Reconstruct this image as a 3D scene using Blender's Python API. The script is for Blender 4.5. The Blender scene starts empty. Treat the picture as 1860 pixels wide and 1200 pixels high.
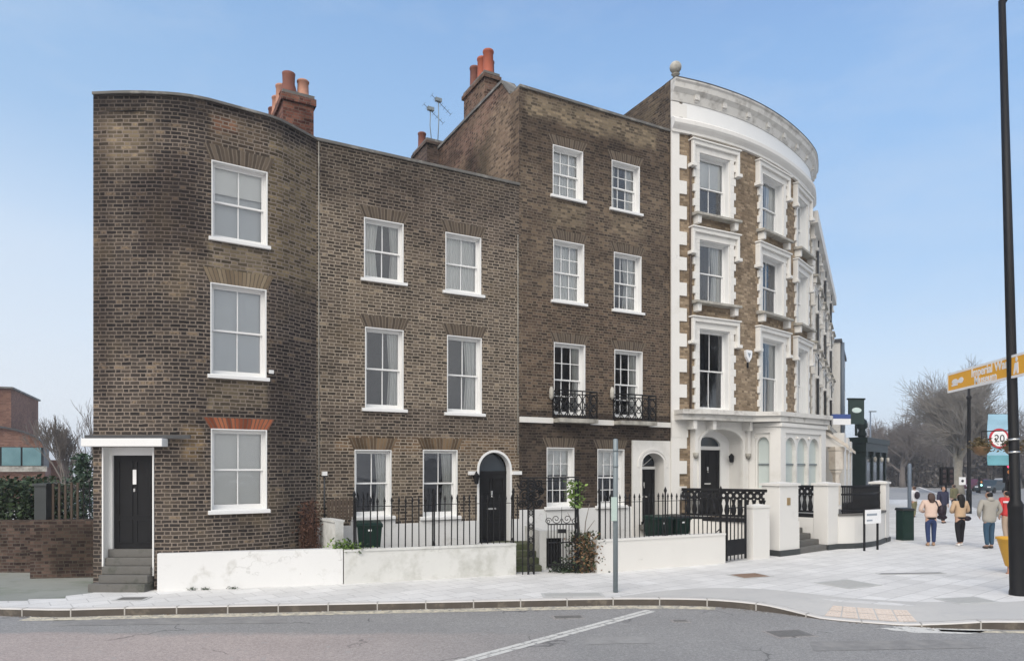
import bpy, bmesh, math, random
from math import sin, cos, pi, radians, sqrt, atan2, tan
from mathutils import Vector, Matrix

R = random.Random(7)
sc = bpy.context.scene
COL = sc.collection

# ------------------------------------------------------------------ camera
F, CX, HY, CH = 1265.0, 930.0, 850.0, 2.6     # focal length and principal point measured in photo pixels, eye height in metres
cam_d = bpy.data.cameras.new("camera")
cam = bpy.data.objects.new("camera", cam_d)
COL.objects.link(cam)
cam.location = (0, 0, CH)
cam.rotation_euler = (pi / 2, 0, 0)
cam_d.sensor_fit = 'HORIZONTAL'
cam_d.sensor_width = 36.0
cam_d.lens = 36.0 * F / 1860.0
cam_d.shift_y = (HY - 600.0) / 1860.0
cam_d.clip_start = 0.1
cam_d.clip_end = 3000
sc.camera = cam

# ------------------------------------------------------------------ sky, sun, exposure
SUN_EL, SUN_AZ = radians(42), radians(205)    # azimuth clockwise from +Y: behind the camera, a little to the left
W = bpy.data.worlds.new("World")
sc.world = W
W.use_nodes = True
nt = W.node_tree
bg = nt.nodes["Background"]
sky = nt.nodes.new("ShaderNodeTexSky")
sky.sky_type = 'NISHITA'
sky.sun_disc = False
sky.sun_elevation = SUN_EL
sky.sun_rotation = SUN_AZ
sky.altitude = 0
sky.air_density = 1.0
sky.dust_density = 1.5
sky.ozone_density = 1.8
# thin pale haze veiling the lower sky
geo = nt.nodes.new("ShaderNodeTexCoord")
sepw = nt.nodes.new("ShaderNodeSeparateXYZ")
nt.links.new(geo.outputs['Generated'], sepw.inputs[0])
el_ = nt.nodes.new("ShaderNodeMath"); el_.operation = 'MULTIPLY_ADD'
nt.links.new(sepw.outputs[0], el_.inputs[0]); el_.inputs[1].default_value = .14
nt.links.new(sepw.outputs[2], el_.inputs[2])
wr = nt.nodes.new("ShaderNodeValToRGB")
wr.color_ramp.elements[0].position = 0.0; wr.color_ramp.elements[0].color = (.97, .97, .97, 1)
wr.color_ramp.elements[1].position = .62; wr.color_ramp.elements[1].color = (0, 0, 0, 1)
for p_, v_ in ((.12, .95), (.26, .88), (.42, .75), (.54, .5)):
    e_ = wr.color_ramp.elements.new(p_); e_.color = (v_, v_, v_, 1)
nt.links.new(el_.outputs[0], wr.inputs[0])
wm_ = nt.nodes.new("ShaderNodeMix"); wm_.data_type = 'RGBA'
nt.links.new(wr.outputs[0], wm_.inputs[0]); nt.links.new(sky.outputs[0], wm_.inputs[6])
vr = nt.nodes.new("ShaderNodeValToRGB")
vr.color_ramp.elements[0].position = 0.0; vr.color_ramp.elements[0].color = (.31, .335, .365, 1)
vr.color_ramp.elements[1].position = .58; vr.color_ramp.elements[1].color = (.105, .19, .31, 1)
for p_, v_ in ((.19, (.245, .295, .357, 1)), (.33, (.155, .228, .325, 1))):
    vr.color_ramp.elements.new(p_).color = v_
nt.links.new(el_.outputs[0], vr.inputs[0])
vs = nt.nodes.new("ShaderNodeVectorMath"); vs.operation = 'SCALE'; vs.inputs['Scale'].default_value = 10.0
nt.links.new(vr.outputs[0], vs.inputs[0])
nt.links.new(vs.outputs[0], wm_.inputs[7])
# the faintest wisps in the clear half
wn_ = nt.nodes.new("ShaderNodeTexNoise"); wn_.inputs['Scale'].default_value = 3.0; wn_.inputs['Detail'].default_value = 8; wn_.inputs['Roughness'].default_value = .62
wmap = nt.nodes.new("ShaderNodeMapping"); wmap.inputs['Scale'].default_value = (1.0, 1.0, 3.2)
nt.links.new(geo.outputs['Generated'], wmap.inputs[0]); nt.links.new(wmap.outputs[0], wn_.inputs['Vector'])
wrp = nt.nodes.new("ShaderNodeMapRange"); nt.links.new(wn_.outputs['Fac'], wrp.inputs[0])
wrp.inputs[1].default_value = .45; wrp.inputs[2].default_value = .8; wrp.inputs[4].default_value = .28
wsp = nt.nodes.new("ShaderNodeMix"); wsp.data_type = 'RGBA'
nt.links.new(wrp.outputs[0], wsp.inputs[0]); nt.links.new(wm_.outputs[2], wsp.inputs[6]); wsp.inputs[7].default_value = (2.9, 3.1, 3.4, 1)
# broken white cloud over the half of the sky behind the camera
cn = nt.nodes.new("ShaderNodeTexNoise"); cn.inputs['Scale'].default_value = 2.6; cn.inputs['Detail'].default_value = 7; cn.inputs['Roughness'].default_value = .6
nt.links.new(geo.outputs['Generated'], cn.inputs['Vector'])
cy = nt.nodes.new("ShaderNodeMath"); cy.operation = 'MULTIPLY_ADD'
nt.links.new(sepw.outputs[1], cy.inputs[0]); cy.inputs[1].default_value = -1.1
nt.links.new(cn.outputs['Fac'], cy.inputs[2])
cr = nt.nodes.new("ShaderNodeMapRange"); cr.interpolation_type = 'SMOOTHSTEP'
nt.links.new(cy.outputs[0], cr.inputs[0]); cr.inputs[1].default_value = .55; cr.inputs[2].default_value = 1.15
cc_ = nt.nodes.new("ShaderNodeValToRGB")
cc_.color_ramp.elements[0].position = .35; cc_.color_ramp.elements[0].color = (.30, .305, .315, 1)
cc_.color_ramp.elements[1].position = .65; cc_.color_ramp.elements[1].color = (.55, .545, .53, 1)
nt.links.new(cn.outputs['Fac'], cc_.inputs[0])
cs_ = nt.nodes.new("ShaderNodeVectorMath"); cs_.operation = 'SCALE'; cs_.inputs['Scale'].default_value = 10.0
nt.links.new(cc_.outputs[0], cs_.inputs[0])
cm_ = nt.nodes.new("ShaderNodeMix"); cm_.data_type = 'RGBA'
nt.links.new(cr.outputs[0], cm_.inputs[0]); nt.links.new(wsp.outputs[2], cm_.inputs[6]); nt.links.new(cs_.outputs[0], cm_.inputs[7])
nt.links.new(cm_.outputs[2], bg.inputs[0])
bg.inputs[1].default_value = 0.15
sd = bpy.data.lights.new("sun", 'SUN')
sd.energy = 1.5
sd.angle = radians(45)
sd.color = (1.0, 0.935, 0.86)
sun = bpy.data.objects.new("sun", sd)
COL.objects.link(sun)
sdir = Vector((sin(SUN_AZ) * cos(SUN_EL), cos(SUN_AZ) * cos(SUN_EL), sin(SUN_EL)))
sun.rotation_euler = (-sdir).to_track_quat('-Z', 'Y').to_euler()
sun.location = (-20, -30, 40)
sc.view_settings.view_transform = 'Standard'
sc.view_settings.look = 'None'
sc.view_settings.exposure = 0.8
sc.view_settings.gamma = 1
sc.cycles.max_bounces = 8
sc.cycles.transparent_max_bounces = 16

# ------------------------------------------------------------------ measuring helpers
def uu(px): return (px - CX) / F
def gp(px, py, h=0.0):
    Z = (CH - h) * F / (py - HY)
    return (uu(px) * Z, Z)
def at(px, Z): return (uu(px) * Z, Z)
def zz(py, Z): return CH + (HY - py) * Z / F

TH = atan2(F, 2320.0)                          # direction of the straight house fronts
CT, ST = cos(TH), sin(TH)
P0 = (-4.78, 17.03)
def fs(px):
    u = uu(px)
    return (u * P0[1] - P0[0]) / (CT - u * ST)
def fZ(px): return P0[1] + fs(px) * ST
def fz(px, py): return zz(py, fZ(px))

class Path:
    """a plan curve, arc-length parametrised, given in world metres"""
    def __init__(s, pts, smooth=True, n=10):
        if smooth:
            P = [pts[0]] + list(pts) + [pts[-1]]
            out = []
            for i in range(1, len(P) - 2):
                a, b, c, d = P[i - 1], P[i], P[i + 1], P[i + 2]
                for k in range(n):
                    t = k / n
                    out.append(tuple(0.5 * (2 * b[j] + (c[j] - a[j]) * t + (2 * a[j] - 5 * b[j] + 4 * c[j] - d[j]) * t * t
                                            + (3 * b[j] - a[j] - 3 * c[j] + d[j]) * t ** 3) for j in (0, 1)))
            out.append(tuple(pts[-1]))
            pts = out
        s.p = [tuple(q) for q in pts]
        s.l = [0.0]
        for a, b in zip(s.p, s.p[1:]):
            s.l.append(s.l[-1] + math.hypot(b[0] - a[0], b[1] - a[1]))
        s.len = s.l[-1]
    def seg(s, t):
        for i in range(len(s.l) - 1):
            if t <= s.l[i + 1] or i == len(s.l) - 2:
                return i
    def at(s, t, off=0.0):
        i = s.seg(t)
        a, b = s.p[i], s.p[i + 1]
        L = s.l[i + 1] - s.l[i]
        k = (t - s.l[i]) / L
        n = s.nrm(t)
        return (a[0] + (b[0] - a[0]) * k + n[0] * off, a[1] + (b[1] - a[1]) * k + n[1] * off)
    def nrm(s, t, e=0.08):
        def raw(q):
            i = s.seg(max(0, min(s.len, q)))
            a, b = s.p[i], s.p[i + 1]
            k = (q - s.l[i]) / (s.l[i + 1] - s.l[i])
            return (a[0] + (b[0] - a[0]) * k, a[1] + (b[1] - a[1]) * k)
        a, b = raw(max(0, t - e)), raw(min(s.len, t + e))
        dx, dy = b[0] - a[0], b[1] - a[1]
        L = math.hypot(dx, dy)
        return (dy / L, -dx / L)               # towards the street
    def s_of_px(s, px):
        u = uu(px)
        for i in range(len(s.p) - 1):
            a, b = s.p[i], s.p[i + 1]
            fa, fb = a[0] - u * a[1], b[0] - u * b[1]
            if fa <= 0 <= fb and fb > fa:
                return s.l[i] + (s.l[i + 1] - s.l[i]) * fa / (fa - fb)
        raise ValueError(px)

# ------------------------------------------------------------------ materials
MAT = {}
def newmat(name):
    m = bpy.data.materials.new(name)
    m.use_nodes = True
    t = m.node_tree
    b = t.nodes["Principled BSDF"]
    MAT[name] = m
    return m, t, b
def N(t, kind, **kw):
    n = t.nodes.new(kind)
    for k, v in kw.items(): setattr(n, k, v)
    return n
def mixc(t, fac, a, b, mode='MIX'):
    n = N(t, "ShaderNodeMix", data_type='RGBA', blend_type=mode)
    for idx, v in ((0, fac), (6, a), (7, b)):
        if hasattr(v, 'is_output') or isinstance(v, bpy.types.NodeSocket): t.links.new(v, n.inputs[idx])
        elif idx == 0: n.inputs[0].default_value = v
        else: n.inputs[idx].default_value = (*v, 1) if len(v) == 3 else v
    return n.outputs[2]
def noise(t, scale, detail=4, rough=0.55, coord='Object', vec=None):
    n = N(t, "ShaderNodeTexNoise")
    n.inputs['Scale'].default_value = scale
    n.inputs['Detail'].default_value = detail
    n.inputs['Roughness'].default_value = rough
    if vec is None:
        c = N(t, "ShaderNodeTexCoord")
        vec = c.outputs[coord]
    t.links.new(vec, n.inputs['Vector'])
    return n.outputs['Fac']
def ramp(t, fac, stops):
    r = N(t, "ShaderNodeValToRGB")
    els = r.color_ramp.elements
    els[0].position, els[0].color = stops[0][0], (*stops[0][1], 1)
    els[1].position, els[1].color = stops[-1][0], (*stops[-1][1], 1)
    for p, c in stops[1:-1]:
        e = els.new(p)
        e.color = (*c, 1)
    t.links.new(fac, r.inputs[0])
    return r.outputs[0]
def g3(v): return (v, v, v)
def bump(t, b, h, strength=0.3, dist=0.01):
    n = N(t, "ShaderNodeBump")
    n.inputs['Strength'].default_value = strength
    n.inputs['Distance'].default_value = dist
    t.links.new(h, n.inputs['Height'])
    t.links.new(n.outputs[0], b.inputs['Normal'])

def plain(name, col, rough=0.6, var=0.12, scale=3.0, metal=0.0, bmp=0.0, coord='Object', dirt=None, dirt_scale=1.2, dirt_lo=0.5, dirt_hi=0.75):
    m, t, b = newmat(name)
    f = noise(t, scale, 6, coord=coord)
    c = mixc(t, f, tuple(x * (1 - var) for x in col), tuple(min(1, x * (1 + var)) for x in col))
    if dirt:
        d = ramp(t, noise(t, dirt_scale, 8, 0.65, coord=coord), [(dirt_lo, g3(0)), (dirt_hi, g3(1))])
        c = mixc(t, d, c, dirt)
    t.links.new(c, b.inputs['Base Color'])
    b.inputs['Roughness'].default_value = rough
    b.inputs['Metallic'].default_value = metal
    if max(col) < .03: b.inputs['Specular IOR Level'].default_value = .25
    if bmp: bump(t, b, noise(t, scale * 14, 6), bmp, 0.01)
    return m

def cracked(name, scale=.9, col=(.25, .245, .22), lo=.5):
    t = MAT[name].node_tree; b = t.nodes["Principled BSDF"]
    src = b.inputs['Base Color'].links[0].from_socket
    c_ = N(t, "ShaderNodeTexCoord")
    n_ = N(t, "ShaderNodeTexNoise"); n_.inputs['Scale'].default_value = 2.2; n_.inputs['Detail'].default_value = 7
    t.links.new(c_.outputs['Object'], n_.inputs['Vector'])
    a_ = N(t, "ShaderNodeVectorMath", operation='ADD'); t.links.new(c_.outputs['Object'], a_.inputs[0]); t.links.new(n_.outputs['Color'], a_.inputs[1])
    v_ = N(t, "ShaderNodeTexVoronoi", feature='DISTANCE_TO_EDGE'); v_.inputs['Scale'].default_value = scale
    t.links.new(a_.outputs[0], v_.inputs['Vector'])
    k_ = ramp(t, v_.outputs['Distance'], [(0, g3(1)), (.012, g3(0))])
    k_ = mixc(t, 1.0, k_, ramp(t, noise(t, .9, 3), [(lo, g3(0)), (lo + .06, g3(.35))]), 'MULTIPLY')
    c = mixc(t, k_, src, col)
    fl = ramp(t, noise(t, 16, 5, .7), [(.66, g3(0)), (.70, g3(.7))])
    c = mixc(t, mixc(t, 1.0, fl, ramp(t, noise(t, 1.1, 4), [(.5, g3(0)), (.6, g3(1))]), 'MULTIPLY'), c, (.42, .40, .36))
    t.links.new(c, b.inputs['Base Color'])
def brick(name, stops, mortar, bw=0.235, rh=0.083, ms=0.0105, stain=None, stain_amt=0.7, stain_scale=0.45, lo=0.45, hi=0.62,
          pale=None, pale_amt=0.5, pale_scale=0.6, plo=0.58, phi=0.72, mvar=0.5, seed=0.0, top=None, zones=()):
    m, t, b = newmat(name)
    uv = N(t, "ShaderNodeUVMap")
    wob = N(t, "ShaderNodeTexNoise")
    wob.inputs['Scale'].default_value = 4.5
    t.links.new(uv.outputs[0], wob.inputs['Vector'])
    wsub = N(t, "ShaderNodeVectorMath", operation='SUBTRACT')
    t.links.new(wob.outputs['Color'], wsub.inputs[0])
    wsub.inputs[1].default_value = (0.5, 0.5, 0.5)
    wm = N(t, "ShaderNodeVectorMath", operation='SCALE')
    t.links.new(wsub.outputs[0], wm.inputs[0])
    wm.inputs['Scale'].default_value = 0.028
    add = N(t, "ShaderNodeVectorMath", operation='ADD')
    t.links.new(uv.outputs[0], add.inputs[0])
    t.links.new(wm.outputs[0], add.inputs[1])
    off = N(t, "ShaderNodeVectorMath", operation='ADD')
    t.links.new(add.outputs[0], off.inputs[0])
    off.inputs[1].default_value = (seed, seed * 0.37, 0)
    def M(op, a_, b_=None, c_=None, clamp=False):
        n = N(t, "ShaderNodeMath", operation=op, use_clamp=clamp)
        for i_, v_ in enumerate((a_, b_, c_)):
            if v_ is None: continue
            if isinstance(v_, (int, float)): n.inputs[i_].default_value = v_
            else: t.links.new(v_, n.inputs[i_])
        return n.outputs[0]
    if bw >= 1:                                # radial courses of a gauged arch: plain rows
        br = N(t, "ShaderNodeTexBrick", offset=0.5)
        br.inputs['Color1'].default_value = (0, 0, 0, 1); br.inputs['Color2'].default_value = (1, 1, 1, 1); br.inputs['Mortar'].default_value = (.5, .5, .5, 1)
        br.inputs['Scale'].default_value = 1.0; br.inputs['Mortar Size'].default_value = ms; br.inputs['Mortar Smooth'].default_value = .25
        br.inputs['Brick Width'].default_value = bw; br.inputs['Row Height'].default_value = rh
        t.links.new(off.outputs[0], br.inputs['Vector'])
        br_col, br_fac = br.outputs['Color'], br.outputs['Fac']
    else:                                      # Flemish bond: long and short bricks take turns along every course
        Pd, fr_ = bw * 1.56, .655
        sx_ = N(t, "ShaderNodeSeparateXYZ"); t.links.new(off.outputs[0], sx_.inputs[0])
        v = M('DIVIDE', sx_.outputs[1], rh); row = M('FLOOR', v); fv = M('SUBTRACT', v, row)
        odd = M('FLOORED_MODULO', row, 2.0)
        jit = N(t, "ShaderNodeTexWhiteNoise", noise_dimensions='1D'); t.links.new(row, jit.inputs['W'])
        uo = M('ADD', M('DIVIDE', sx_.outputs[0], Pd), M('MULTIPLY_ADD', odd, .5, M('MULTIPLY', jit.outputs['Value'], .12)))
        cell = M('FLOOR', uo); fu = M('SUBTRACT', uo, cell)
        hd = M('GREATER_THAN', fu, fr_)
        dst = M('MINIMUM', fu, M('SUBTRACT', fr_, fu)); dhd = M('MINIMUM', M('SUBTRACT', fu, fr_), M('SUBTRACT', 1.0, fu))
        du = M('MULTIPLY', M('MAXIMUM', dst, dhd), Pd)
        dv = M('MULTIPLY', M('MINIMUM', fv, M('SUBTRACT', 1.0, fv)), rh)
        rag = M('MULTIPLY_ADD', noise(t, 38, 3, vec=off.outputs[0]), .012, -.006)
        d_ = M('ADD', M('MINIMUM', du, dv), rag)
        mrj = N(t, "ShaderNodeMapRange", interpolation_type='SMOOTHSTEP')
        t.links.new(d_, mrj.inputs[0]); mrj.inputs[1].default_value = ms * .45; mrj.inputs[2].default_value = ms * 1.05; mrj.inputs[3].default_value = 1.0; mrj.inputs[4].default_value = 0.0
        br_fac = mrj.outputs[0]
        wn = N(t, "ShaderNodeTexWhiteNoise", noise_dimensions='2D')
        cb = N(t, "ShaderNodeCombineXYZ"); t.links.new(M('MULTIPLY_ADD', hd, .5, cell), cb.inputs[0]); t.links.new(row, cb.inputs[1])
        t.links.new(cb.outputs[0], wn.inputs['Vector'])
        br_col = wn.outputs['Value']
    fine = noise(t, 14, 4, vec=off.outputs[0])
    mf = N(t, "ShaderNodeMath", operation='MULTIPLY_ADD')
    t.links.new(fine, mf.inputs[0])
    mf.inputs[1].default_value = 0.35
    mf.inputs[2].default_value = -0.175
    ad = N(t, "ShaderNodeMath", operation='ADD', use_clamp=True)
    t.links.new(br_col, ad.inputs[0])
    t.links.new(mf.outputs[0], ad.inputs[1])
    col = ramp(t, ad.outputs[0], stops)
    mcol = mixc(t, noise(t, 1.7, 5, vec=off.outputs[0]), tuple(x * (1 - mvar) for x in mortar), tuple(x * (1 + mvar * 0.5) for x in mortar))
    c = mixc(t, br_fac, col, mcol)
    if stain:
        s = ramp(t, noise(t, stain_scale, 7, 0.62, vec=off.outputs[0]), [(lo, g3(0)), (hi, g3(stain_amt))])
        c = mixc(t, s, c, mixc(t, 1.0, c, stain, 'MULTIPLY'))
    if pale:
        vo = N(t, "ShaderNodeVectorMath", operation='ADD')
        t.links.new(off.outputs[0], vo.inputs[0])
        vo.inputs[1].default_value = (31.7, 12.3, 5)
        s = ramp(t, noise(t, pale_scale, 6, 0.6, vec=vo.outputs[0]), [(plo, g3(0)), (phi, g3(pale_amt))])
        c = mixc(t, s, c, pale)
    if top:                                    # soot below the coping: a band of its own with a ragged edge
        sep = N(t, "ShaderNodeSeparateXYZ")
        t.links.new(uv.outputs[0], sep.inputs[0])
        a2 = N(t, "ShaderNodeMath", operation='MULTIPLY_ADD')
        t.links.new(noise(t, 1.6, 6, vec=off.outputs[0]), a2.inputs[0])
        a2.inputs[1].default_value = top[1]
        t.links.new(sep.outputs[1], a2.inputs[2])
        mr = N(t, "ShaderNodeMapRange")
        t.links.new(a2.outputs[0], mr.inputs[0])
        mr.inputs[1].default_value = top[0]
        mr.inputs[2].default_value = top[0] + top[2]
        mr.inputs[4].default_value = top[3]
        c = mixc(t, mr.outputs[0], c, mixc(t, 1.0, c, top[4], 'MULTIPLY'))
    if zones:                                  # old repairs and soot patches with ragged outlines: (s0, s1, z0, z1, softness, amount, mode, colour)
        zs_ = N(t, "ShaderNodeSeparateXYZ")
        t.links.new(uv.outputs[0], zs_.inputs[0])
        def edge(src, lo_, hi_, nz, amp):
            q = N(t, "ShaderNodeMath", operation='MULTIPLY_ADD')
            t.links.new(nz, q.inputs[0]); q.inputs[1].default_value = amp; t.links.new(src, q.inputs[2])
            r = N(t, "ShaderNodeMapRange", interpolation_type='SMOOTHSTEP')
            t.links.new(q.outputs[0], r.inputs[0]); r.inputs[1].default_value = lo_ + amp / 2; r.inputs[2].default_value = hi_ + amp / 2
            return r.outputs[0]
        zn = noise(t, 1.3, 6, .65, vec=off.outputs[0])
        for (s0_, s1_, z0_, z1_, sf, amt, mode, colr) in zones:
            es = min(sf, .12) if mode.endswith('!') else sf
            am = 0.05 if mode.endswith('!') else 1.6 * sf
            ms_ = [edge(zs_.outputs[0], s0_ - es / 2, s0_ + es / 2, zn, am), edge(zs_.outputs[0], s1_ + es / 2, s1_ - es / 2, zn, am),
                   edge(zs_.outputs[1], z0_ - sf / 2, z0_ + sf / 2, zn, 2.2 * sf), edge(zs_.outputs[1], z1_ + sf / 2, z1_ - sf / 2, zn, 2.2 * sf)]
            prod = None
            for m_q in ms_:
                if prod is None: prod = m_q
                else:
                    q = N(t, "ShaderNodeMath", operation='MULTIPLY'); t.links.new(prod, q.inputs[0]); t.links.new(m_q, q.inputs[1]); prod = q.outputs[0]
            q = N(t, "ShaderNodeMath", operation='MULTIPLY'); t.links.new(prod, q.inputs[0]); q.inputs[1].default_value = amt
            if mode.startswith('mul'): c = mixc(t, q.outputs[0], c, mixc(t, 1.0, c, colr, 'MULTIPLY'))
            else:                              # another brick stock, joints kept
                alt = mixc(t, br_col, tuple(x * .30 for x in colr), tuple(x * 1.3 for x in colr))
                c = mixc(t, q.outputs[0], c, mixc(t, br_fac, mixc(t, .45, alt, col), mcol))
    t.links.new(c, b.inputs['Base Color'])
    b.inputs['Roughness'].default_value = 0.92
    b.inputs['Specular IOR Level'].default_value = 0.2
    inv = N(t, "ShaderNodeMath", operation='MULTIPLY_ADD')
    t.links.new(br_fac, inv.inputs[0])
    inv.inputs[1].default_value = -1.0
    t.links.new(fine, inv.inputs[2])
    bump(t, b, inv.outputs[0], 0.5, 0.012)
    return m

# ---- brick stocks
brick('brick_dark', [(0.0, (.024, .021, .0195)), (.3, (.043, .036, .032)), (.75, (.066, .054, .045)), (.95, (.092, .074, .058)), (1, (.23, .175, .12))],
      (.255, .212, .174), ms=0.015, rh=0.0826, bw=0.218, stain=(.26, .25, .27), stain_amt=.5, stain_scale=.33, lo=.42, hi=.60,
      pale=(.20, .155, .095), pale_amt=.42, pale_scale=.5, plo=.56, phi=.72, seed=3.1, top=(10.35, .9, .5, .8, (.3, .3, .33)),
      zones=[(.95, 2.35, 7.2, 9.4, .6, .85, 'mul', (.55, .53, .56)), (.1, 1.3, 9.0, 10.2, .5, .75, 'alt', (.30, .235, .145)), (3.68, 5.3, 6.9, 10.2, .5, .95, 'alt!', (.25, .19, .10)),
             (2.42, 3.66, 6.75, 7.62, .2, .9, 'alt!', (.28, .225, .14)), (2.42, 3.66, 3.9, 4.6, .2, .7, 'alt!', (.23, .185, .115)), (2.42, 3.66, 9.65, 10.4, .2, .6, 'alt!', (.17, .12, .07)),
             (2.5, 3.0, 10.0, 10.3, .15, .7, 'alt', (.30, .12, .06)), (3.68, 5.3, 3.4, 6.9, .8, .7, 'mul!', (.72, .7, .72)), (1.9, 2.3, 2.8, 3.5, .2, .8, 'alt', (.28, .19, .09)), (.0, .35, 4.0, 10.6, .25, .7, 'mul', (.55, .53, .55))])
brick('brick_tan', [(0.0, (.040, .033, .026)), (.3, (.078, .062, .048)), (.75, (.124, .098, .074)), (.95, (.165, .131, .097)), (1, (.30, .24, .17))],
      (.375, .318, .25), ms=0.0145, rh=0.081, bw=0.218, stain=(.40, .38, .39), stain_amt=.5, stain_scale=.4, lo=.48, hi=.66,
      pale=(.21, .16, .10), pale_amt=.3, plo=.55, phi=.75, seed=11.3, top=(9.75, 1.4, 1.0, .65, (.4, .4, .42)),
      zones=[(1.2, 5.8, 8.6, 10.3, 1.0, .7, 'mul', (.70, .68, .71)), (.1, 5.7, 3.35, 4.2, .35, .7, 'mul', (.66, .65, .68)), (.5, 4.2, 3.0, 3.42, .2, .7, 'alt', (.23, .13, .055)), (4.3, 5.6, 2.3, 3.5, .3, .6, 'alt', (.22, .13, .06))])
brick('brick_brown', [(0.0, (.046, .035, .027)), (.35, (.082, .061, .046)), (.75, (.122, .090, .064)), (1, (.20, .148, .10))],
      (.222, .182, .137), ms=0.011, rh=0.08, bw=0.215, stain=(.42, .39, .39), stain_amt=.55, stain_scale=.5, lo=.44, hi=.62,
      pale=(.25, .195, .125), pale_amt=.5, pale_scale=.8, plo=.58, phi=.74, seed=23.9, top=(12.5, 1.2, .8, .3, (.5, .5, .52)),
      zones=[(.0, 5.6, 11.2, 13.0, .9, .7, 'mul', (.60, .58, .58)), (.2, 5.0, 12.7, 13.3, .3, .85, 'alt', (.30, .24, .15)), (1.05, 2.3, 9.7, 10.4, .25, .8, 'alt', (.27, .215, .14)), (3.2, 4.5, 9.8, 10.4, .25, .75, 'alt', (.26, .205, .135)),
             (.0, 5.6, 4.5, 7.7, .5, .75, 'alt', (.082, .048, .034)), (-1, 6, .5, 4.25, .12, .85, 'mul', (.42, .42, .46))])
brick('brick_side', [(0.0, (.06, .03, .022)), (.5, (.165, .09, .065)), (1, (.25, .15, .11))], (.26, .2, .155), bw=.2,
      stain=(.34, .36, .34), stain_amt=.85, stain_scale=.42, lo=.42, hi=.58, pale=(.30, .24, .15), pale_amt=.3, pale_scale=.36, plo=.52, phi=.62, seed=5.2,
      zones=[(-3.6, -1.5, 10.4, 12.9, .7, .85, 'mul', (.45, .47, .46)), (-1.9, .2, 10.4, 13.6, .5, .8, 'alt', (.27, .22, .14)), (-.5, .2, 10.2, 13.3, .3, .6, 'mul', (.5, .5, .5))])
brick('brick_yellow', [(0.0, (.165, .123, .080)), (.4, (.25, .187, .123)), (.8, (.325, .247, .165)), (1, (.41, .32, .22))],
      (.285, .225, .165), ms=.009, bw=.2, stain=(.55, .52, .5), stain_amt=.7, stain_scale=.6, lo=.45, hi=.65, seed=41.0)
brick('brick_cream', [(0.0, (.30, .25, .18)), (.5, (.42, .36, .27)), (1, (.52, .46, .36))], (.4, .35, .28), ms=.008, bw=.2, stain=(.6, .58, .55), stain_scale=.5, seed=61.0)
brick('brick_red', [(0.0, (.16, .045, .022)), (.5, (.30, .09, .045)), (1, (.38, .14, .07))], (.15, .09, .065), ms=.012, rh=.075, bw=3, seed=2.0)
brick('brick_chimney', [(0.0, (.08, .03, .024)), (.5, (.175, .066, .046)), (1, (.25, .11, .075))], (.19, .14, .11), bw=.2, stain=(.4, .4, .42),
      stain_amt=.8, stain_scale=1.0, seed=9.0)
brick('brick_gauged', [(0.0, (.062, .049, .038)), (.5, (.092, .072, .054)), (1, (.135, .106, .078))],
      (.19, .155, .12), ms=.013, rh=.075, bw=3, seed=6.0)
brick('brick_gauged_pale', [(0.0, (.12, .09, .06)), (.5, (.19, .145, .095)), (1, (.25, .2, .135))], (.12, .095, .07), ms=.009, rh=.075, bw=3, seed=16.0)
brick('brick_orange', [(0.0, (.09, .063, .043)), (.5, (.145, .097, .058)), (1, (.20, .135, .08))],
      (.21, .168, .12), ms=.012, rh=.075, bw=3, seed=26.0,
      stain=(.4, .4, .4), stain_scale=.9)
brick('brick_wall', [(0.0, (.035, .022, .02)), (.5, (.085, .055, .045)), (1, (.15, .10, .08))], (.13, .11, .09), rh=.078, bw=.2, ms=.011, stain=(.35, .36, .33), stain_amt=.8,
      stain_scale=.6, seed=13.0)
brick('brick_modern', [(0.0, (.15, .075, .055)), (.5, (.21, .11, .08)), (1, (.26, .145, .105))], (.23, .16, .13), rh=.09, bw=.24, ms=.01, stain=(.6, .55, .52), stain_scale=.2, seed=51.0)

plain('white_paint', (.76, .76, .745), .45, .03, 2.0, bmp=.03)
plain('white_stucco', (.70, .685, .65), .75, .05, 1.3, bmp=.08, dirt=(.55, .53, .48), dirt_scale=1.1, dirt_lo=.56, dirt_hi=.8)
plain('white_wall', (.70, .70, .69), .8, .04, 1.2, bmp=.12, dirt=(.42, .41, .37), dirt_scale=2.4, dirt_lo=.56, dirt_hi=.85)
plain('worn_wall', (.61, .61, .585), .85, .08, 1.4, bmp=.2, dirt=(.40, .40, .36), dirt_scale=2.2, dirt_lo=.46, dirt_hi=.72)
plain('cream_wall', (.68, .665, .63), .8, .04, 1.2, bmp=.08, dirt=(.5, .47, .4), dirt_scale=1.3, dirt_lo=.6, dirt_hi=.85)
plain('stone_trim', (.44, .42, .37), .85, .2, 2.5, bmp=.2, dirt=(.16, .15, .13), dirt_scale=2.4, dirt_lo=.42, dirt_hi=.68)
plain('carved_stone', (.66, .60, .52), .85, .15, 2.5, bmp=.3, dirt=(.42, .35, .28), dirt_scale=3, dirt_lo=.5, dirt_hi=.75)
plain('coping', (.13, .125, .115), .85, .3, 2.5, bmp=.3, dirt=(.33, .32, .29), dirt_scale=2.2, dirt_lo=.52, dirt_hi=.7)
plain('white_weathered', (.60, .585, .55), .8, .12, 2.5, bmp=.15, dirt=(.30, .28, .25), dirt_scale=2.6, dirt_lo=.5, dirt_hi=.72)
plain('lead', (.05, .052, .055), .6, .2, 3)
plain('slate', (.07, .072, .08), .7, .2, 3)
plain('step_stone', (.13, .125, .115), .85, .25, 3, bmp=.3, dirt=(.06, .065, .05), dirt_scale=3, dirt_lo=.5, dirt_hi=.7)
plain('mossy_stone', (.10, .10, .065), .95, .3, 4, bmp=.3, dirt=(.05, .065, .025), dirt_scale=4, dirt_lo=.4, dirt_hi=.6)
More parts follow.
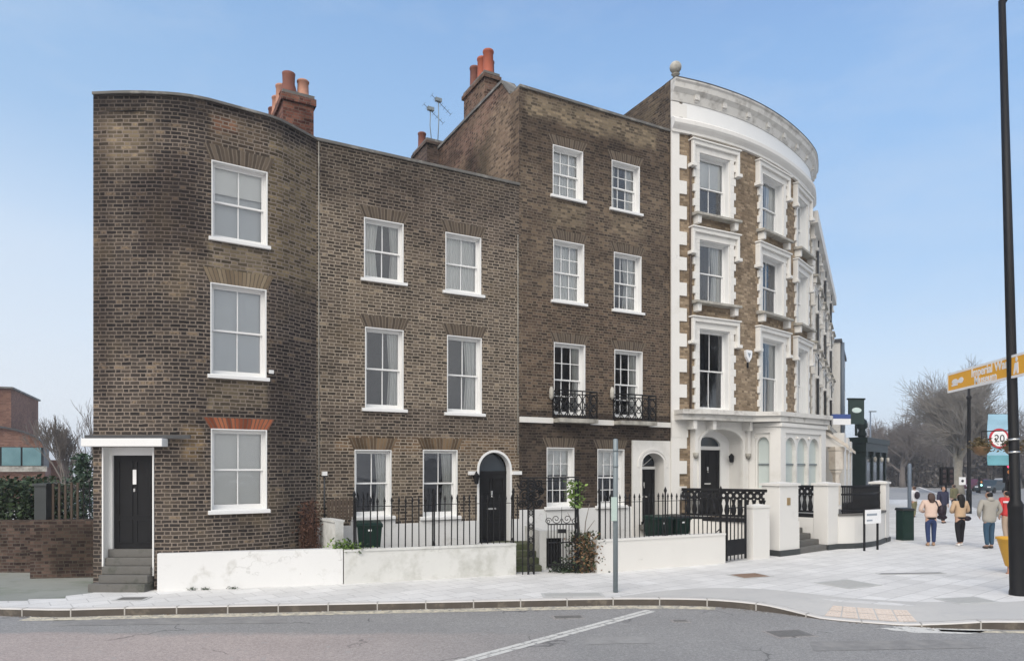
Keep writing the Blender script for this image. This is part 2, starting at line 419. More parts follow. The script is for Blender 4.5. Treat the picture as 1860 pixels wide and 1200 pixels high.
plain('black_paint', (.009, .009, .010), .5, .2, 3)
plain('black_iron', (.010, .010, .011), .65, .3, 6, bmp=.1)
plain('black_plinth', (.035, .04, .04), .55, .3, 3, bmp=.1)
plain('grey_steel', (.20, .235, .25), .5, .1, 5, metal=.2)
plain('blue_steel', (.12, .15, .19), .5, .1, 5)
plain('green_tape', (.42, .52, .48), .5, .08, 5)
plain('chrome', (.62, .62, .6), .25, .05, 5, metal=.9)
plain('brass', (.38, .26, .12), .4, .1, 5, metal=.5)
plain('terracotta', (.34, .088, .046), .8, .2, 4, bmp=.1)
plain('terracotta_pale', (.46, .235, .16), .8, .2, 4, bmp=.1, dirt=(.3, .12, .08), dirt_scale=4)
plain('terracotta_dark', (.17, .062, .042), .8, .2, 4, bmp=.1)
plain('bin_green', (.006, .024, .017), .45, .15, 4)
plain('bin_black', (.02, .022, .022), .5, .15, 4)
plain('curtain', (.80, .80, .77), .9, .05, 4)
plain('blind', (.80, .80, .77), .8, .04, 1.5)
plain('blind_grey', (.60, .63, .65), .8, .06, 1.5)
plain('interior', (.10, .10, .10), .9, .2, 1)
plain('bark', (.26, .24, .20), .9, .35, 3, bmp=.4)
plain('twig', (.22, .20, .175), .9, .25, 3)
plain('twig_dark', (.14, .122, .11), .9, .25, 3)
plain('dead_climber', (.085, .042, .028), .95, .4, 5)
plain('pipe_brown', (.07, .045, .03), .6, .2, 5)
plain('wood_fence', (.07, .05, .036), .85, .3, 5)
plain('red_paint', (.35, .02, .03), .5, .1, 4)
plain('orange_bin', (.62, .33, .03), .5, .15, 3)
plain('pub_green', (.006, .014, .012), .4, .2, 3)
plain('sign_green', (.012, .032, .026), .4, .15, 3)
plain('sign_orange', (.85, .42, .03), .45, .05, 2)
plain('sign_white', (.84, .84, .84), .4, .02, 2)
plain('sign_blue', (.05, .09, .28), .4, .05, 2)
plain('banner_blue', (.34, .56, .70), .6, .25, 1.4)
plain('banner_teal', (.14, .36, .42), .6, .2, 1.4)
plain('sign_pale', (.62, .74, .70), .5, .1, 2)
plain('manhole', (.16, .155, .145), .6, .3, 12, bmp=.3)
plain('manhole_rust', (.24, .16, .11), .7, .3, 12, bmp=.3)
plain('manhole_pale', (.42, .42, .40), .8, .15, 12, bmp=.3)
plain('tactile', (.66, .57, .49), .9, .08, 3, bmp=.2)
plain('driveway', (.26, .27, .24), .9, .25, .9, bmp=.2, dirt=(.12, .15, .09), dirt_scale=.7, dirt_lo=.5, dirt_hi=.75)
plain('band_stone', (.50, .49, .465), .9, .06, 1.5, bmp=.15, dirt=(.45, .445, .43), dirt_scale=1.8)
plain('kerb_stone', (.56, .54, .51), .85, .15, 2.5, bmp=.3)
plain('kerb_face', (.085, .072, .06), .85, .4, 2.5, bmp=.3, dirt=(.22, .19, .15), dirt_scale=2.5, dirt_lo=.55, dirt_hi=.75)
plain('asphalt_patch', (.225, .22, .212), .9, .22, 14, bmp=.5, dirt=(.285, .277, .262), dirt_scale=3, dirt_lo=.42, dirt_hi=.62)
plain('asphalt_pale', (.31, .303, .29), .9, .2, 14, bmp=.5, dirt=(.26, .254, .243), dirt_scale=3, dirt_lo=.42, dirt_hi=.62)
plain('far_footway', (.30, .297, .29), .9, .2, .6, bmp=.2)
plain('gravel_bed', (.15, .13, .10), .95, .3, 8, bmp=.4)
plain('kerb_joint', (.40, .385, .36), .9, .2, 6)
plain('pale_dust', (.5, .5, .48), .9, .1, 3)
plain('skin', (.45, .27, .19), .6, .08, 8)
plain('hair_dark', (.012, .01, .009), .6, .2, 20)
plain('hair_brown', (.045, .022, .014), .6, .3, 20)
plain('coat_beige', (.60, .45, .37), .85, .06, 8)
plain('coat_tan', (.50, .35, .22), .85, .06, 8)
plain('coat_grey', (.33, .31, .27), .85, .06, 8)
plain('coat_red', (.50, .03, .03), .7, .06, 8)
plain('coat_navy', (.02, .022, .05), .8, .1, 8)
plain('shirt_white', (.68, .68, .70), .85, .06, 8)
plain('olive_cloth', (.16, .15, .08), .85, .1, 8)
plain('denim', (.014, .03, .095), .85, .12, 12)
plain('denim_teal', (.025, .065, .11), .85, .12, 12)
plain('trouser_black', (.012, .011, .013), .8, .1, 8)
plain('trouser_tan', (.36, .27, .2), .85, .1, 8)
plain('bag_dark', (.02, .013, .02), .5, .1, 8)
plain('shoe_tan', (.33, .21, .13), .7, .1, 8)
plain('shoe_white', (.7, .68, .66), .6, .1, 8)
plain('shoe_dark', (.05, .035, .025), .6, .1, 8)
plain('car_dark', (.03, .05, .06), .25, .05, 2)
plain('car_maroon', (.10, .02, .04), .25, .05, 2)
plain('car_silver', (.42, .43, .44), .3, .05, 2, metal=.3)
plain('rubber', (.02, .02, .02), .85, .1, 4)
plain('far_wall', (.34, .27, .25), .9, .15, .3)
plain('far_wall_grey', (.25, .24, .25), .9, .15, .3)
plain('text_black', (.02, .02, .025), .6, .1, 2)
plain('text_grey', (.30, .34, .38), .6, .1, 2)
plain('text_red', (.5, .03, .05), .6, .1, 2)

def emit(name, col, s):
    m, t, b = newmat(name)
    b.inputs['Base Color'].default_value = (*[c * .3 for c in col], 1)
    b.inputs['Emission Color'].default_value = (*col, 1)
    b.inputs['Emission Strength'].default_value = s
emit('lamp_red', (1, .05, .12), 1.6)
emit('lamp_green', (.35, 1, .85), 1.6)
plain('lamp_amber', (.55, .2, .04), .4, .05, 2)
plain('lamp_off', (.04, .02, .02), .3, .05, 2)

def glass(name, tint=(.97, .98, .98), base=.07, wav=.16):
    m, t, b = newmat(name)
    t.nodes.remove(b)
    out = t.nodes["Material Output"]
    tr = N(t, "ShaderNodeBsdfTransparent")
    tr.inputs[0].default_value = (*tint, 1)
    gl = N(t, "ShaderNodeBsdfGlossy")
    gl.inputs['Roughness'].default_value = .03
    gl.inputs['Color'].default_value = (.92, .95, 1, 1)
    bp = N(t, "ShaderNodeBump")
    bp.inputs['Strength'].default_value = wav
    bp.inputs['Distance'].default_value = .02
    t.links.new(noise(t, 2.2, 2), bp.inputs['Height'])
    t.links.new(bp.outputs[0], gl.inputs['Normal'])
    fr = N(t, "ShaderNodeFresnel")
    fr.inputs['IOR'].default_value = 1.5
    ma = N(t, "ShaderNodeMath", operation='ADD', use_clamp=True)
    t.links.new(fr.outputs[0], ma.inputs[0])
    ma.inputs[1].default_value = base
    mx = N(t, "ShaderNodeMixShader")
    t.links.new(ma.outputs[0], mx.inputs[0])
    t.links.new(tr.outputs[0], mx.inputs[1])
    t.links.new(gl.outputs[0], mx.inputs[2])
    t.links.new(mx.outputs[0], out.inputs[0])
glass('glass')
glass('glass_dark', (.5, .52, .53), .05)
m_, t_, b_ = newmat('glass_frosted')
b_.inputs['Base Color'].default_value = (.52, .58, .56, 1)
b_.inputs['Roughness'].default_value = .25
m_, t_, b_ = newmat('glass_teal')
t_.links.new(mixc(t_, noise(t_, .8, 3), (.05, .13, .15), (.22, .38, .40)), b_.inputs['Base Color'])
b_.inputs['Roughness'].default_value = .15
m_, t_, b_ = newmat('glass_car')
b_.inputs['Base Color'].default_value = (.03, .04, .05, 1)
b_.inputs['Roughness'].default_value = .08

def leafmat(name, a, b2):
    m, t, b = newmat(name)
    oi = N(t, "ShaderNodeNewGeometry")
    c = mixc(t, oi.outputs['Random Per Island'], a, b2)
    t.links.new(c, b.inputs['Base Color'])
    b.inputs['Roughness'].default_value = .6
leafmat('leaf_hedge', (.012, .028, .012), (.05, .085, .03))
leafmat('leaf_bright', (.07, .14, .02), (.20, .30, .06))
leafmat('leaf_dark', (.02, .035, .018), (.06, .09, .04))
leafmat('leaf_conifer', (.02, .05, .03), (.06, .11, .06))
leafmat('leaf_dry', (.09, .05, .025), (.22, .13, .06))
leafmat('leaf_wood', (.05, .045, .04), (.14, .125, .11))
leafmat('leaf_basket', (.06, .05, .02), (.18, .13, .06))

for w_n in ('white_wall', 'worn_wall', 'cream_wall', 'white_stucco'): cracked(w_n, lo=.5 if w_n != 'white_stucco' else .58)
# asphalt with a worn pinkish strip, patched and stained
m_, t_, b_ = newmat('asphalt')
tc = N(t_, "ShaderNodeTexCoord")
sp = N(t_, "ShaderNodeSeparateXYZ")
t_.links.new(tc.outputs['Object'], sp.inputs[0])
big = noise(t_, .38, 7, .68)
fine = noise(t_, 26, 5, .7)
grit = noise(t_, 160, 2, .6)
c = mixc(t_, big, (.205, .202, .196), (.345, .336, .322))
c = mixc(t_, .5, c, ramp(t_, fine, [(.3, g3(.42)), (.7, g3(1.45))]), 'MULTIPLY')
c = mixc(t_, .55, c, ramp(t_, grit, [(.35, g3(.45)), (.65, g3(1.6))]), 'MULTIPLY')
ma = N(t_, "ShaderNodeMath", operation='MULTIPLY_ADD')
t_.links.new(big, ma.inputs[0]); ma.inputs[1].default_value = 1.2
t_.links.new(sp.outputs[1], ma.inputs[2])
mr = N(t_, "ShaderNodeMapRange")
t_.links.new(ma.outputs[0], mr.inputs[0])
mr.inputs[1].default_value = 12.25; mr.inputs[2].default_value = 12.0
mx_ = N(t_, "ShaderNodeMapRange")
t_.links.new(sp.outputs[0], mx_.inputs[0])
mx_.inputs[1].default_value = 1.0; mx_.inputs[2].default_value = -3.5
mm = N(t_, "ShaderNodeMath", operation='MULTIPLY')
t_.links.new(mr.outputs[0], mm.inputs[0]); t_.links.new(mx_.outputs[0], mm.inputs[1])
c = mixc(t_, mm.outputs[0], c, mixc(t_, 1.0, c, (1.42, 1.24, 1.18), 'MULTIPLY'))
crk = N(t_, "ShaderNodeTexVoronoi", feature='DISTANCE_TO_EDGE')
crk.inputs['Scale'].default_value = .45
wv = N(t_, "ShaderNodeTexNoise"); wv.inputs['Scale'].default_value = 1.3; wv.inputs['Detail'].default_value = 6
t_.links.new(tc.outputs['Object'], wv.inputs['Vector'])
wa = N(t_, "ShaderNodeVectorMath", operation='ADD')
t_.links.new(tc.outputs['Object'], wa.inputs[0]); t_.links.new(wv.outputs['Color'], wa.inputs[1])
t_.links.new(wa.outputs[0], crk.inputs['Vector'])
ck = ramp(t_, crk.outputs['Distance'], [(0, g3(1)), (.012, g3(0))])
gate = ramp(t_, noise(t_, .7, 3), [(.54, g3(0)), (.6, g3(.8))])
ckm = mixc(t_, 1.0, ck, gate, 'MULTIPLY')
c = mixc(t_, ckm, c, (.06, .06, .06))
spots = ramp(t_, noise(t_, 5.5, 3, .5), [(.66, g3(0)), (.70, g3(.55))])
c = mixc(t_, spots, c, (.34, .34, .33))
t_.links.new(c, b_.inputs['Base Color'])
b_.inputs['Roughness'].default_value = .85
bump(t_, b_, grit, .5, .01)

# light paving slabs
m_, t_, b_ = newmat('paving')
tc = N(t_, "ShaderNodeTexCoord")
mp = N(t_, "ShaderNodeMapping")
mp.inputs['Rotation'].default_value = (0, 0, -radians(38))
t_.links.new(tc.outputs['Object'], mp.inputs[0])
br = N(t_, "ShaderNodeTexBrick", offset=.5)
br.inputs['Color1'].default_value = (.63, .62, .595, 1)
br.inputs['Color2'].default_value = (.71, .70, .675, 1)
br.inputs['Mortar'].default_value = (.49, .48, .46, 1)
br.inputs['Scale'].default_value = 1
br.inputs['Mortar Size'].default_value = .013
br.inputs['Mortar Smooth'].default_value = .3
br.inputs['Brick Width'].default_value = .62
br.inputs['Row Height'].default_value = .45
t_.links.new(mp.outputs[0], br.inputs['Vector'])
c = mixc(t_, .8, br.outputs['Color'], ramp(t_, noise(t_, .7, 7, .65), [(.3, g3(.80)), (.7, g3(1.08))]), 'MULTIPLY')
st = ramp(t_, noise(t_, 9, 3, .5), [(.64, g3(0)), (.74, g3(.5))])
c = mixc(t_, st, c, (.3, .3, .29))
t_.links.new(c, b_.inputs['Base Color'])
b_.inputs['Roughness'].default_value = .9
bump(t_, b_, noise(t_, 60, 4), .2, .006)

def worn_line(name, col, lo, hi):
    m, t, b = newmat(name)
    w_ = ramp(t, noise(t, 7, 6, .7), [(lo, g3(0)), (hi, g3(1))])
    c = mixc(t, w_, (.2, .2, .195), col)
    t.links.new(c, b.inputs['Base Color'])
    b.inputs['Roughness'].default_value = .85
    bump(t, b, noise(t, 120, 3), .4, .008)
worn_line('line_white', (.62, .61, .57), .34, .48)
worn_line('line_yellow', (.62, .56, .43), .34, .56)

# ------------------------------------------------------------------ mesh builder
class MB:
    def __init__(s):
        s.v, s.f, s.uv, s.mi, s.sm, s.mats = [], [], [], [], [], []
    def m(s, name):
        if name not in s.mats: s.mats.append(name)
        return s.mats.index(name)
    def add(s, idx, mat, uv=None, smooth=False):
        s.f.append(tuple(idx)); s.mi.append(s.m(mat)); s.sm.append(smooth); s.uv.append(uv)
    def face(s, pts, mat, uv=None, smooth=False):
        k = len(s.v)
        s.v += [tuple(p) for p in pts]
        s.add(range(k, k + len(pts)), mat, uv, smooth)
    def hexa(s, b, t, mat):
        """b and t: four bottom and four top corners, counter-clockwise from above"""
        k = len(s.v)
        s.v += [tuple(p) for p in b] + [tuple(p) for p in t]
        for q in ((3, 2, 1, 0), (4, 5, 6, 7), (0, 1, 5, 4), (1, 2, 6, 5), (2, 3, 7, 6), (3, 0, 4, 7)):
            s.add([k + i for i in q], mat)
    def box(s, x0, x1, y0, y1, z0, z1, mat):
        s.hexa([(x0, y0, z0), (x1, y0, z0), (x1, y1, z0), (x0, y1, z0)], [(x0, y0, z1), (x1, y0, z1), (x1, y1, z1), (x0, y1, z1)], mat)
    def bar(s, p, q, w, h, mat):
        p, q = Vector(p), Vector(q)
        d = (q - p).normalized()
        up = Vector((0, 0, 1)) if abs(d.z) < .95 else Vector((0, 1, 0))
        sx = d.cross(up).normalized() * (w / 2)
        sz = sx.cross(d).normalized() * (h / 2)
        k = len(s.v)
        s.v += [tuple(p - sx - sz), tuple(p + sx - sz), tuple(p + sx + sz), tuple(p - sx + sz),
                tuple(q - sx - sz), tuple(q + sx - sz), tuple(q + sx + sz), tuple(q - sx + sz)]
        for f in ((0, 1, 2, 3), (7, 6, 5, 4), (1, 0, 4, 5), (2, 1, 5, 6), (3, 2, 6, 7), (0, 3, 7, 4)):
            s.add([k + i for i in f], mat)
    def tube(s, pts, rad, mat, n=6, caps=True):
        pts = [Vector(p) for p in pts]
        if not hasattr(rad, '__len__'): rad = [rad] * len(pts)
        rings = []
        ref = None
        for i, p in enumerate(pts):
            d = (pts[min(i + 1, len(pts) - 1)] - pts[max(i - 1, 0)])
            d = d.normalized() if d.length > 1e-9 else Vector((0, 0, 1))
            if ref is None:
                ref = Vector((1, 0, 0)) if abs(d.x) < .8 else Vector((0, 1, 0))
            a = (ref - d * ref.dot(d)).normalized()
            ref = a
            b = d.cross(a)
            k = len(s.v)
            s.v += [tuple(p + (a * cos(2 * pi * j / n) + b * sin(2 * pi * j / n)) * rad[i]) for j in range(n)]
            rings.append(k)
        for a, b in zip(rings, rings[1:]):
            for j in range(n):
                s.add((a + j, a + (j + 1) % n, b + (j + 1) % n, b + j), mat, None, n > 4)
        if caps:
            s.add([rings[0] + j for j in reversed(range(n))], mat)
            s.add([rings[-1] + j for j in range(n)], mat)
    def lathe(s, prof, c, mat, n=16, smooth=True):
        """prof: (r, z) from the bottom up"""
        rings = []
        for r, z in prof:
            k = len(s.v)
            s.v += [(c[0] + r * cos(2 * pi * j / n), c[1] + r * sin(2 * pi * j / n), c[2] + z) for j in range(n)]
            rings.append(k)
        for a, b in zip(rings, rings[1:]):
            for j in range(n):
                s.add((a + j, a + (j + 1) % n, b + (j + 1) % n, b + j), mat, None, smooth)
        s.add([rings[0] + j for j in reversed(range(n))], mat)
        s.add([rings[-1] + j for j in range(n)], mat)
    def ball(s, c, r, mat, n=12, sq=(1, 1, 1)):
        rings = n // 2
        k = len(s.v)
        for i in range(rings + 1):
            a = -pi / 2 + pi * i / rings
            s.v += [(c[0] + sq[0] * r * cos(a) * cos(2 * pi * j / n), c[1] + sq[1] * r * cos(a) * sin(2 * pi * j / n), c[2] + sq[2] * r * sin(a)) for j in range(n)]
        for i in range(rings):
            for j in range(n):
                s.add((k + i * n + j, k + i * n + (j + 1) % n, k + (i + 1) * n + (j + 1) % n, k + (i + 1) * n + j), mat, None, True)
    def prism(s, poly, z0, z1, mat, top=None):
        k = len(s.v); n = len(poly)
        s.v += [(p[0], p[1], z0) for p in poly] + [(p[0], p[1], z1) for p in poly]
        s.add([k + i for i in reversed(range(n))], mat)
        s.add([k + n + i for i in range(n)], top or mat)
        for i in range(n):
            j = (i + 1) % n
            s.add((k + i, k + j, k + n + j, k + n + i), mat)
    def plate(s, poly, y0, y1, mat):
        """poly in x,z (counter-clockwise seen from the front, -y); extruded from y0 (front) to y1"""
        k = len(s.v); n = len(poly)
        s.v += [(p[0], y0, p[1]) for p in poly] + [(p[0], y1, p[1]) for p in poly]
        s.add([k + i for i in range(n)], mat)
        s.add([k + n + i for i in reversed(range(n))], mat)
        for i in range(n):
            j = (i + 1) % n
            s.add((k + j, k + i, k + n + i, k + n + j), mat)
    def sweep(s, path, s0, s1, prof, mat, org=(0, 0), step=.2, caps=True):
        """prof: closed (out, z) polygon swept along a plan path"""
        n = max(1, int((s1 - s0) / step))
        rings = []
        for i in range(n + 1):
            t = s0 + (s1 - s0) * i / n
            k = len(s.v)
            for o, z in prof:
                p = path.at(t, o)
                s.v.append((p[0] - org[0], p[1] - org[1], z))
            rings.append((k, t))
        m = len(prof)
        for (a, ta), (b, tb) in zip(rings, rings[1:]):
            for j in range(m):
                q = (j + 1) % m
                s.add((a + j, b + j, b + q, a + q), mat, [(ta, prof[j][1] + prof[j][0]), (tb, prof[j][1] + prof[j][0]), (tb, prof[q][1] + prof[q][0]), (ta, prof[q][1] + prof[q][0])])
        if caps:
            s.add([rings[0][0] + j for j in range(m)], mat)
            s.add([rings[-1][0] + j for j in reversed(range(m))], mat)
    def wall(s, path, s0, s1, z0, z1, ops, mat, org=(0, 0), step=None, zcuts=()):
        """a wall face along a plan path with openings dict(s0,s1,z0,z1,depth,rmat,arch)"""
        ss = {s0, s1}
        zs = {z0, z1} | set(zcuts)
        for o in ops:
            ss |= {o['s0'], o['s1']}
            zs |= {o['z0'], o['z1']}
        if step:
            k = int((s1 - s0) / step)
            for i in range(1, k):
                t = s0 + (s1 - s0) * i / k
                if all(abs(t - q) > .03 for q in ss) and not any(o['s0'] < t < o['s1'] for o in ops): ss.add(t)
        ss = sorted(ss); zs = sorted(zs)
        def P(t, z, off=0.0):
            p = path.at(t)
            return (p[0] - org[0], p[1] - org[1], z)
        for a, b in zip(ss, ss[1:]):
            for c, d in zip(zs, zs[1:]):
                if any(o['s0'] - 1e-6 <= a and b <= o['s1'] + 1e-6 and o['z0'] - 1e-6 <= c and d <= o['z1'] + 1e-6 for o in ops): continue
                s.face([P(a, c), P(b, c), P(b, d), P(a, d)], mat, [(a, c), (b, c), (b, d), (a, d)])
        for o in ops:
            a, b, c, d = o['s0'], o['s1'], o['z0'], o['z1']
            pa, pb = path.at(a), path.at(b)
            dx, dy = pb[0] - pa[0], pb[1] - pa[1]
            L = math.hypot(dx, dy)
            nx, ny = -dy / L * o.get('depth', .2), dx / L * o.get('depth', .2)
            rm = o.get('rmat', mat)
            def I(p): return (p[0] + nx, p[1] + ny, p[2])
            arch = o.get('arch')
            outline = [P(a, c)]
            if arch:
                k = 16
                pts = []
                for i in range(k + 1):
                    an = pi - pi * i / k
                    pts.append(((a + b) / 2 + (b - a) / 2 * cos(an), (d - arch) + arch * sin(an)))
                arc = []
                for q, z in pts:
                    w_ = (q - a) / (b - a)
                    arc.append((pa[0] + dx * w_ - org[0], pa[1] + dy * w_ - org[1], z))
                for i in range(k):
                    crn = P(a, d) if i < k / 2 else P(b, d)
                    cu = (a, d) if i < k / 2 else (b, d)
                    s.face([arc[i], arc[i + 1], crn][::-1], mat, [pts[i], pts[i + 1], cu][::-1])
                mid = arc[k // 2]
                s.face([P(a, d), mid, P(b, d)], mat, [(a, d), ((a + b) / 2, d), (b, d)])
                line = [P(a, c)] + arc + [P(b, c)]
            else:
                line = [P(a, c), P(a, d), P(b, d), P(b, c)]
            for p, q in zip(line, line[1:]):
                s.face([p, q, I(q), I(p)], rm, [(0, p[2]), (0, q[2]), (.2, q[2]), (.2, p[2])])
            s.face([line[-1], line[0], I(line[0]), I(line[-1])], rm)
    def build(s, name, parent=None, loc=(0, 0, 0), rz=0.0, bevel=0):
        me = bpy.data.meshes.new(name)
        me.from_pydata(s.v, [], s.f)
        uvl = me.uv_layers.new(name="UVMap")
        data = []
        for fi, f in enumerate(s.f):
            u = s.uv[fi]
            if u is None:
                p = [Vector(s.v[i]) for i in f]
                n = Vector((0, 0, 0))
                for i in range(len(p)):
                    a, b = p[i], p[(i + 1) % len(p)]
                    n += Vector(((a.y - b.y) * (a.z + b.z), (a.z - b.z) * (a.x + b.x), (a.x - b.x) * (a.y + b.y)))
                if n.length > 0: n.normalize()
                if abs(n.z) > .7: u = [(q.x, q.y) for q in p]
                else:
                    t = Vector((-n.y, n.x, 0)).normalized()
                    u = [(q.dot(t), q.z) for q in p]
            for q in u: data += [q[0], q[1]]
        uvl.data.foreach_set("uv", data)
        for m in s.mats: me.materials.append(MAT[m])
        me.polygons.foreach_set("material_index", s.mi)
        me.polygons.foreach_set("use_smooth", s.sm)
        me.update()
        o = bpy.data.objects.new(name, me)
        COL.objects.link(o)
        if parent: o.parent = parent
        o.location = loc
        o.rotation_euler = (0, 0, rz)
        if bevel:
            bv = o.modifiers.new("bevel", 'BEVEL')
            bv.width = bevel; bv.segments = 2; bv.limit_method = 'ANGLE'; bv.angle_limit = radians(50)
        return o

def tag(o, label=None, cat=None, group=None, kind=None):
    if label: o["label"] = label
    if cat: o["category"] = cat
    if group: o["group"] = group
    if kind: o["kind"] = kind
    return o
def thing(name, label, cat, loc=(0, 0, 0), rz=0.0, group=None):
    o = bpy.data.objects.new(name, None)
    COL.objects.link(o)
    o.location = loc; o.rotation_euler = (0, 0, rz)
    o.empty_display_size = .3
    return tag(o, label, cat, group)
def copy_tree(o, parent=None):
    c = o.copy(); COL.objects.link(c); c.parent = parent
    for ch in list(o.children): copy_tree(ch, c)
    return c
def text_mesh(txt, size, mat, parent, loc, rot, name='lettering', ext=.003, sx=1.0, bold=0.0):
    cu = bpy.data.curves.new("lettering_curve", 'FONT')
    cu.body = txt; cu.size = size; cu.align_x = 'CENTER'; cu.align_y = 'CENTER'; cu.extrude = ext; cu.offset = bold
    tmp = bpy.data.objects.new("lettering_tmp", cu)
    COL.objects.link(tmp)
    dg = bpy.context.evaluated_depsgraph_get()
    me = bpy.data.meshes.new_from_object(tmp.evaluated_get(dg))
    bpy.data.objects.remove(tmp)
    bpy.data.curves.remove(cu)
    me.materials.clear(); me.materials.append(MAT[mat])
    o = bpy.data.objects.new(name, me)
    COL.objects.link(o)
    o.parent = parent; o.location = loc; o.rotation_euler = rot; o.scale = (sx, 1, 1)
    return o

# ------------------------------------------------------------------ ground, road, kerb
gpx = [(-60, 1103), (0, 1104), (110, 1106), (230, 1103), (500, 1098), (800, 1092), (1000, 1088), (1150, 1086), (1290, 1088), (1400, 1098), (1500, 1111), (1600, 1119), (1720, 1126), (1860, 1128)]
kpts = [(-40, 12.9), (-25, 12.9), (-17, 12.92), (-13, 12.95)] + [gp(x, y) for x, y in gpx] + [(10.3, 11.95), (12.2, 12.9), (14.2, 15.2), (17.2, 20.5), (24.6, 34.5), (60, 102.8), (160, 296)]
KP = Path(kpts, n=8)
KROAD = -.14
s_a, s_b, s_c, s_d = KP.s_of_px(1385), KP.s_of_px(1490), KP.s_of_px(1640), KP.s_of_px(1790)
def kz(t):
    if t < s_a or t > s_d: return 0.0
    if t < s_b: return -.11 * (t - s_a) / (s_b - s_a)
    if t > s_c: return -.11 * (s_d - t) / (s_d - s_c)
    return -.11
b = MB()
b.face([(-700, -400, KROAD), (700, -400, KROAD), (700, 900, KROAD), (-700, 900, KROAD)], 'asphalt')
tag(b.build('road'), kind='structure')
b = MB()
cuts = []
t = 0.0
while t < KP.len:
    cuts.append(t)
    q = KP.at(t)
    t += .25 if abs(q[0]) < 14 and q[1] < 20 else 2.5
cuts.append(KP.len)
offs = [0, -.16, -.6, -1.3]
for a, c in zip(cuts, cuts[1:]):
    for o1, o2 in zip(offs[1:], offs[2:]):
        def q(t, o):
            p = KP.at(t, o)
            return (p[0], p[1], kz(t) * (1.3 + o) / 1.14)
        b.face([q(a, o1), q(c, o1), q(c, o2), q(a, o2)], 'paving')
inner = [KP.at(t, -1.3) for t in cuts]
poly = [(p[0], p[1], 0.0) for p in inner] + [(160, 500, 0), (-300, 500, 0), (-300, 14.0, 0)]
b.face(poly, 'paving')
tag(b.build('pavement'), kind='structure')
b = MB()
t = 0.0
while t < KP.len - 1:
    q = KP.at(t)
    near = abs(q[0]) < 15 and q[1] < 22
    L = .93 if near else 6
    e = min(t + L, KP.len)
    g = .012 if near else .0
    n = 4
    for i in range(n):
        a, c = t + g + (L - 2 * g) * i / n, t + g + (L - 2 * g) * (i + 1) / n
        if c > KP.len: break
        za, zc = kz(a) + .002, kz(c) + .002
        f0, f1, i0, i1 = KP.at(a, 0), KP.at(c, 0), KP.at(a, -.16), KP.at(c, -.16)
        m0, m1 = KP.at(a, -.02), KP.at(c, -.02)
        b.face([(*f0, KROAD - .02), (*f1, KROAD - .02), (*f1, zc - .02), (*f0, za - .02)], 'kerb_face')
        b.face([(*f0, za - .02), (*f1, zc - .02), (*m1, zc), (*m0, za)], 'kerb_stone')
        b.face([(*m0, za), (*m1, zc), (*i1, zc), (*i0, za)], 'kerb_stone')
    if near:                                   # mortar joint
        for off in (0,):
            f0, f1 = KP.at(t + L - g, .001), KP.at(t + L + g, .001)
            i0, i1 = KP.at(t + L - g, -.16), KP.at(t + L + g, -.16)
            zq = kz(t + L) - .003
            b.face([(*f0, KROAD), (*f1, KROAD), (*f1, zq), (*f0, zq)], 'kerb_joint')
            b.face([(*f0, zq), (*f1, zq), (*i1, zq), (*i0, zq)], 'kerb_joint')
    t += L
tag(b.build('kerb'), kind='structure')
# worn yellow line and pale gutter dust along the kerb, the white diagonal line
b = MB()
sA, sB = KP.s_of_px(60), KP.s_of_px(1300)
def strip(b, s0, s1, o1, o2, z, mat, w=0.0):
    n = int((s1 - s0) / .3)
    for i in range(n):
        a, c = s0 + (s1 - s0) * i / n, s0 + (s1 - s0) * (i + 1) / n
        p = [KP.at(a, o2), KP.at(c, o2), KP.at(c, o1), KP.at(a, o1)]
        b.face([(x, y, z) for x, y in p], mat)
strip(b, sA, sB, .04, .34, KROAD + .004, 'line_yellow')
strip(b, KP.s_of_px(1700), KP.s_of_px(1858), .10, .26, KROAD + .004, 'line_yellow')
tag(b.build('yellow_line'), kind='structure')
b = MB()
a, c = Vector((-1.55, 9.0)), Vector((2.68, 13.42))
d = (c - a).normalized()
n_ = Vector((-d.y, d.x))
for o1, o2 in ((-.115, -.012), (.012, .115)):
    b.face([(*(a + n_ * o1), KROAD + .004), (*(c + n_ * o1), KROAD + .004), (*(c + n_ * o2), KROAD + .004), (*(a + n_ * o2), KROAD + .004)][::1], 'line_white')
tag(b.build('white_line'), kind='structure')
b = MB()
pp = [gp(1590, 1140, KROAD), gp(1700, 1133, KROAD), gp(1800, 1136, KROAD), gp(1830, 1142, KROAD), gp(1760, 1150, KROAD), gp(1660, 1149, KROAD)]
pl = []
for i in range(len(pp)):
    for k in range(4):
        a_, c_ = pp[i], pp[(i + 1) % len(pp)]
        pl.append((a_[0] + (c_[0] - a_[0]) * k / 4 + R.uniform(-.08, .08), a_[1] + (c_[1] - a_[1]) * k / 4 + R.uniform(-.04, .04), KROAD + .004))
b.face(pl[::-1], 'line_white')
tag(b.build('road_stain'), kind='structure')
def patch(name, pts, mat):
    b = MB(); q = [gp(x, y, KROAD) for x, y in pts]
    pl = []
    for i in range(len(q)):
        for k in range(5):
            a_, c_ = q[i], q[(i + 1) % len(q)]
            pl.append((a_[0] + (c_[0] - a_[0]) * k / 5 + R.uniform(-.02, .02), a_[1] + (c_[1] - a_[1]) * k / 5 + R.uniform(-.012, .012), KROAD + .004))
    b.face(pl, mat); tag(b.build(name), kind='structure')
patch('road_patch', [(90, 1136), (520, 1131), (515, 1122), (100, 1126)][::1], 'asphalt_patch')
patch('road_patch', [(1480, 1182), (1790, 1176), (1740, 1161), (1470, 1165)], 'asphalt_patch')
patch('road_patch', [(1060, 1170), (1190, 1167), (1180, 1155), (1068, 1157)], 'asphalt_pale')
b = MB()
sg0, sg1 = KP.s_of_px(20), KP.s_of_px(1700)
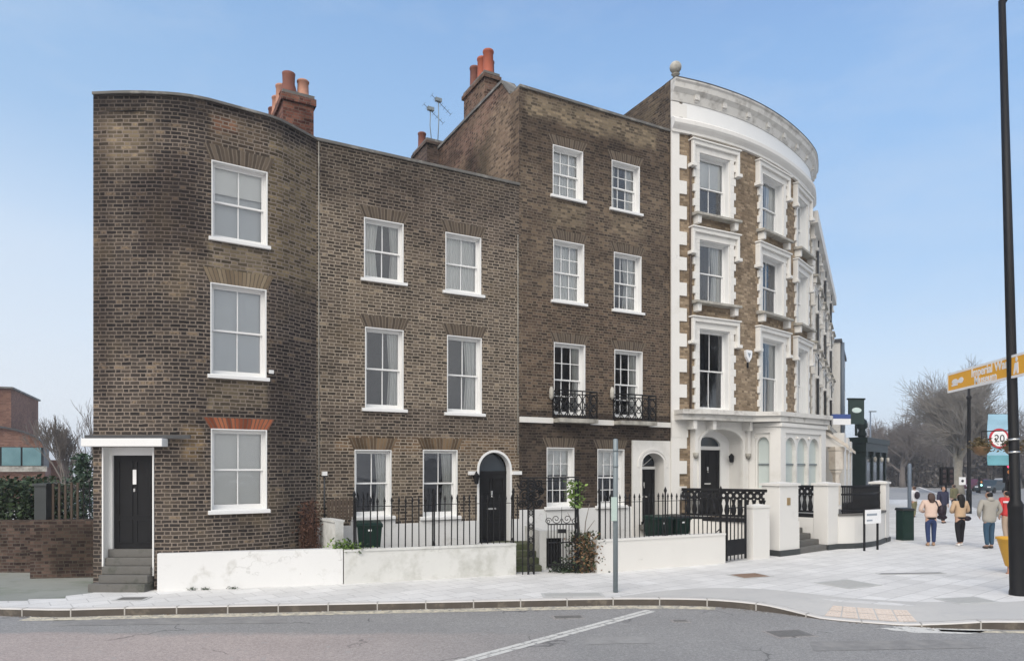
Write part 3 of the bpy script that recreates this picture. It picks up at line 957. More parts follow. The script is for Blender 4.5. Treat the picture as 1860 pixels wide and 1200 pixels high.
for i in range(420):
    t_ = R.uniform(sg0, sg1); p = KP.at(t_, abs(R.gauss(0, .10)) + .02); r = R.uniform(.006, .022); a_ = R.uniform(0, 6)
    b.face([(p[0] + r * cos(a_ + k * 2.1) * 1.5, p[1] + r * sin(a_ + k * 2.1), KROAD + .006 + (k == 1) * .006) for k in range(3)], R.choice(['gravel_bed', 'leaf_dry', 'pale_dust', 'pale_dust']))
tag(b.build('gutter_grit'), 'dry leaves and grit lying along the kerb', 'litter', kind='stuff')
# smooth concrete band of the corner, tactile slabs, driveway
b = MB()
sQ, sE = KP.s_of_px(1130), KP.s_of_px(1858) + 3.2
n = 60
def bandz(t, o): return .004 + kz(t) * max(0, (1.3 + o)) / 1.14
for i in range(n):
    a, c = sQ + (sE - sQ) * i / n, sQ + (sE - sQ) * (i + 1) / n
    wa_ = min(1.0, (i + .5) / 14) * 1.55
    wc_ = min(1.0, (i + 1.5) / 14) * 1.55
    for k in range(3):
        oa, ob = -.17 - (wa_) * k / 3, -.17 - (wa_) * (k + 1) / 3
        oc, od = -.17 - (wc_) * k / 3, -.17 - (wc_) * (k + 1) / 3
        b.face([(*KP.at(a, oa), bandz(a, oa)), (*KP.at(c, oc), bandz(c, oc)), (*KP.at(c, od), bandz(c, od)), (*KP.at(a, ob), bandz(a, ob))], 'band_stone')
tag(b.build('pavement_band'), kind='structure')
b = MB()
tA, tB = KP.s_of_px(1492), KP.s_of_px(1672)
nn = 5
for i in range(nn):
    for k in range(2):
        a, c = tA + (tB - tA) * i / nn + .012, tA + (tB - tA) * (i + 1) / nn - .012
        oa, ob = -.18 - .38 * k, -.18 - .38 * (k + 1) + .02
        b.face([(*KP.at(a, oa), bandz(a, oa) + .004), (*KP.at(c, oa), bandz(c, oa) + .004), (*KP.at(c, ob), bandz(c, ob) + .004), (*KP.at(a, ob), bandz(a, ob) + .004)], 'tactile')
        for bx_ in range(4):
            for by_ in range(3):
                tt = a + (c - a) * (bx_ + .5) / 4
                oo = oa + (ob - oa) * (by_ + .5) / 3
                p = KP.at(tt, oo)
                b.lathe([(.03, 0), (.022, .006)], (p[0], p[1], bandz(tt, oo) + .004), 'tactile', 8)
tag(b.build('tactile_paving'), kind='structure')
b = MB()
dv = [(-30, 14.0), gp(-80, 1092), gp(50, 1090), gp(52, 1087), gp(118, 1086), gp(120, 1081), gp(168, 1076), (-8.9, 14.93), (-8.9, 30), (-30, 30)]
b.face([(x, y, .004) for x, y in dv], 'driveway')
tag(b.build('driveway'), kind='structure')
b = MB()
b.face([(27.5, 58, .004), (36.6, 58, .004), (59, 102, .004), (100, 180, .004), (40, 180, .004)], 'far_footway')
tag(b.build('far_footway'), kind='structure')
# covers let into the pavement
def cover(px, py, w, d, rz, mat, label, frame='pale_dust', round_=False):
    x, y = gp(px, py)
    zz0 = .009
    t = thing('manhole_cover', label, 'manhole cover', (x, y, zz0), rz, 'covers let into the pavement')
    b = MB()
    if round_:
        b.lathe([(w / 2, 0), (w / 2, .004)], (0, 0, 0), mat, 20)
    else:
        b.box(-w / 2, w / 2, -d / 2, d / 2, -.004, .002, mat)
        for i in range(int(w / .09)):
            b.box(-w / 2 + .03 + i * .09, -w / 2 + .07 + i * .09, -d / 2 + .03, d / 2 - .03, .002, .005, mat)
    b.build('lid', t)
    if not round_:
        b = MB()
        e = .06
        for q in ((-w / 2 - e, w / 2 + e, -d / 2 - e, -d / 2), (-w / 2 - e, w / 2 + e, d / 2, d / 2 + e), (-w / 2 - e, -w / 2, -d / 2, d / 2), (w / 2, w / 2 + e, -d / 2, d / 2)):
            b.box(*q, -.004, .0005, frame)
        b.build('frame', t)
cover(240, 1087, .5, .28, .05, 'manhole', 'small dark cover in the pavement below the black door steps')
cover(1040, 1080, 1.15, .36, .06, 'manhole_pale', 'long pale slab cover beside the kerb left of the steel post')
cover(1362, 1045, .75, .55, .35, 'manhole_rust', 'rust brown cover in the pavement before the white pier')
cover(1540, 1060, .95, .8, .45, 'manhole_pale', 'pale grey square cover in the smooth pavement of the corner')
cover(1757, 1090, .85, .5, .2, 'manhole_pale', 'pale grey cover nearest the black lamp post')
cover(1655, 1041, 1.6, .12, .1, 'manhole', 'narrow dark slot drain in the slabs before the people')

def road_cover(px, py, w, d, rz, label):
    x, y = gp(px, py, KROAD)
    t = thing('manhole_cover', label, 'manhole cover', (x, y, KROAD + .004), rz, 'covers let into the road')
    b = MB(); b.box(-w / 2, w / 2, -d / 2, d / 2, -.01, .003, 'manhole')
    for i in range(int(w / .08)): b.box(-w / 2 + .02 + i * .08, -w / 2 + .06 + i * .08, -d / 2 + .02, d / 2 - .02, .003, .006, 'manhole')
    b.build('lid', t)
    b = MB(); e = .05
    for q in ((-w / 2 - e, w / 2 + e, -d / 2 - e, -d / 2), (-w / 2 - e, w / 2 + e, d / 2, d / 2 + e), (-w / 2 - e, -w / 2, -d / 2, d / 2), (w / 2, w / 2 + e, -d / 2, d / 2)): b.box(*q, -.01, .001, 'asphalt')
    b.build('frame', t)
road_cover(1032, 1120, .5, .22, .1, 'small dark iron cover in the road left of the white line end')
road_cover(1434, 1150, .62, .42, .2, 'iron cover in the road before the tactile slabs')
road_cover(1236, 1127, .24, .14, .0, 'tiny iron cover in the road right of the white line end')
# ------------------------------------------------------------------ windows and doors
def sash(w, h, cols, rt, rb, fr=.055, depth=.2, meet=.5, lining='white_paint'):
    """frame, sash bars and pane; origin bottom middle of the opening on the wall face, +y into the house"""
    b = MB(); g = MB()
    hw = w / 2
    P = 'white_paint'
    e = .022
    for x0, x1 in ((-hw, -hw + e), (hw - e, hw)):
        b.box(x0, x1, -.006, depth, 0, h, lining)
    b.box(-hw + e, hw - e, -.006, depth, h - e, h, lining)
    y0, y1 = depth, depth + .12
    b.box(-hw, -hw + fr, y0, y1, 0, h, P); b.box(hw - fr, hw, y0, y1, 0, h, P)
    b.box(-hw + fr, hw - fr, y0, y1, h - fr, h, P); b.box(-hw + fr, hw - fr, y0, y1, 0, .035, P)
    zm = .035 + (h - fr - .035) * meet
    X0, X1 = -hw + fr, hw - fr
    def one(z0, z1, ya, yb, rows, bot):
        st = .042
        b.box(X0, X0 + st, ya, yb, z0, z1, P); b.box(X1 - st, X1, ya, yb, z0, z1, P)
        b.box(X0 + st, X1 - st, ya, yb, z0, z0 + bot, P); b.box(X0 + st, X1 - st, ya, yb, z1 - .042, z1, P)
        gx0, gx1, gz0, gz1 = X0 + st, X1 - st, z0 + bot, z1 - .042
        for i in range(1, cols):
            x = gx0 + (gx1 - gx0) * i / cols
            b.box(x - .012, x + .012, ya + .006, yb - .004, gz0, gz1, P)
        for i in range(1, rows):
            z = gz0 + (gz1 - gz0) * i / rows
            b.box(gx0, gx1, ya + .008, yb - .006, z - .011, z + .011, P)
        ym = (ya + yb) / 2 + .002
        g.face([(gx0, ym, gz0), (gx1, ym, gz0), (gx1, ym, gz1), (gx0, ym, gz1)], 'glass')
    one(zm - .02, h - fr, y0 + .02, y0 + .058, rt, .04)
    one(.035, zm + .02, y0 + .06, y0 + .10, rb, .075)
    return b, g
def curtain_mesh(x0, x1, z0, z1, mat='curtain', waves=7, amp=.035, flare=.0, side=0):
    b = MB()
    n = waves * 6
    V = []
    for j, z in enumerate((z1, (z0 + z1) / 2, z0)):
        row = []
        for i in range(n + 1):
            f_ = i / n
            if side > 0: x = x1 - (x1 - x0) * (1 - f_) * (1 - flare * (.5 if j == 1 else 0))
            else: x = x0 + (x1 - x0) * f_ * (1 - flare * (.5 if j == 1 else 0))
            row.append((x, amp * sin(2 * pi * f_ * waves) + amp * .3 * sin(f_ * 17 + j), z))
        V.append(row)
    for a, c in zip(V, V[1:]):
        for i in range(n):
            b.face([c[i], c[i + 1], a[i + 1], a[i]], mat, None, True)
    return b
def window(parent, loc, rz, w, h, cols=2, rt=1, rb=1, depth=.2, dress=(), sill=.07, sillw=.09, lintel=None, sillmat='white_paint', meet=.5, lint_h=.33):
    b, g = sash(w, h, cols, rt, rb, depth=depth, meet=meet)
    o = b.build('window', parent, loc, rz)
    pn = g.build('pane', o); pn.rotation_euler = (R.uniform(-.012, .012), 0, R.uniform(-.012, .012))
    if sill:
        q = MB()
        q.hexa([(-w / 2 - sillw, -.085, -.09), (w / 2 + sillw, -.085, -.09), (w / 2 + sillw, -.001, -.09), (-w / 2 - sillw, -.001, -.09)],
               [(-w / 2 - sillw, -.085, -.015), (w / 2 + sillw, -.085, -.015), (w / 2 + sillw, -.001, .0), (-w / 2 - sillw, -.001, .0)], sillmat)
        q.box(-w / 2, w / 2, -.001, depth, -.02, .012, sillmat)
        q.build('sill', o, bevel=.006)
    yb = depth + .135
    for d in dress:
        k = d[0]
        if k == 'left': curtain_mesh(-w / 2 + .02, -w / 2 + w * d[1], .0, h, flare=.35, waves=5).build('curtain', o, (0, yb, 0))
        elif k == 'right': curtain_mesh(w / 2 - w * d[1], w / 2 - .02, .0, h, flare=.35, side=1, waves=5).build('curtain', o, (0, yb, 0))
        elif k == 'net': curtain_mesh(-w / 2, w / 2, 0, h, waves=12, amp=.02).build('curtain', o, (0, yb, 0))
        elif k == 'blind':
            q = MB(); z0 = h * (1 - d[1])
            q.box(-w / 2 + .03, w / 2 - .03, yb - .02, yb, z0, h, d[2] if len(d) > 2 else 'blind')
            q.box(-w / 2 + .03, w / 2 - .03, yb - .03, yb - .005, z0 - .03, z0, d[2] if len(d) > 2 else 'blind')
            q.build('blind', o)
        elif k == 'back':
            q = MB(); q.box(-w / 2 + .03, w / 2 - .03, yb + .04, yb + .06, 0, h, d[2]); q.build('blind', o)
        elif k == 'slats':
            q = MB(); z = 0.0
            while z < h:
                q.hexa([(-w / 2 + .03, yb - .012, z), (w / 2 - .03, yb - .012, z), (w / 2 - .03, yb + .006, z), (-w / 2 + .03, yb + .006, z)],
                       [(-w / 2 + .03, yb + .004, z + .05), (w / 2 - .03, yb + .004, z + .05), (w / 2 - .03, yb + .012, z + .05), (-w / 2 + .03, yb + .012, z + .05)], 'blind')
                z += .05
            q.build('blind', o)
    if lintel:
        q = MB()
        n = 14
        x0, x1, e = -w / 2 - .02, w / 2 + .02, .14
        for i in range(n):
            a, c = i / n, (i + 1) / n
            q.face([(x0 + (x1 - x0) * a, -.004, h), (x0 + (x1 - x0) * c, -.004, h), (x0 - e + (x1 - x0 + 2 * e) * c, -.004, h + lint_h), (x0 - e + (x1 - x0 + 2 * e) * a, -.004, h + lint_h)],
                   lintel, [(.02, a * (x1 - x0)), (.02, c * (x1 - x0)), (.02 + lint_h, c * (x1 - x0)), (.02 + lint_h, a * (x1 - x0))])
        q.build('lintel', o)
    # dim room behind the glass
    q = MB()
    q.face([(-w / 2 - .3, depth + 1.3, -.4), (w / 2 + .3, depth + 1.3, -.4), (w / 2 + .3, depth + 1.3, h + .4), (-w / 2 - .3, depth + 1.3, h + .4)], 'interior')
    q.build('room_wall', o)
    return o
def panel_door(parent, loc, rz, w, h, rows=3, knocker=True, number=None, mat='black_paint'):
    b = MB()
    b.box(-w / 2, w / 2, 0, .05, 0, h, mat)
    z = .12
    hs = [(h - .2 - .08 * (rows - 1)) * f for f in ((.3, .7) if rows == 2 else (.28, .44, .28) if rows == 3 else (.22, .28, .28, .22))][:rows]
    tot = sum(hs)
    hs = [q * (h - .24 - .08 * (rows - 1)) / tot for q in hs]
    for q in hs:
        for x0, x1 in ((-w / 2 + .1, -.04), (.04, w / 2 - .1)):
            for a_, c_, d_, e_ in ((x0, x1, z, z + .025), (x0, x1, z + q - .025, z + q), (x0, x0 + .025, z + .025, z + q - .025), (x1 - .025, x1, z + .025, z + q - .025)):
                b.box(a_, c_, -.014, .0, d_, e_, mat)
        z += q + .08
    o = b.build('door', parent, loc, rz)
    if knocker:
        q = MB(); q.box(-.03, .03, -.03, 0, h * .68, h * .68 + .13, 'chrome'); q.ball((0, -.03, h * .66), .03, 'chrome', 8); q.build('knocker', o)
        q = MB(); q.box(-.14, .14, -.02, 0, h * .47, h * .47 + .05, 'chrome'); q.build('letterbox', o)
    return o

def wop(path, px0, px1, z0, z1, **k):
    d = dict(s0=path.s_of_px(px0), s1=path.s_of_px(px1), z0=z0, z1=z1); d.update(k); return d
def op_frame(path, o, org):
    a, c = path.at(o['s0']), path.at(o['s1'])
    return ((a[0] + c[0]) / 2 - org[0], (a[1] + c[1]) / 2 - org[1], o['z0']), atan2(c[1] - a[1], c[0] - a[0]), math.hypot(c[0] - a[0], c[1] - a[1])

def chimney(parent, x0, x1, y0, y1, z0, z1, mat='brick_chimney', pots=(), band=.18):
    b = MB()
    b.box(x0, x1, y0, y1, z0, z1, mat)
    b.box(x0 - .06, x1 + .06, y0 - .06, y1 + .06, z1, z1 + band, mat)
    b.box(x0 - .02, x1 + .02, y0 - .02, y1 + .02, z1 + band, z1 + band + .1, 'coping')
    o = b.build('chimney', parent)
    for (x, y, h, r, m, sq) in pots:
        q = MB()
        zb = z1 + band + .1
        if sq: q.lathe([(r * 1.5, 0), (r * 1.35, .08), (r * .95, h * .55), (r, h * .9), (r * 1.05, h)], (x, y, zb), m, 4 if sq == 2 else 14, sq != 2)
        else: q.lathe([(r * 1.12, 0), (r * 1.08, .1), (r * .98, .14), (r * .92, h * .88), (r * 1.03, h * .9), (r * 1.05, h * .97), (r * .98, h), (r * .75, h - .02), (r * .75, h - .1)], (x, y, zb), m, 14)
        q.build('chimney_pot', o)
    return o

# ------------------------------------------------------------------ bow fronted corner house (left)
H12 = CH + 8.0
O1 = (-8.99, 14.93)
p1 = Path([(-8.99, 14.95), (-8.2, 14.90), (-7.5, 14.94), (-7.0, 15.03), (-6.62, 15.19)], n=8).p + [(-5.58, 15.87)] + \
     Path([(-5.58, 15.87), (-5.36, 16.08), (-5.2, 16.32), (-4.78, 17.03)], n=6).p[1:]
W1 = Path(p1, smooth=False)
h1 = thing('brick_house', 'three storey dark brick house with a bowed front, at the left end', 'house', (*O1, 0))
Zd = 14.93
ops1 = [wop(W1, 384, 486, 7.66, 9.34, depth=.3, rmat='white_paint'), wop(W1, 382, 484, 4.66, 6.66, depth=.3, rmat='white_paint'),
        wop(W1, 383, 485, 1.68, 3.47, depth=.3, rmat='white_paint'),
        dict(s0=W1.s_of_px(186), s1=W1.s_of_px(280), z0=0, z1=3.05, depth=.34, rmat='white_stucco')]
b = MB()
b.wall(W1, 0, W1.len, 0, H12, ops1, 'brick_dark', O1, step=.12)
L_ = lambda x, y: (x - O1[0], y - O1[1])
hullpts = [(-4.78, 17.03), (-8.6, 24.5), (-9.0, 24.5), (-8.99, 14.95)]
for a, c in zip(hullpts, hullpts[1:]):
    a2, c2 = L_(*a), L_(*c)
    b.face([(*a2, 0), (*c2, 0), (*c2, H12), (*a2, H12)], 'brick_dark')
b.build('wall', h1)
b = MB()
b.face([(*L_(*p), H12 - .35) for p in W1.p + [(-8.6, 24.5), (-9.0, 24.5)]], 'lead')
b.build('roof', h1)
b = MB()
b.sweep(W1, 0, W1.len, [(.045, H12), (.045, H12 + .055), (-.3, H12 + .085), (-.3, H12)], 'coping', O1, .12)
b.build('coping', h1)
for i, o in enumerate(ops1[:3]):
    loc, rz, w = op_frame(W1, o, O1)
    window(h1, loc, rz, w, o['z1'] - o['z0'], 2, 1, 1, depth=.13,
           dress=[('blind', .36), ('back', 1, 'blind_grey')] if i == 0 else [('blind', 1.0, 'blind_grey')] if i == 1 else [('slats', 1.0)],
           lintel=('brick_gauged', 'brick_gauged_pale', 'brick_red')[i], lint_h=(.34, .32, .24)[i], sillw=.06)
# doorway: white linings, door, canopy, steps
od = ops1[3]
loc, rz, w = op_frame(W1, od, O1)
b = MB()
b.box(-w / 2, -w / 2 + .03, -.02, .2, .35, 3.05, 'white_paint'); b.box(w / 2 - .03, w / 2, -.02, .2, .3, 3.05, 'white_paint')
b.box(-w / 2 + .03, -.46, .2, .34, .82, 3.05, 'white_paint'); b.box(.46, w / 2 - .03, .2, .34, .82, 3.05, 'white_paint')
b.box(-.46, .46, .2, .34, 2.88, 3.05, 'white_paint')
b.build('door_frame', h1, loc, rz)
d1 = panel_door(h1, (loc[0], loc[1] + .26, .85), rz, .92, 2.03, 2, False)
q = MB(); q.box(-.045, .045, -.012, 0, 1.4, 1.72, 'sign_white'); q.build('glazed_slot', d1)
q = MB(); q.box(-.02, .02, -.025, 0, 1.24, 1.31, 'chrome'); q.build('knocker', d1)
q = MB(); q.box(.48, .515, .185, .2, 2.12, 2.24, 'black_iron'); q.build('doorbell', h1, (loc[0], loc[1], 0), rz)
b = MB()
b.box(-.88, .84, -.26, .0, 3.06, 3.23, 'white_paint')
b.build('canopy', h1, (loc[0] + .02, loc[1] - .003, 0), rz, bevel=.01)
b = MB()
b.box(-.9, 1.35, -.06, -.004, 3.235, 3.31, 'lead')
b.build('flashing', h1, (loc[0], loc[1], 0), rz)
b = MB()
for k in range(5):
    b.box(-w / 2 + .035 if k else -w / 2 - .12, w / 2 - .035 if k else w / 2 - .035, -.32 + k * .115, .26, k * .17, k * .17 + .168, 'step_stone')
st1 = b.build('doorstep', h1, (loc[0], loc[1], 0), rz, bevel=.012)
b = MB()
b.box(-.05, .05, -.05, -.001, 0, .08, 'white_paint')
s_ = W1.s_of_px(492); q_ = W1.at(s_); n_ = W1.nrm(s_)
b.build('alarm_box', h1, (q_[0] - O1[0], q_[1] - O1[1], 4.76), atan2(n_[0], -n_[1]))
# chimney between first and second house
def hp(s, n): return (P0[0] + s * CT - n * ST, P0[1] + s * ST + n * CT)
chl = Matrix.Rotation(TH, 4, 'Z')
c0 = hp(-.56, 1.9)
chx = chimney(h1, .12, .92, 0, 2.6, H12 - 1.6, H12 + 1.78,
              pots=[(.32, .3, .60, .17, 'terracotta_dark', 1), (.70, .3, .50, .16, 'terracotta_pale', 0), (.25, 1.0, .6, .15, 'terracotta_pale', 0), (.25, 1.6, .55, .15, 'terracotta_pale', 0), (.25, 2.2, .5, .15, 'terracotta_dark', 0)])
chx.location = (c0[0] - O1[0], c0[1] - O1[1], 0); chx.rotation_euler = (0, 0, TH)

# ------------------------------------------------------------------ straight fronted houses 2 and 3
L2, L3 = fs(943), fs(1216)
FP = Path([P0, hp(L3, 0)], smooth=False)
h2 = thing('brick_house', 'three storey tan brick house with arched black door, second from the left', 'house', (*P0, 0), TH)
class LP:                                       # straight path in house coordinates
    p = [(0, 0), (20, 0)]
    def at(s, t, off=0): return (t, -off)
    def nrm(s, t): return (0, -1)
LPATH = LP()
def fwin(px0, px1, top, bot, pxz=None, **k):
    d = dict(s0=fs(px0), s1=fs(px1), z0=fz(px0, bot), z1=fz(px0, top), depth=.33, rmat='white_paint'); d.update(k); return d
ops2 = [fwin(661, 733, 394, 504), fwin(809, 874, 421, 527), fwin(663, 733, 593, 740), fwin(812, 875, 608, 748), fwin(644, 711, 816, 938), fwin(768, 831, 816, 938)]
dz0 = .55
door2 = dict(s0=fs(869), s1=fs(927), z0=dz0, z1=3.06, depth=.25, rmat='white_paint', arch=.5)
b = MB()
D2 = 8.0
b.wall(LPATH, 0, L2, 0, H12, ops2 + [door2], 'brick_tan')
for a, c in (((L2, 0), (L2, D2)), ((L2, D2), (0, D2)), ((0, D2), (0, 0))):
    b.face([(*a, 0), (*c, 0), (*c, H12), (*a, H12)], 'brick_tan')
b.build('wall', h2)
b = MB(); b.face([(0, .0, H12 - .35), (L2, 0, H12 - .35), (L2, D2, H12 - .35), (0, D2, H12 - .35)], 'lead'); b.build('roof', h2)
b = MB(); b.box(0, L2, -.05, .28, H12, H12 + .07, 'coping'); b.build('coping', h2)
dress2 = [[('left', .42), ('right', .3)], [('net',)], [('right', .36), ('blind', .0)], [('right', .42)], [('right', .38)], [('right', .38)]]
for i, o in enumerate(ops2):
    window(h2, ((o['s0'] + o['s1']) / 2, 0, o['z0']), 0, o['s1'] - o['s0'], o['z1'] - o['z0'], 2, 1, 1, depth=.13, dress=[d for d in dress2[i] if len(d) < 2 or d[1]],
           lintel='brick_orange' if i > 3 else 'brick_gauged', lint_h=.3)
# white painted dado, cut round the door and the sunk windows
b = MB()
zd = 1.17
x_ = 0.0
for o in (ops2[4], ops2[5], door2):
    b.box(x_, o['s0'] - (.0 if o is door2 else .0), -.02, -.002, 0, zd, 'white_wall') if o is door2 else b.box(x_, o['s0'] - .1, -.02, -.002, 0, zd, 'white_wall')
    if o is not door2: b.box(o['s0'] - .1, o['s1'] + .1, -.02, -.002, 0, o['z0'] - .1, 'white_wall'); x_ = o['s1'] + .1
    else: b.box(o['s0'], o['s1'], -.02, -.002, 0, dz0, 'white_wall'); x_ = o['s1']
b.box(x_, L2, -.02, -.002, 0, zd, 'white_wall')
b.build('dado', h2)
def arch_ring(b, cx, zs, ro, ri, rise, y0, y1, mat, n=18, legs=0.0, riser=None):
    """arched moulding: outer half width ro, inner ri; rise of the inner curve"""
    riser = riser if riser is not None else rise + (ro - ri)
    pts = []
    for i in range(n + 1):
        a = pi - pi * i / n
        pts.append(((cx + ri * cos(a), zs + rise * sin(a)), (cx + ro * cos(a), zs + riser * sin(a))))
    if legs:
        pts = [((cx - ri, zs - legs), (cx - ro, zs - legs))] + pts + [((cx + ri, zs - legs), (cx + ro, zs - legs))]
    for (i0, o0), (i1, o1) in zip(pts, pts[1:]):
        b.plate([i0, i1, o1, o0][::-1] if False else [i0, o0, o1, i1], y0, y1, mat)
dc = (door2['s0'] + door2['s1']) / 2; dw = door2['s1'] - door2['s0']
b = MB(); arch_ring(b, dc, 2.56, dw / 2 + .045, dw / 2 - .02, .48, -.015, .2, 'white_paint', legs=2.0); b.build('door_frame', h2)
b = MB(); b.box(dc - dw / 2 - .32, dc - dw / 2 - .045, -.1, -.002, 2.42, 2.52, 'white_paint'); b.box(dc + dw / 2 + .045, dc + dw / 2 + .32, -.1, -.002, 2.42, 2.52, 'white_paint'); b.build('impost', h2)
d2 = panel_door(h2, (dc, .2, dz0), 0, dw - .04, 1.9, 3, True)
b = MB()
arcp = [(dc + (dw / 2 - .03) * cos(pi * i / 16), 2.5 + .5 * sin(pi * i / 16)) for i in range(17)]
b.face([(x, .24, z) for x, z in arcp], 'glass_car')
b.build('fanlight', h2)
b = MB(); b.box(dc - dw / 2, dc + dw / 2, .19, .27, 2.44, 2.52, 'black_paint'); b.build('transom', h2)
b = MB(); b.box(dc - dw / 2 - .05, dc + dw / 2 + .05, -.35, .2, dz0 - .12, dz0, 'step_stone'); b.box(dc - dw / 2 - .05, dc + dw / 2 + .05, -.65, -.35, .0, dz0 - .25, 'step_stone'); b.build('doorstep', h2)
def lantern(parent, x, y, z, rz=0, name='lantern'):
    b = MB()
    b.lathe([(.035, -.16), (.06, -.14), (.085, .05), (.1, .07), (.03, .14), (.012, .19)], (x, y - .16, z), 'black_iron', 6, False)
    b.bar((x, y, z + .1), (x, y - .16, z + .17), .025, .025, 'black_iron')
    b.box(x - .04, x + .04, y - .02, y, z - .0, z + .18, 'black_iron')
    return b.build(name, parent)
lantern(h2, fs(861), -.0, 2.33)
def pipe(parent, x, z0, z1, y=-.05, r=.035, mat='lead', name='drainpipe'):
    b = MB(); b.tube([(x, y, z0), (x, y, z1)], r, mat, 8)
    z = z0 + .8
    while z < z1 and r > .02:
        b.tube([(x, y, z), (x, y, z + .08)], r * 1.35, mat, 8); z += 1.8
    return b.build(name, parent)
pipe(h2, .05, 2.0, H12, -.015, .012, 'stone_trim', 'cable')
pipe(h2, L2 - .05, 3.0, 9.2, -.015, .012, 'stone_trim', 'cable')
b = MB(); b.box(.12, .24, -.1, 0, 2.42, 2.52, 'white_paint'); b.build('meter_box', h2)
b = MB(); b.tube([(.18, -.03, 1.2), (.18, -.03, 2.42)], .018, 'lead', 6); b.build('conduit', h2)

# ---- house 3
H3 = CH + 10.8
h3 = thing('brick_house', 'four storey brown brick house with two iron balconies, third from the left', 'house', (*hp(L2, 0), 0), TH)
def f3(px0, px1, top, bot, **k):
    d = fwin(px0, px1, top, bot, **k); d['s0'] -= L2; d['s1'] -= L2; return d
W3w = L3 - L2
ops3 = [f3(1004, 1059, 262, 353), f3(1111, 1162, 290, 377), f3(1005, 1061, 434, 544), f3(1115, 1165, 457, 561), f3(1006, 1063, 621, 752), f3(1116, 1167, 634, 757),
        f3(993, 1043, 812, 920), f3(1085, 1134, 815, 918)]
s3d0, s3d1 = fs(1163) - L2, fs(1205) - L2
door3 = dict(s0=s3d0, s1=s3d1, z0=.85, z1=3.09, depth=.45, rmat='white_stucco', arch=.36)
b = MB(); D3 = 9.5
b.wall(LPATH, 0, W3w, 0, H3, ops3 + [door3], 'brick_brown')
PW = .6
b.face([(0, D3, 0), (0, 0, 0), (0, 0, H3), (0, .55, H3 + .05), (0, 1.0, H3 + PW), (0, D3, H3 + PW)], 'brick_side')
b.face([(.35, D3, H12), (.35, D3, H3 + PW), (.35, 1.0, H3 + PW), (.35, .55, H3 + .05), (.35, .3, H3), (.35, 0, H3 - 1)], 'brick_side')
b.face([(W3w, 0, 0), (W3w, D3, 0), (W3w, D3, H3), (W3w, 0, H3)], 'brick_brown')
b.face([(W3w, D3, 0), (0, D3, 0), (0, D3, H3 + PW), (W3w, D3, H3 + PW)], 'brick_brown')
b.build('wall', h3)
b = MB(); b.face([(0, 0, H3 - .4), (W3w, 0, H3 - .4), (W3w, D3, H3 - .4), (0, D3, H3 - .4)], 'lead'); b.build('roof', h3)
b = MB(); b.box(0, W3w, -.05, .28, H3, H3 + .07, 'coping')
b.hexa([(-.05, 1.0, H3 + PW), (.4, 1.0, H3 + PW), (.4, D3, H3 + PW), (-.05, D3, H3 + PW)], [(-.05, 1.0, H3 + PW + .08), (.4, 1.0, H3 + PW + .08), (.4, D3, H3 + PW + .08), (-.05, D3, H3 + PW + .08)], 'coping')
b.hexa([(-.05, .52, H3 + .06), (.4, .52, H3 + .06), (.4, 1.0, H3 + PW), (-.05, 1.0, H3 + PW)], [(-.05, .52, H3 + .14), (.4, .52, H3 + .14), (.4, 1.0, H3 + PW + .08), (-.05, 1.0, H3 + PW + .08)], 'coping')
b.build('coping', h3)
dress3 = [[('net',)], [('left', .3), ('right', .35)], [('net',)], [('right', .5)], [('right', .28)], [('right', .3), ('left', .25)], [('blind', .45)], [('blind', .45)]]
for i, o in enumerate(ops3):
    wdw = window(h3, ((o['s0'] + o['s1']) / 2, 0, o['z0']), 0, o['s1'] - o['s0'], o['z1'] - o['z0'], 3, 2, 2, depth=.17, dress=dress3[i],
                 lintel='brick_gauged', lint_h=.28, sill=0 if i in (4, 5) else .07)
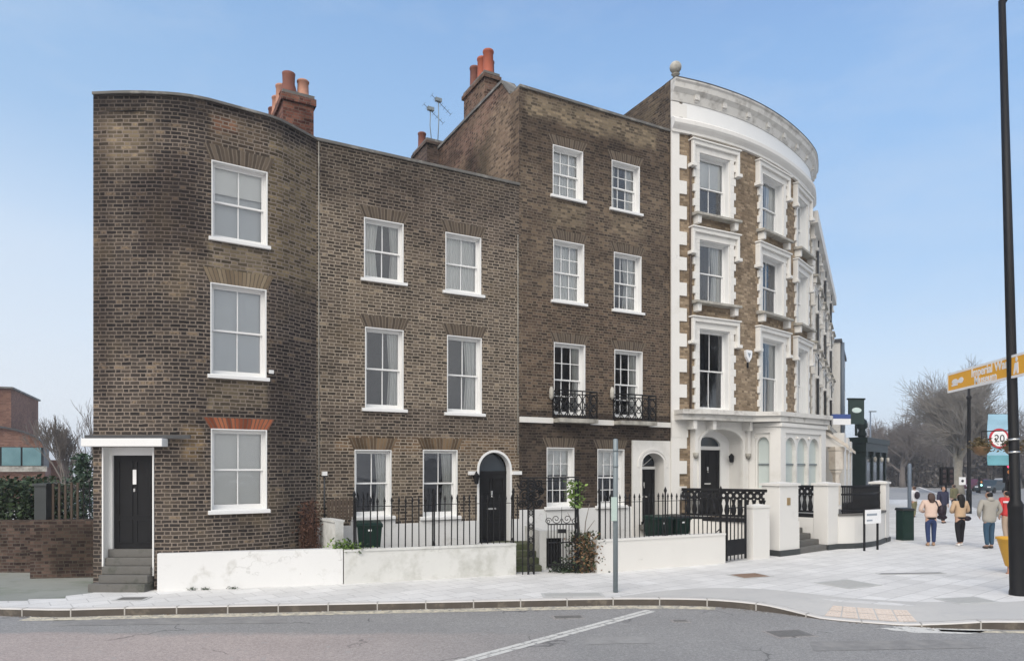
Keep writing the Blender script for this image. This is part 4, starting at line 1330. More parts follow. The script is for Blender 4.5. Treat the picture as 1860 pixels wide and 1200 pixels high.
# white string course, broken by the balconies
zb0, zb1 = fz(960, 767), fz(960, 757)
b = MB()
xs = [0, fs(1003) - L2, fs(1072) - L2, fs(1113) - L2, fs(1178) - L2, W3w]
for a, c in ((0, 1), (2, 3), (4, 5)):
    b = MB(); b.box(xs[a], xs[c], -.06, -.002, zb0, zb1, 'white_stucco'); b.build('string_course', h3)
for a, c in ((1, 2), (3, 4)):
    x0, x1 = xs[a], xs[c]
    b = MB(); D = .38
    b.box(x0, x1, -D - .04, -.002, zb0 + .02, zb1 - .02, 'stone_trim')
    bal = b.build('balcony', h3)
    b = MB()
    z0, z1 = zb1 - .02, zb1 + .78
    corners = [(x0 + .02, -.01), (x0 + .02, -D), (x1 - .02, -D), (x1 - .02, -.01)]
    for (ax, ay), (cx_, cy_) in zip(corners, corners[1:]):
        L = math.hypot(cx_ - ax, cy_ - ay)
        b.bar((ax, ay, z1), (cx_, cy_, z1), .04, .035, 'black_iron'); b.bar((ax, ay, z1 - .1), (cx_, cy_, z1 - .1), .026, .026, 'black_iron')
        b.bar((ax, ay, z0 + .05), (cx_, cy_, z0 + .05), .02, .02, 'black_iron')
        k = max(1, round(L / .26))
        for i in range(k + 1):
            f_ = i / k
            b.bar((ax + (cx_ - ax) * f_, ay + (cy_ - ay) * f_, z0), (ax + (cx_ - ax) * f_, ay + (cy_ - ay) * f_, z1), .024, .024, 'black_iron')
        for i in range(k):
            for sgn in (0, 1):
                pts = []
                for j in range(9):
                    t = j / 8
                    fx = (i + (.5 + .42 * sin(2 * pi * t) * (1 if sgn else -1))) / k
                    pts.append((ax + (cx_ - ax) * fx, ay + (cy_ - ay) * fx, z0 + .05 + (z1 - .15 - z0) * t))
                b.tube(pts, .017, 'black_iron', 4)
            pts = [(ax + (cx_ - ax) * (i + .5 + .3 * cos(2 * pi * j / 10)) / k, ay + (cy_ - ay) * (i + .5 + .3 * cos(2 * pi * j / 10)) / k, z0 + .33 + .1 * sin(2 * pi * j / 10)) for j in range(11)]
            b.tube(pts, .015, 'black_iron', 4)
    b.build('balustrade', bal)
for px in (1001, 1111):
    b = MB(); b.lathe([(.02, -.18), (.07, -.1), (.07, .1), (.03, .2)], (fs(px) - L2 - .03, -.07, fz(px, 715)), 'stone_trim', 10); b.build('wall_lamp', h3)
# white dado and door surround
b = MB(); zd3 = 1.42
x_ = 0
for o in ops3[6:8]:
    b.box(x_, o['s0'] - .1, -.02, -.002, 0, zd3, 'white_wall'); b.box(o['s0'] - .1, o['s1'] + .1, -.02, -.002, 0, min(zd3, o['z0'] - .1), 'white_wall'); x_ = o['s1'] + .1
sx0 = fs(1147) - L2
b.box(x_, sx0, -.02, -.002, 0, zd3, 'white_wall')
b.build('dado', h3)
b = MB()
ztop = 3.47; c3 = (s3d0 + s3d1) / 2; w3 = s3d1 - s3d0; zs3 = 3.09 - .36
b.box(sx0, s3d0, -.05, -.002, 0, zs3, 'white_stucco'); b.box(s3d1, W3w, -.05, -.002, 0, zs3, 'white_stucco')
b.box(s3d0, s3d1, -.05, -.002, 0, .85, 'white_stucco')
k = 16
ar = [(c3 - w3 / 2 * cos(pi * i / k), zs3 + .36 * sin(pi * i / k)) for i in range(k + 1)]
b.plate([(sx0, zs3)] + ar[:k // 2 + 1] + [(c3, ztop), (sx0, ztop)], -.05, -.002, 'white_stucco')
b.plate(ar[k // 2:] + [(W3w, zs3), (W3w, ztop), (c3, ztop)], -.05, -.002, 'white_stucco')
b.build('door_surround', h3)
b = MB(); arch_ring(b, c3, zs3, w3 / 2 + .14, w3 / 2 + .07, .43, -.075, -.05, 'white_stucco', legs=.1); arch_ring(b, c3, zs3, w3 / 2 + .03, w3 / 2 - .02, .35, -.07, .0, 'white_stucco', legs=1.8); b.build('arch_moulding', h3)
d3 = panel_door(h3, (c3, .42, .85), 0, w3, 1.72, 3, True)
b = MB(); b.box(c3 - w3 / 2, c3 + w3 / 2, .4, .5, 2.57, 2.66, 'white_paint'); b.build('transom', h3)
b = MB()
b.face([(c3 + w3 / 2 * cos(pi * i / 16), .46, 2.7 + .37 * sin(pi * i / 16)) for i in range(17)], 'glass_car')
for an in (40, 90, 140): b.bar((c3, .45, 2.68), (c3 + w3 / 2 * cos(radians(an)), .45, 2.68 + .38 * sin(radians(an))), .02, .02, 'white_paint')
b.build('fanlight', h3)
b = MB(); b.box(c3 - w3 / 2 - .1, c3 + w3 / 2 + .1, -.5, .42, .7, .85, 'step_stone'); b.box(c3 - w3 / 2 - .1, c3 + w3 / 2 + .1, -.8, -.5, .0, .5, 'step_stone'); b.build('doorstep', h3)
chimney(h3, 0.0, .5, 2.2, 3.75, H3 + PW, H3 + 1.36, 'brick_side',
        pots=[(.25, 2.45, .80, .17, 'terracotta', 0), (.25, 2.87, .78, .17, 'terracotta', 0), (.25, 3.45, .78, .16, 'terracotta_dark', 0), (.42, 2.62, .6, .12, 'terracotta_dark', 0)], band=.12)
chr_ = chimney(h3, -.45, .35, 5.9, 7.3, H12 - 1, H3 + .72, 'brick_wall', pots=[(-.25, 6.9, .62, .15, 'terracotta_dark', 0)], band=.1)
b = MB()
zt = H3 + .9
for (ax, hh, bend) in ((-.1, 1.35, -.25), (.12, 1.75, .15)):
    b.tube([(ax, 6.3, zt), (ax + bend * .3, 6.3, zt + hh * .5), (ax + bend * .2, 6.3, zt + hh)], .018, 'grey_steel', 6)
    px_ = ax + bend * .2
    b.box(px_ - .12, px_ + .12, 6.24, 6.36, zt + hh - .12, zt + hh - .0, 'grey_steel')
    b.bar((px_ - .3, 6.2, zt + hh - .0), (px_ + .62, 6.6, zt + hh - .3), .014, .014, 'grey_steel')
    for i in range(7):
        f_ = i / 6; cxm = px_ - .3 + .92 * f_; czm = zt + hh - .3 * f_
        b.bar((cxm, 6.2 + .4 * f_ - .15, czm), (cxm, 6.2 + .4 * f_ + .15, czm), .008, .008, 'grey_steel')
b.build('aerial', h3)

# ------------------------------------------------------------------ house 4, the white dressed curved corner house
O4 = (5.09, 22.35)
W4 = Path([(5.09, 22.35), (6.37, 22.86), (7.87, 23.70), (9.28, 24.80), (10.60, 26.13), (11.58, 27.35), (12.10, 28.3), (12.52, 29.25)], n=10)
h4 = thing('corner_townhouse', 'tall yellow brick townhouse curving round the corner with white cornice and white window surrounds', 'townhouse', (*O4, 0))
ZB = 13.4
L4 = W4.len
def w4(px0, px1, z0, z1): return wop(W4, px0, px1, z0, z1, depth=.34, rmat='white_paint')
rows4 = [(10.9, 12.87), (8.06, 10.05), (4.52, 7.15)]
cols4 = [(1269, 1324), (1383, 1421), (1447, 1465)]
ops4 = [w4(c[0], c[1], r[0], r[1]) for r in rows4 for c in cols4]
pa0, pa1 = W4.s_of_px(1267), W4.s_of_px(1343)
porch = dict(s0=pa0, s1=pa1, z0=1.02, z1=3.88, depth=.6, rmat='white_stucco', arch=.46)
b = MB()
b.wall(W4, 0, L4, 0, ZB, ops4 + [porch], 'brick_yellow', O4, step=.12)
bk = [(12.52, 29.25), (8.5, 33.5), (1.0, 30.2), (5.09, 22.35)]
TOP4 = 15.05
for a, c in zip(bk, bk[1:]):
    b.face([(a[0] - O4[0], a[1] - O4[1], 0), (c[0] - O4[0], c[1] - O4[1], 0), (c[0] - O4[0], c[1] - O4[1], TOP4), (a[0] - O4[0], a[1] - O4[1], TOP4)], 'brick_brown')
b.wall(W4, 0, L4, ZB, TOP4, [], 'brick_yellow', O4, step=.12)
b.build('wall', h4)
b = MB(); b.face([(p[0] - O4[0], p[1] - O4[1], TOP4 - .2) for p in W4.p + bk[1:3]], 'lead'); b.build('roof', h4)
b = MB()
b.sweep(W4, 0, L4, [(0, 13.38), (.1, 13.38), (.1, 13.46), (.2, 13.56), (.24, 13.62), (.24, 13.74), (.12, 13.84), (0, 13.84)], 'white_stucco', O4, .2); b.build('string_course', h4)
b = MB(); b.sweep(W4, .42, L4, [(0, 13.86), (.05, 13.86), (.05, 14.38), (0, 14.38)], 'white_paint', O4, .2); b.build('fascia', h4)
b = MB()
b.sweep(W4, 0, L4, [(0, 14.38), (.07, 14.38), (.09, 14.46), (.13, 14.62), (.24, 14.74), (.26, 14.90), (.31, 14.95), (.31, 15.0), (-.1, 15.06)], 'white_weathered', O4, .2)
cor = b.build('cornice', h4)
b = MB(); b.sweep(W4, 0, L4, [(-.3, 15.04), (.32, 15.004), (.32, 15.03), (-.3, 15.09)], 'lead', O4, .2); b.build('cornice_flashing', h4)
for i in range(11):
    s_ = .9 + i * 1.15
    if s_ > L4 - .3: break
    p = W4.at(s_, 0); n_ = W4.nrm(s_)
    b = MB(); b.plate([(-.09, 14.50), (.09, 14.50), (.09, 14.76), (-.09, 14.76)], -.17, -.05, 'white_weathered'); b.box(-.07, .07, -.115, -.05, 14.44, 14.50, 'white_weathered')
    b.build('bracket', cor, (p[0] - O4[0], p[1] - O4[1], 0), atan2(n_[0], -n_[1]))
b = MB(); p = W4.at(.12, .1)
b.lathe([(.09, -.1), (.09, .06), (.14, .1), (.06, .14)], (p[0] - O4[0], p[1] - O4[1], 15.1), 'stone_trim', 12)
b.ball((p[0] - O4[0], p[1] - O4[1], 15.42), .19, 'stone_trim', 16); b.build('ball_finial', h4)
# quoins
b = MB()
def block(b, path, s0, s1, z0, z1, o, mat, org):
    b.sweep(path, s0, s1, [(-.02, z0), (o, z0), (o, z1), (-.02, z1)], mat, org, .5)
block(b, W4, 0.0, .30, 0, 14.36, .05, 'white_stucco', O4)
z = 1.6; 
while z < 14.2:
    if not (4.0 < z + .2 < 4.6) and not (13.2 < z + .2 < 13.9): block(b, W4, .30, .58, z, z + .42, .052, 'white_stucco', O4)
    z += .82
b.build('quoin', h4)
b = MB(); p0_ = W4.at(.72, .05); b.tube([(p0_[0] - O4[0], p0_[1] - O4[1], 4.5), (p0_[0] - O4[0], p0_[1] - O4[1], 13.38)], .035, 'pipe_brown', 8)
b.build('drainpipe', h4)
rq = random.Random(3)
def dressed_window(parent, loc, rz, w, h, dress, first=False, depth=.2, wide=.26, hood=True):
    o = window(parent, loc, rz, w, h, 2, 1, 1, depth=depth, dress=dress, sill=0)
    b = MB(); z = -.02; k = 0
    S = 'white_stucco'
    while z < h + .02:
        hh = .235; e = wide if k % 2 else wide - .085
        z1 = min(z + hh, h)
        b.box(-w / 2 - e, -w / 2, -.06, .12, z, z1, S); b.box(w / 2, w / 2 + e, -.06, .12, z, z1, S)
        if z1 >= h: break
        z = z1; k += 1
    b.box(-w / 2 - wide, w / 2 + wide, -.062, .12, h, h + .2, S)
    b.build('surround', o, bevel=.008)
    if hood:
        b = MB(); hx = w / 2 + wide
        b.plate([(-hx - .1, h + .2), (hx + .1, h + .2), (hx + .1, h + .33), (-hx - .1, h + .33)], -.15, .05, S)
        b.box(-hx - .14, hx + .14, -.2, .05, h + .33, h + .38, S)
        for sg in (-1, 1):
            a, c = sorted((sg * hx, sg * (hx + .1)))
            b.box(a, c, -.15, .05, h - .42, h + .2, S)
            a, c = sorted((sg * (hx - .04), sg * (hx + .17)))
            b.box(a, c, -.2, .05, h - .53, h - .42, S)
        b.build('hood', o, bevel=.01)
    if not first:
        b = MB(); hx = w / 2 + wide
        b.hexa([(-hx - .06, -.3, -.13), (hx + .06, -.3, -.13), (hx + .06, .1, -.13), (-hx - .06, .1, -.13)], [(-hx - .06, -.3, -.05), (hx + .06, -.3, -.05), (hx + .06, .1, 0), (-hx - .06, .1, 0)], 'stone_trim')
        b.build('sill', o, bevel=.01)
        for sg in (-1, 1):
            b = MB(); b.plate([(-.07, -.38), (.07, -.38), (.09, -.13), (-.09, -.13)], -.22, .05, S)
            b.build('bracket', o, (sg * (hx - .12), 0, 0), bevel=.01)
    return o
dress4 = [[('blind', .45)], [('right', .5)], [('net',)], [('right', .4)], [('left', .4)], [('net',)], [], [('left', .4), ('right', .3)], [('net',)]]
for i, o in enumerate(ops4):
    loc, rz, w = op_frame(W4, o, O4)
    dressed_window(h4, loc, rz, w, o['z1'] - o['z0'], dress4[i], first=(i > 5))
# balcony slab over porch and bay
C1, C2 = (8.85, 22.93), (11.23, 24.92)
B0 = W4.at(W4.s_of_px(1353)); B3 = W4.at(min(L4, W4.s_of_px(1466) + 1.2))
def loc4(p): return (p[0] - O4[0], p[1] - O4[1])
def outset(p, c, d):
    v = Vector((p[0] - c[0], p[1] - c[1])); v.normalize(); return (p[0] + v.x * d, p[1] + v.y * d)
cen = ((B0[0] + B3[0]) / 2, (B0[1] + B3[1]) / 2)
sl = [W4.at(.1, -.1), W4.at(.05, .62), W4.at(1.0, .72), W4.at(2.2, .75), W4.at(2.75, .8), outset(C1, cen, .22), outset(C2, cen, .25), outset(B3, C1, .25)] 
back = [W4.at(t, -.1) for t in (W4.s_of_px(1466) + 1.1, 7, 6, 5, 4, 3, 2, 1)]
b = MB(); b.prism([loc4(p) for p in sl + back], 4.32, 4.46, 'white_weathered'); b.build('balcony_slab', h4)
sl2 = [W4.at(.1, -.1), W4.at(.1, .5), W4.at(1.0, .58), W4.at(2.2, .6), W4.at(2.75, .66), outset(C1, cen, .12), outset(C2, cen, .13), outset(B3, C1, .1)]
b = MB(); b.prism([loc4(p) for p in sl2 + back], 4.14, 4.32, 'white_weathered'); b.build('slab_moulding', h4)
for s_ in (.62, 1.35, 2.95):
    p = W4.at(s_, 0); n_ = W4.nrm(s_)
    b = MB(); b.plate([(-.06, 3.85), (.06, 3.85), (.07, 4.13), (-.07, 4.13)], -.45, .02, 'white_stucco'); b.build('bracket', h4, (*loc4(p), 0), atan2(n_[0], -n_[1]))
# ground floor white dressing and porch
b = MB()
block(b, W4, .0, .62, 3.6, 4.14, .06, 'white_stucco', O4)
b.build('stucco_panel', h4)
lp, rzp, wp = op_frame(W4, porch, O4)
b = MB(); zs = 3.88 - .46
e = .3
b.box(-wp / 2 - e, -wp / 2, -.12, .02, 1.0, zs, 'white_stucco'); b.box(wp / 2, wp / 2 + e, -.12, .02, 1.0, zs, 'white_stucco')
ar = [(-wp / 2 * cos(pi * i / 16), zs + .46 * sin(pi * i / 16)) for i in range(17)]
b.plate([(-wp / 2 - e, zs)] + ar[:9] + [(0, 4.135), (-wp / 2 - e, 4.135)], -.12, .02, 'white_stucco')
b.plate(ar[8:] + [(wp / 2 + e, zs), (wp / 2 + e, 4.135), (0, 4.135)], -.12, .02, 'white_stucco')
b.build('porch_surround', h4, (lp[0], lp[1], 0), rzp)
b = MB()
arch_ring(b, 0, zs, wp / 2 + .1, wp / 2 + .01, .47, -.16, -.12, 'white_stucco', legs=2.2)
for sg in (-1, 1):
    a, c = sorted((sg * (wp / 2 + .16), sg * (wp / 2 + .3)))
    b.box(a, c, -.22, -.12, 3.1, 4.12, 'white_stucco'); b.lathe([(.03, -.2), (.09, -.1), (.1, 0)], ((a + c) / 2, -.17, 3.1), 'stone_trim', 8)
b.build('porch_moulding', h4, (lp[0], lp[1], 0), rzp)
def off_(l, rz, x, y): return (l[0] + x * cos(rz) - y * sin(rz), l[1] + x * sin(rz) + y * cos(rz))
q = off_(lp, rzp, -.04, .5)
d4 = panel_door(h4, (*q, 1.02), rzp, 1.12, 2.2, 3, True)
b = MB()
b.box(-wp / 2, -.6, .46, .6, 1.02, 3.9, 'white_paint'); b.box(.52, wp / 2, .46, .6, 1.02, 3.9, 'white_paint'); b.box(-.6, .52, .46, .6, 3.22, 3.34, 'white_paint')
arp = [(-.04 - .56 * cos(pi * i / 12), 3.34 + .32 * sin(pi * i / 12)) for i in range(13)]
b.plate(arp[:7] + [(-.04, 3.9), (-.6, 3.9)], .46, .6, 'white_paint'); b.plate(arp[6:] + [(.52, 3.9), (-.04, 3.9)], .46, .6, 'white_paint')
b.build('door_frame', h4, (lp[0], lp[1], 0), rzp)
b = MB(); b.face([(x, .55, z) for x, z in reversed(arp)], 'glass_car'); b.build('fanlight', h4, (lp[0], lp[1], 0), rzp)
b = MB(); b.lathe([(.03, -.15), (.07, -.12), (.09, .06), (.02, .15)], (wp / 2 - .1, .26, 2.95), 'black_iron', 8); b.build('lantern', h4, (lp[0], lp[1], 0), rzp)
# canted bay window
def bayface(a, c, lights, name):
    L = math.hypot(c[0] - a[0], c[1] - a[1]); rz = atan2(c[1] - a[1], c[0] - a[0])
    b = MB(); g = MB(); S = 'white_stucco'
    z0, z1 = 1.0, 4.14; zs0, zt = 1.75, 3.78
    b.box(0, L, 0, .25, z0, zs0, S); b.box(-.05, L + .05, -.08, .1, zs0, zs0 + .1, S)
    b.box(0, L, 0, .25, zt, z1, S); b.box(-.04, L + .04, -.06, .0, z1 - .16, z1 - .04, S)
    pier = .32 if lights > 1 else .36
    b.box(0, pier, 0, .25, zs0 + .1, zt, S); b.box(L - pier, L, 0, .25, zs0 + .1, zt, S)
    lw = (L - 2 * pier) / lights
    for i in range(lights):
        x0, x1 = pier + lw * i, pier + lw * (i + 1)
        m_ = .05
        b.box(x0, x0 + m_, .06, .24, zs0 + .1, zt, S); b.box(x1 - m_, x1, .06, .24, zs0 + .1, zt, S)
        cx_ = (x0 + x1) / 2; hw = (x1 - x0) / 2 - m_; zsp = zt - hw * 1.25 - .12
        ar = [(cx_ - hw * cos(pi * k / 12), zsp + hw * 1.2 * (sin(pi * k / 12))) for k in range(13)]
        b.plate([*ar[:7], (cx_, zt), (x0 + m_, zt)], .06, .22, S); b.plate([*ar[6:], (x1 - m_, zt), (cx_, zt)], .06, .22, S)
        b.box(cx_ - hw, cx_ + hw, .13, .18, zs0 + .1, zs0 + .18, S)
        b.box(cx_ - hw, cx_ + hw, .14, .18, 2.72, 2.76, 'grey_steel')
        g.face([(cx_ - hw, .19, zs0 + .1), (cx_ + hw, .19, zs0 + .1), (cx_ + hw, .19, zt - .02), (cx_ - hw, .19, zt - .02)], 'glass_frosted')
        b.lathe([(.03, 0), (.05, .05), (.03, .1)], (x0, .03, zt - .2), S, 8)
    o = b.build(name, h4, (*loc4(a), 0), rz)
    g.build('pane', o)
bayface(B0, C1, 1, 'bay_side'); bayface(C1, C2, 3, 'bay_front'); bayface(C2, B3, 1, 'bay_side')
b = MB()
s_ = W4.s_of_px(1357); p = W4.at(s_); n_ = W4.nrm(s_); zA = zz(649, p[1])
b.plate([(-.17, .2), (-.14, .0), (0, -.17), (.14, .0), (.17, .2), (.12, .24), (-.12, .24)], -.09, 0, 'sign_white'); b.box(-.025, .025, -.05, 0, -.36, -.17, 'black_iron')
b.plate([(-.09, .14), (0, -.02), (.09, .14)], -.094, -.09, 'text_grey')
b.build('alarm_box', h4, (*loc4(p), zA), atan2(n_[0], -n_[1]))

# ------------------------------------------------------------------ forecourt: raised terrace, piers, balustrades
TZ = 1.0
def wallbox(path_pts, h, th, mat, name, label, coping=None, copmat=None, z0=-.05, rz0=None, plinth=None, grp=None, cat='garden wall', ch=.05):
    """wall whose street face runs through path_pts (left to right), thickness to the back"""
    o0 = path_pts[0]
    pth = Path(path_pts, smooth=len(path_pts) > 2, n=6)
    t = thing(name, label, cat, (*o0, 0), 0, grp)
    b = MB(); b.sweep(pth, 0, pth.len, [(0, z0), (0, h), (-th, h), (-th, z0)][::-1], mat, o0, .3); b.build('wall', t)
    if coping:
        b = MB(); b.sweep(pth, 0, pth.len, [(coping, h), (coping, h + ch), (-th - coping, h + ch), (-th - coping, h)][::-1], copmat or mat, o0, .3); b.build('coping', t)
    if plinth:
        b = MB(); b.sweep(pth, 0, pth.len, [(.035, z0), (.035, plinth), (.0, plinth + .01), (0, z0)][::-1], 'black_plinth', o0, .3); b.build('plinth', t)
    return t
wallbox([(-7.52, 14.76), (-5.6, 15.2), (-3.80, 15.65)], .79, .25, 'white_wall', 'garden_wall', 'low smooth white wall below the bow fronted house, beside the black door steps')
wallbox([(-3.78, 15.66), (-1.85, 16.33), (.10, 17.04)], .72, .25, 'worn_wall', 'garden_wall', 'low stained white wall under the spiked railing of the tan brick house', .02, 'worn_wall')
wallbox([(2.12, 17.3), (5.86, 19.12)], .77, .25, 'cream_wall', 'garden_wall', 'low clean cream wall right of the iron archway', .02, 'cream_wall')
def frame2(a, ang):
    return Matrix.Translation((a[0], a[1], 0)) @ Matrix.Rotation(ang, 4, 'Z')
def pier(a, ang, w, d, h, label, mat='cream_wall', cap=.05, plinth=0.0, plate=None, grp='white piers of the front boundary'):
    t = thing('gate_pier', label, 'pier', (*a, 0), ang, grp)
    b = MB(); b.box(0, w, 0, d, -.05, h, mat); b.build('shaft', t, bevel=.01)
    b = MB(); b.box(-cap, w + cap, -cap, d + cap, h, h + .07, mat)
    k = len(b.v); b.v += [(-cap * .6, -cap * .6, h + .07), (w + cap * .6, -cap * .6, h + .07), (w + cap * .6, d + cap * .6, h + .07), (-cap * .6, d + cap * .6, h + .07), (w / 2, d / 2, h + .12)]
    for i in range(4): b.add((k + i, k + (i + 1) % 4, k + 4), mat)
    b.build('cap', t)
    if plinth: b = MB(); b.box(-.04, w + .04, -.04, d + .04, -.05, plinth, 'black_plinth'); b.build('plinth', t)
    if plate: b = MB(); b.box(w * .38, w * .38 + .16, -.015, 0, plate, plate + .22, 'brass'); b.build('nameplate', t)
    return t
pier((6.87, 19.85), radians(30), .70, .28, 1.46, 'low white pier between the iron side gate and the wide pier', cap=.02)
pier((7.9, 20.55), radians(35), .95, .62, 2.08, 'wide white pier with a small brass plate left of the grey steps', plinth=.17, plate=1.5)
pier((10.05, 22.15), radians(35), .62, .5, 2.05, 'white pier right of the grey steps', plinth=.17)
pier((13.15, 24.5), radians(50), .55, .5, 2.05, 'farthest white pier at the end of the black railing, beside the dark green cabinet', plinth=.15)
# the raised terrace the corner house stands behind, with the flight of steps
inw = (-.66, .75)
sa, sb = (8.73, 21.12), (10.06, 22.17)
def ipt(p, d): return (p[0] + inw[0] * d, p[1] + inw[1] * d)
ter = thing('raised_terrace', 'white sided paved terrace with grey steps before the corner townhouse door', 'terrace', (7.9, 20.55, 0))
def l9(p): return (p[0] - 7.9, p[1] - 20.55)
poly = [W4.at(.15, .05), (7.72, 20.98), (8.5, 21.05), (8.73, 21.15), ipt(sa, 1.55), ipt(sb, 1.55), (10.06, 22.3), (10.55, 22.5), (11.33, 22.75), (12.2, 23.5), (12.95, 24.4), (13.3, 25.2), W4.at(L4 - .05, .05)] + [W4.at(t, .05) for t in (8.0, 7, 6, 5, 4, 3, 2, 1)]
b = MB(); b.prism([l9(p) for p in poly], -.05, TZ, 'cream_wall', 'step_stone'); b.build('platform', ter)
for k in range(5):
    b = MB(); p, q = ipt(sa, .27 * k + .02), ipt(sb, .27 * k + .02); p2, q2 = ipt(sa, 1.56), ipt(sb, 1.56)
    b.prism([l9(p), l9(q), l9(q2), l9(p2)], k * .167 - (.05 if k == 0 else 0), (k + 1) * .167, 'step_stone'); b.build('step', ter, bevel=.01)
# cheek wall right of the steps is the platform side; dark balustrades
def balustrade(a, c, z0, z1, label, solid=False, n=None):
    L = math.hypot(c[0] - a[0], c[1] - a[1]); ang = atan2(c[1] - a[1], c[0] - a[0])
    t = thing('balustrade', label, 'balustrade', (*a, z0), ang, 'black balustrades of the corner terrace')
    H = z1 - z0; I = 'black_iron'; T = .14
    b = MB(); b.box(0, L, -T / 2, T / 2, H - .09, H, I); b.build('handrail', t, bevel=.01)
    b = MB(); b.box(0, L, -T / 2, T / 2, .0, .12, I); b.box(0, L, -T / 2 + .02, T / 2 - .02, .16, .22, I); b.build('base_rail', t)
    # pierced band of round holes
    b = MB(); n = n or max(2, round(L / .2)); w = L / n
    zb0_, zb1_ = H - .33, H - .09
    for i in range(n):
        cx_, cz_ = w * (i + .5), (zb0_ + zb1_) / 2
        r = min(w, .24) * .26
        k = 12
        ring = [(cx_ + r * cos(2 * pi * j / k), cz_ + r * sin(2 * pi * j / k)) for j in range(k)]
        sq = []
        for j in range(k):
            a_ = 2 * pi * j / k; m = max(abs(cos(a_)), abs(sin(a_)))
            sq.append((cx_ + w / 2 * cos(a_) / m, cz_ + (zb1_ - zb0_) / 2 * sin(a_) / m))
        for j in range(k):
            q = (j + 1) % k
            b.plate([ring[j], sq[j], sq[q], ring[q]], -.035, .035, I)
    b.build('pierced_band', t)
    for i in range(n):
        b = MB(); b.lathe([(.05, .22), (.07, .26), (.085, .36), (.06, .5), (.045, H - .48), (.055, H - .40), (.07, H - .36), (.065, H - .33)], (w * (i + .5) + w / 2 if i < n - 1 else w * (i + .5), 0, 0), I, 8)
        b.build('baluster', t)
    return t
balustrade(W4.at(.35, .12), (7.70, 20.95), .95, 1.97, 'long black balustrade running from the townhouse wall out to the wide white pier')
balustrade((10.0, 22.45), ipt((10.0, 22.45), 1.75), 1.0, 2.05, 'short black balustrade above the white cheek wall of the grey steps')
fw = wallbox([(10.53, 22.47), (11.33, 22.72), (12.22, 23.4), (12.9, 24.2), (13.18, 24.58)], 1.06, .3, 'cream_wall', 'garden_wall', 'curved cream wall with dark coping behind the small street name plate', .03, 'step_stone', plinth=.16, ch=.07)
FW = Path([(10.7, 22.6), (11.3, 22.85), (12.1, 23.5), (12.8, 24.4), (13.2, 24.85)], n=6)
t = thing('iron_railing', 'dense black iron railing on the curved cream wall', 'railing', (10.7, 22.6, 1.12))
o_ = (10.7, 22.6)
b = MB(); b.sweep(FW, 0, FW.len, [(-.03, .86), (.03, .86), (.03, .92), (-.03, .92)], 'black_iron', o_, .2); b.build('top_rail', t)
b = MB(); b.sweep(FW, 0, FW.len, [(-.03, .60), (.03, .60), (.03, .66), (-.03, .66)], 'black_iron', o_, .2); b.build('middle_rail', t)
b = MB(); b.sweep(FW, 0, FW.len, [(-.03, .06), (.03, .06), (.03, .12), (-.03, .12)], 'black_iron', o_, .2); b.build('bottom_rail', t)
bm0 = None
n = int(FW.len / .07)
for i in range(n):
    p = FW.at(FW.len * (i + .5) / n)
    if bm0 is None:
        q = MB(); q.lathe([(.025, 0), (.025, .1), (.034, .25), (.024, .4), (.024, .86)], (0, 0, 0), 'black_iron', 6); bm0 = q.build('baluster', t)
        bm0.location = (p[0] - o_[0], p[1] - o_[1], 0)
    else:
        c = bm0.copy(); COL.objects.link(c); c.location = (p[0] - o_[0], p[1] - o_[1], 0)

# ------------------------------------------------------------------ spiked railings
def spike_bar(h, r=.0145, head=.17):
    b = MB()
    b.lathe([(r, 0), (r, h - head), (r * 1.9, h - head + .015), (r, h - head + .03), (r * 2.1, h - head + .07), (r * 1.2, h - .05), (.002, h)], (0, 0, 0), 'black_iron', 6, False)
    return b
def railing(a, c, z0, ztop, n, label, stays=()):
    L = math.hypot(c[0] - a[0], c[1] - a[1]); ang = atan2(c[1] - a[1], c[0] - a[0])
    t = thing('iron_railing', label, 'railing', (*a, z0), ang, 'spiked railings on the front walls')
    H = ztop - z0
    b = MB(); b.bar((0, 0, H - .22), (L, 0, H - .22), .035, .014, 'black_iron'); b.build('top_rail', t)
    first = None
    for i in range(n):
        x = L * (i + .5) / n
        if first is None: first = spike_bar(H).build('bar', t, (x, 0, 0)); cc = first
        else:
            cc = first.copy(); COL.objects.link(cc); cc.location = (x, 0, 0)
        cc.rotation_euler = (R.uniform(-.012, .012), R.uniform(-.012, .012), R.uniform(0, 1))
        cc.scale = (1, 1, R.uniform(.985, 1.015))
    for f_ in stays:
        b = MB(); x = L * f_
        b.lathe([(.022, 0), (.03, .05), (.022, .1), (.022, H), (.045, H + .05), (.02, H + .12), (.002, H + .16)], (x, .0, 0), 'black_iron', 8)
        b.bar((x, .0, .15), (x, .28, -.05), .022, .022, 'black_iron'); b.build('post', t)
    return t
fb = Path([(-3.7, 15.82), (-1.8, 16.46), (.12, 17.16)], n=6)
railing((-3.62, 15.80), (-1.80, 16.45), .76, 1.95, 12, 'spiked black railing on the stained wall, its half nearer the bow fronted house', (.02, .98))
railing((-1.80, 16.45), (.05, 17.14), .76, 1.97, 13, 'spiked black railing on the stained wall, its half before the arched black door', (.99,))
railing((2.15, 17.46), (5.80, 19.24), .80, 1.96, 27, 'long spiked black railing on the clean cream wall', (.01, .52, .99))
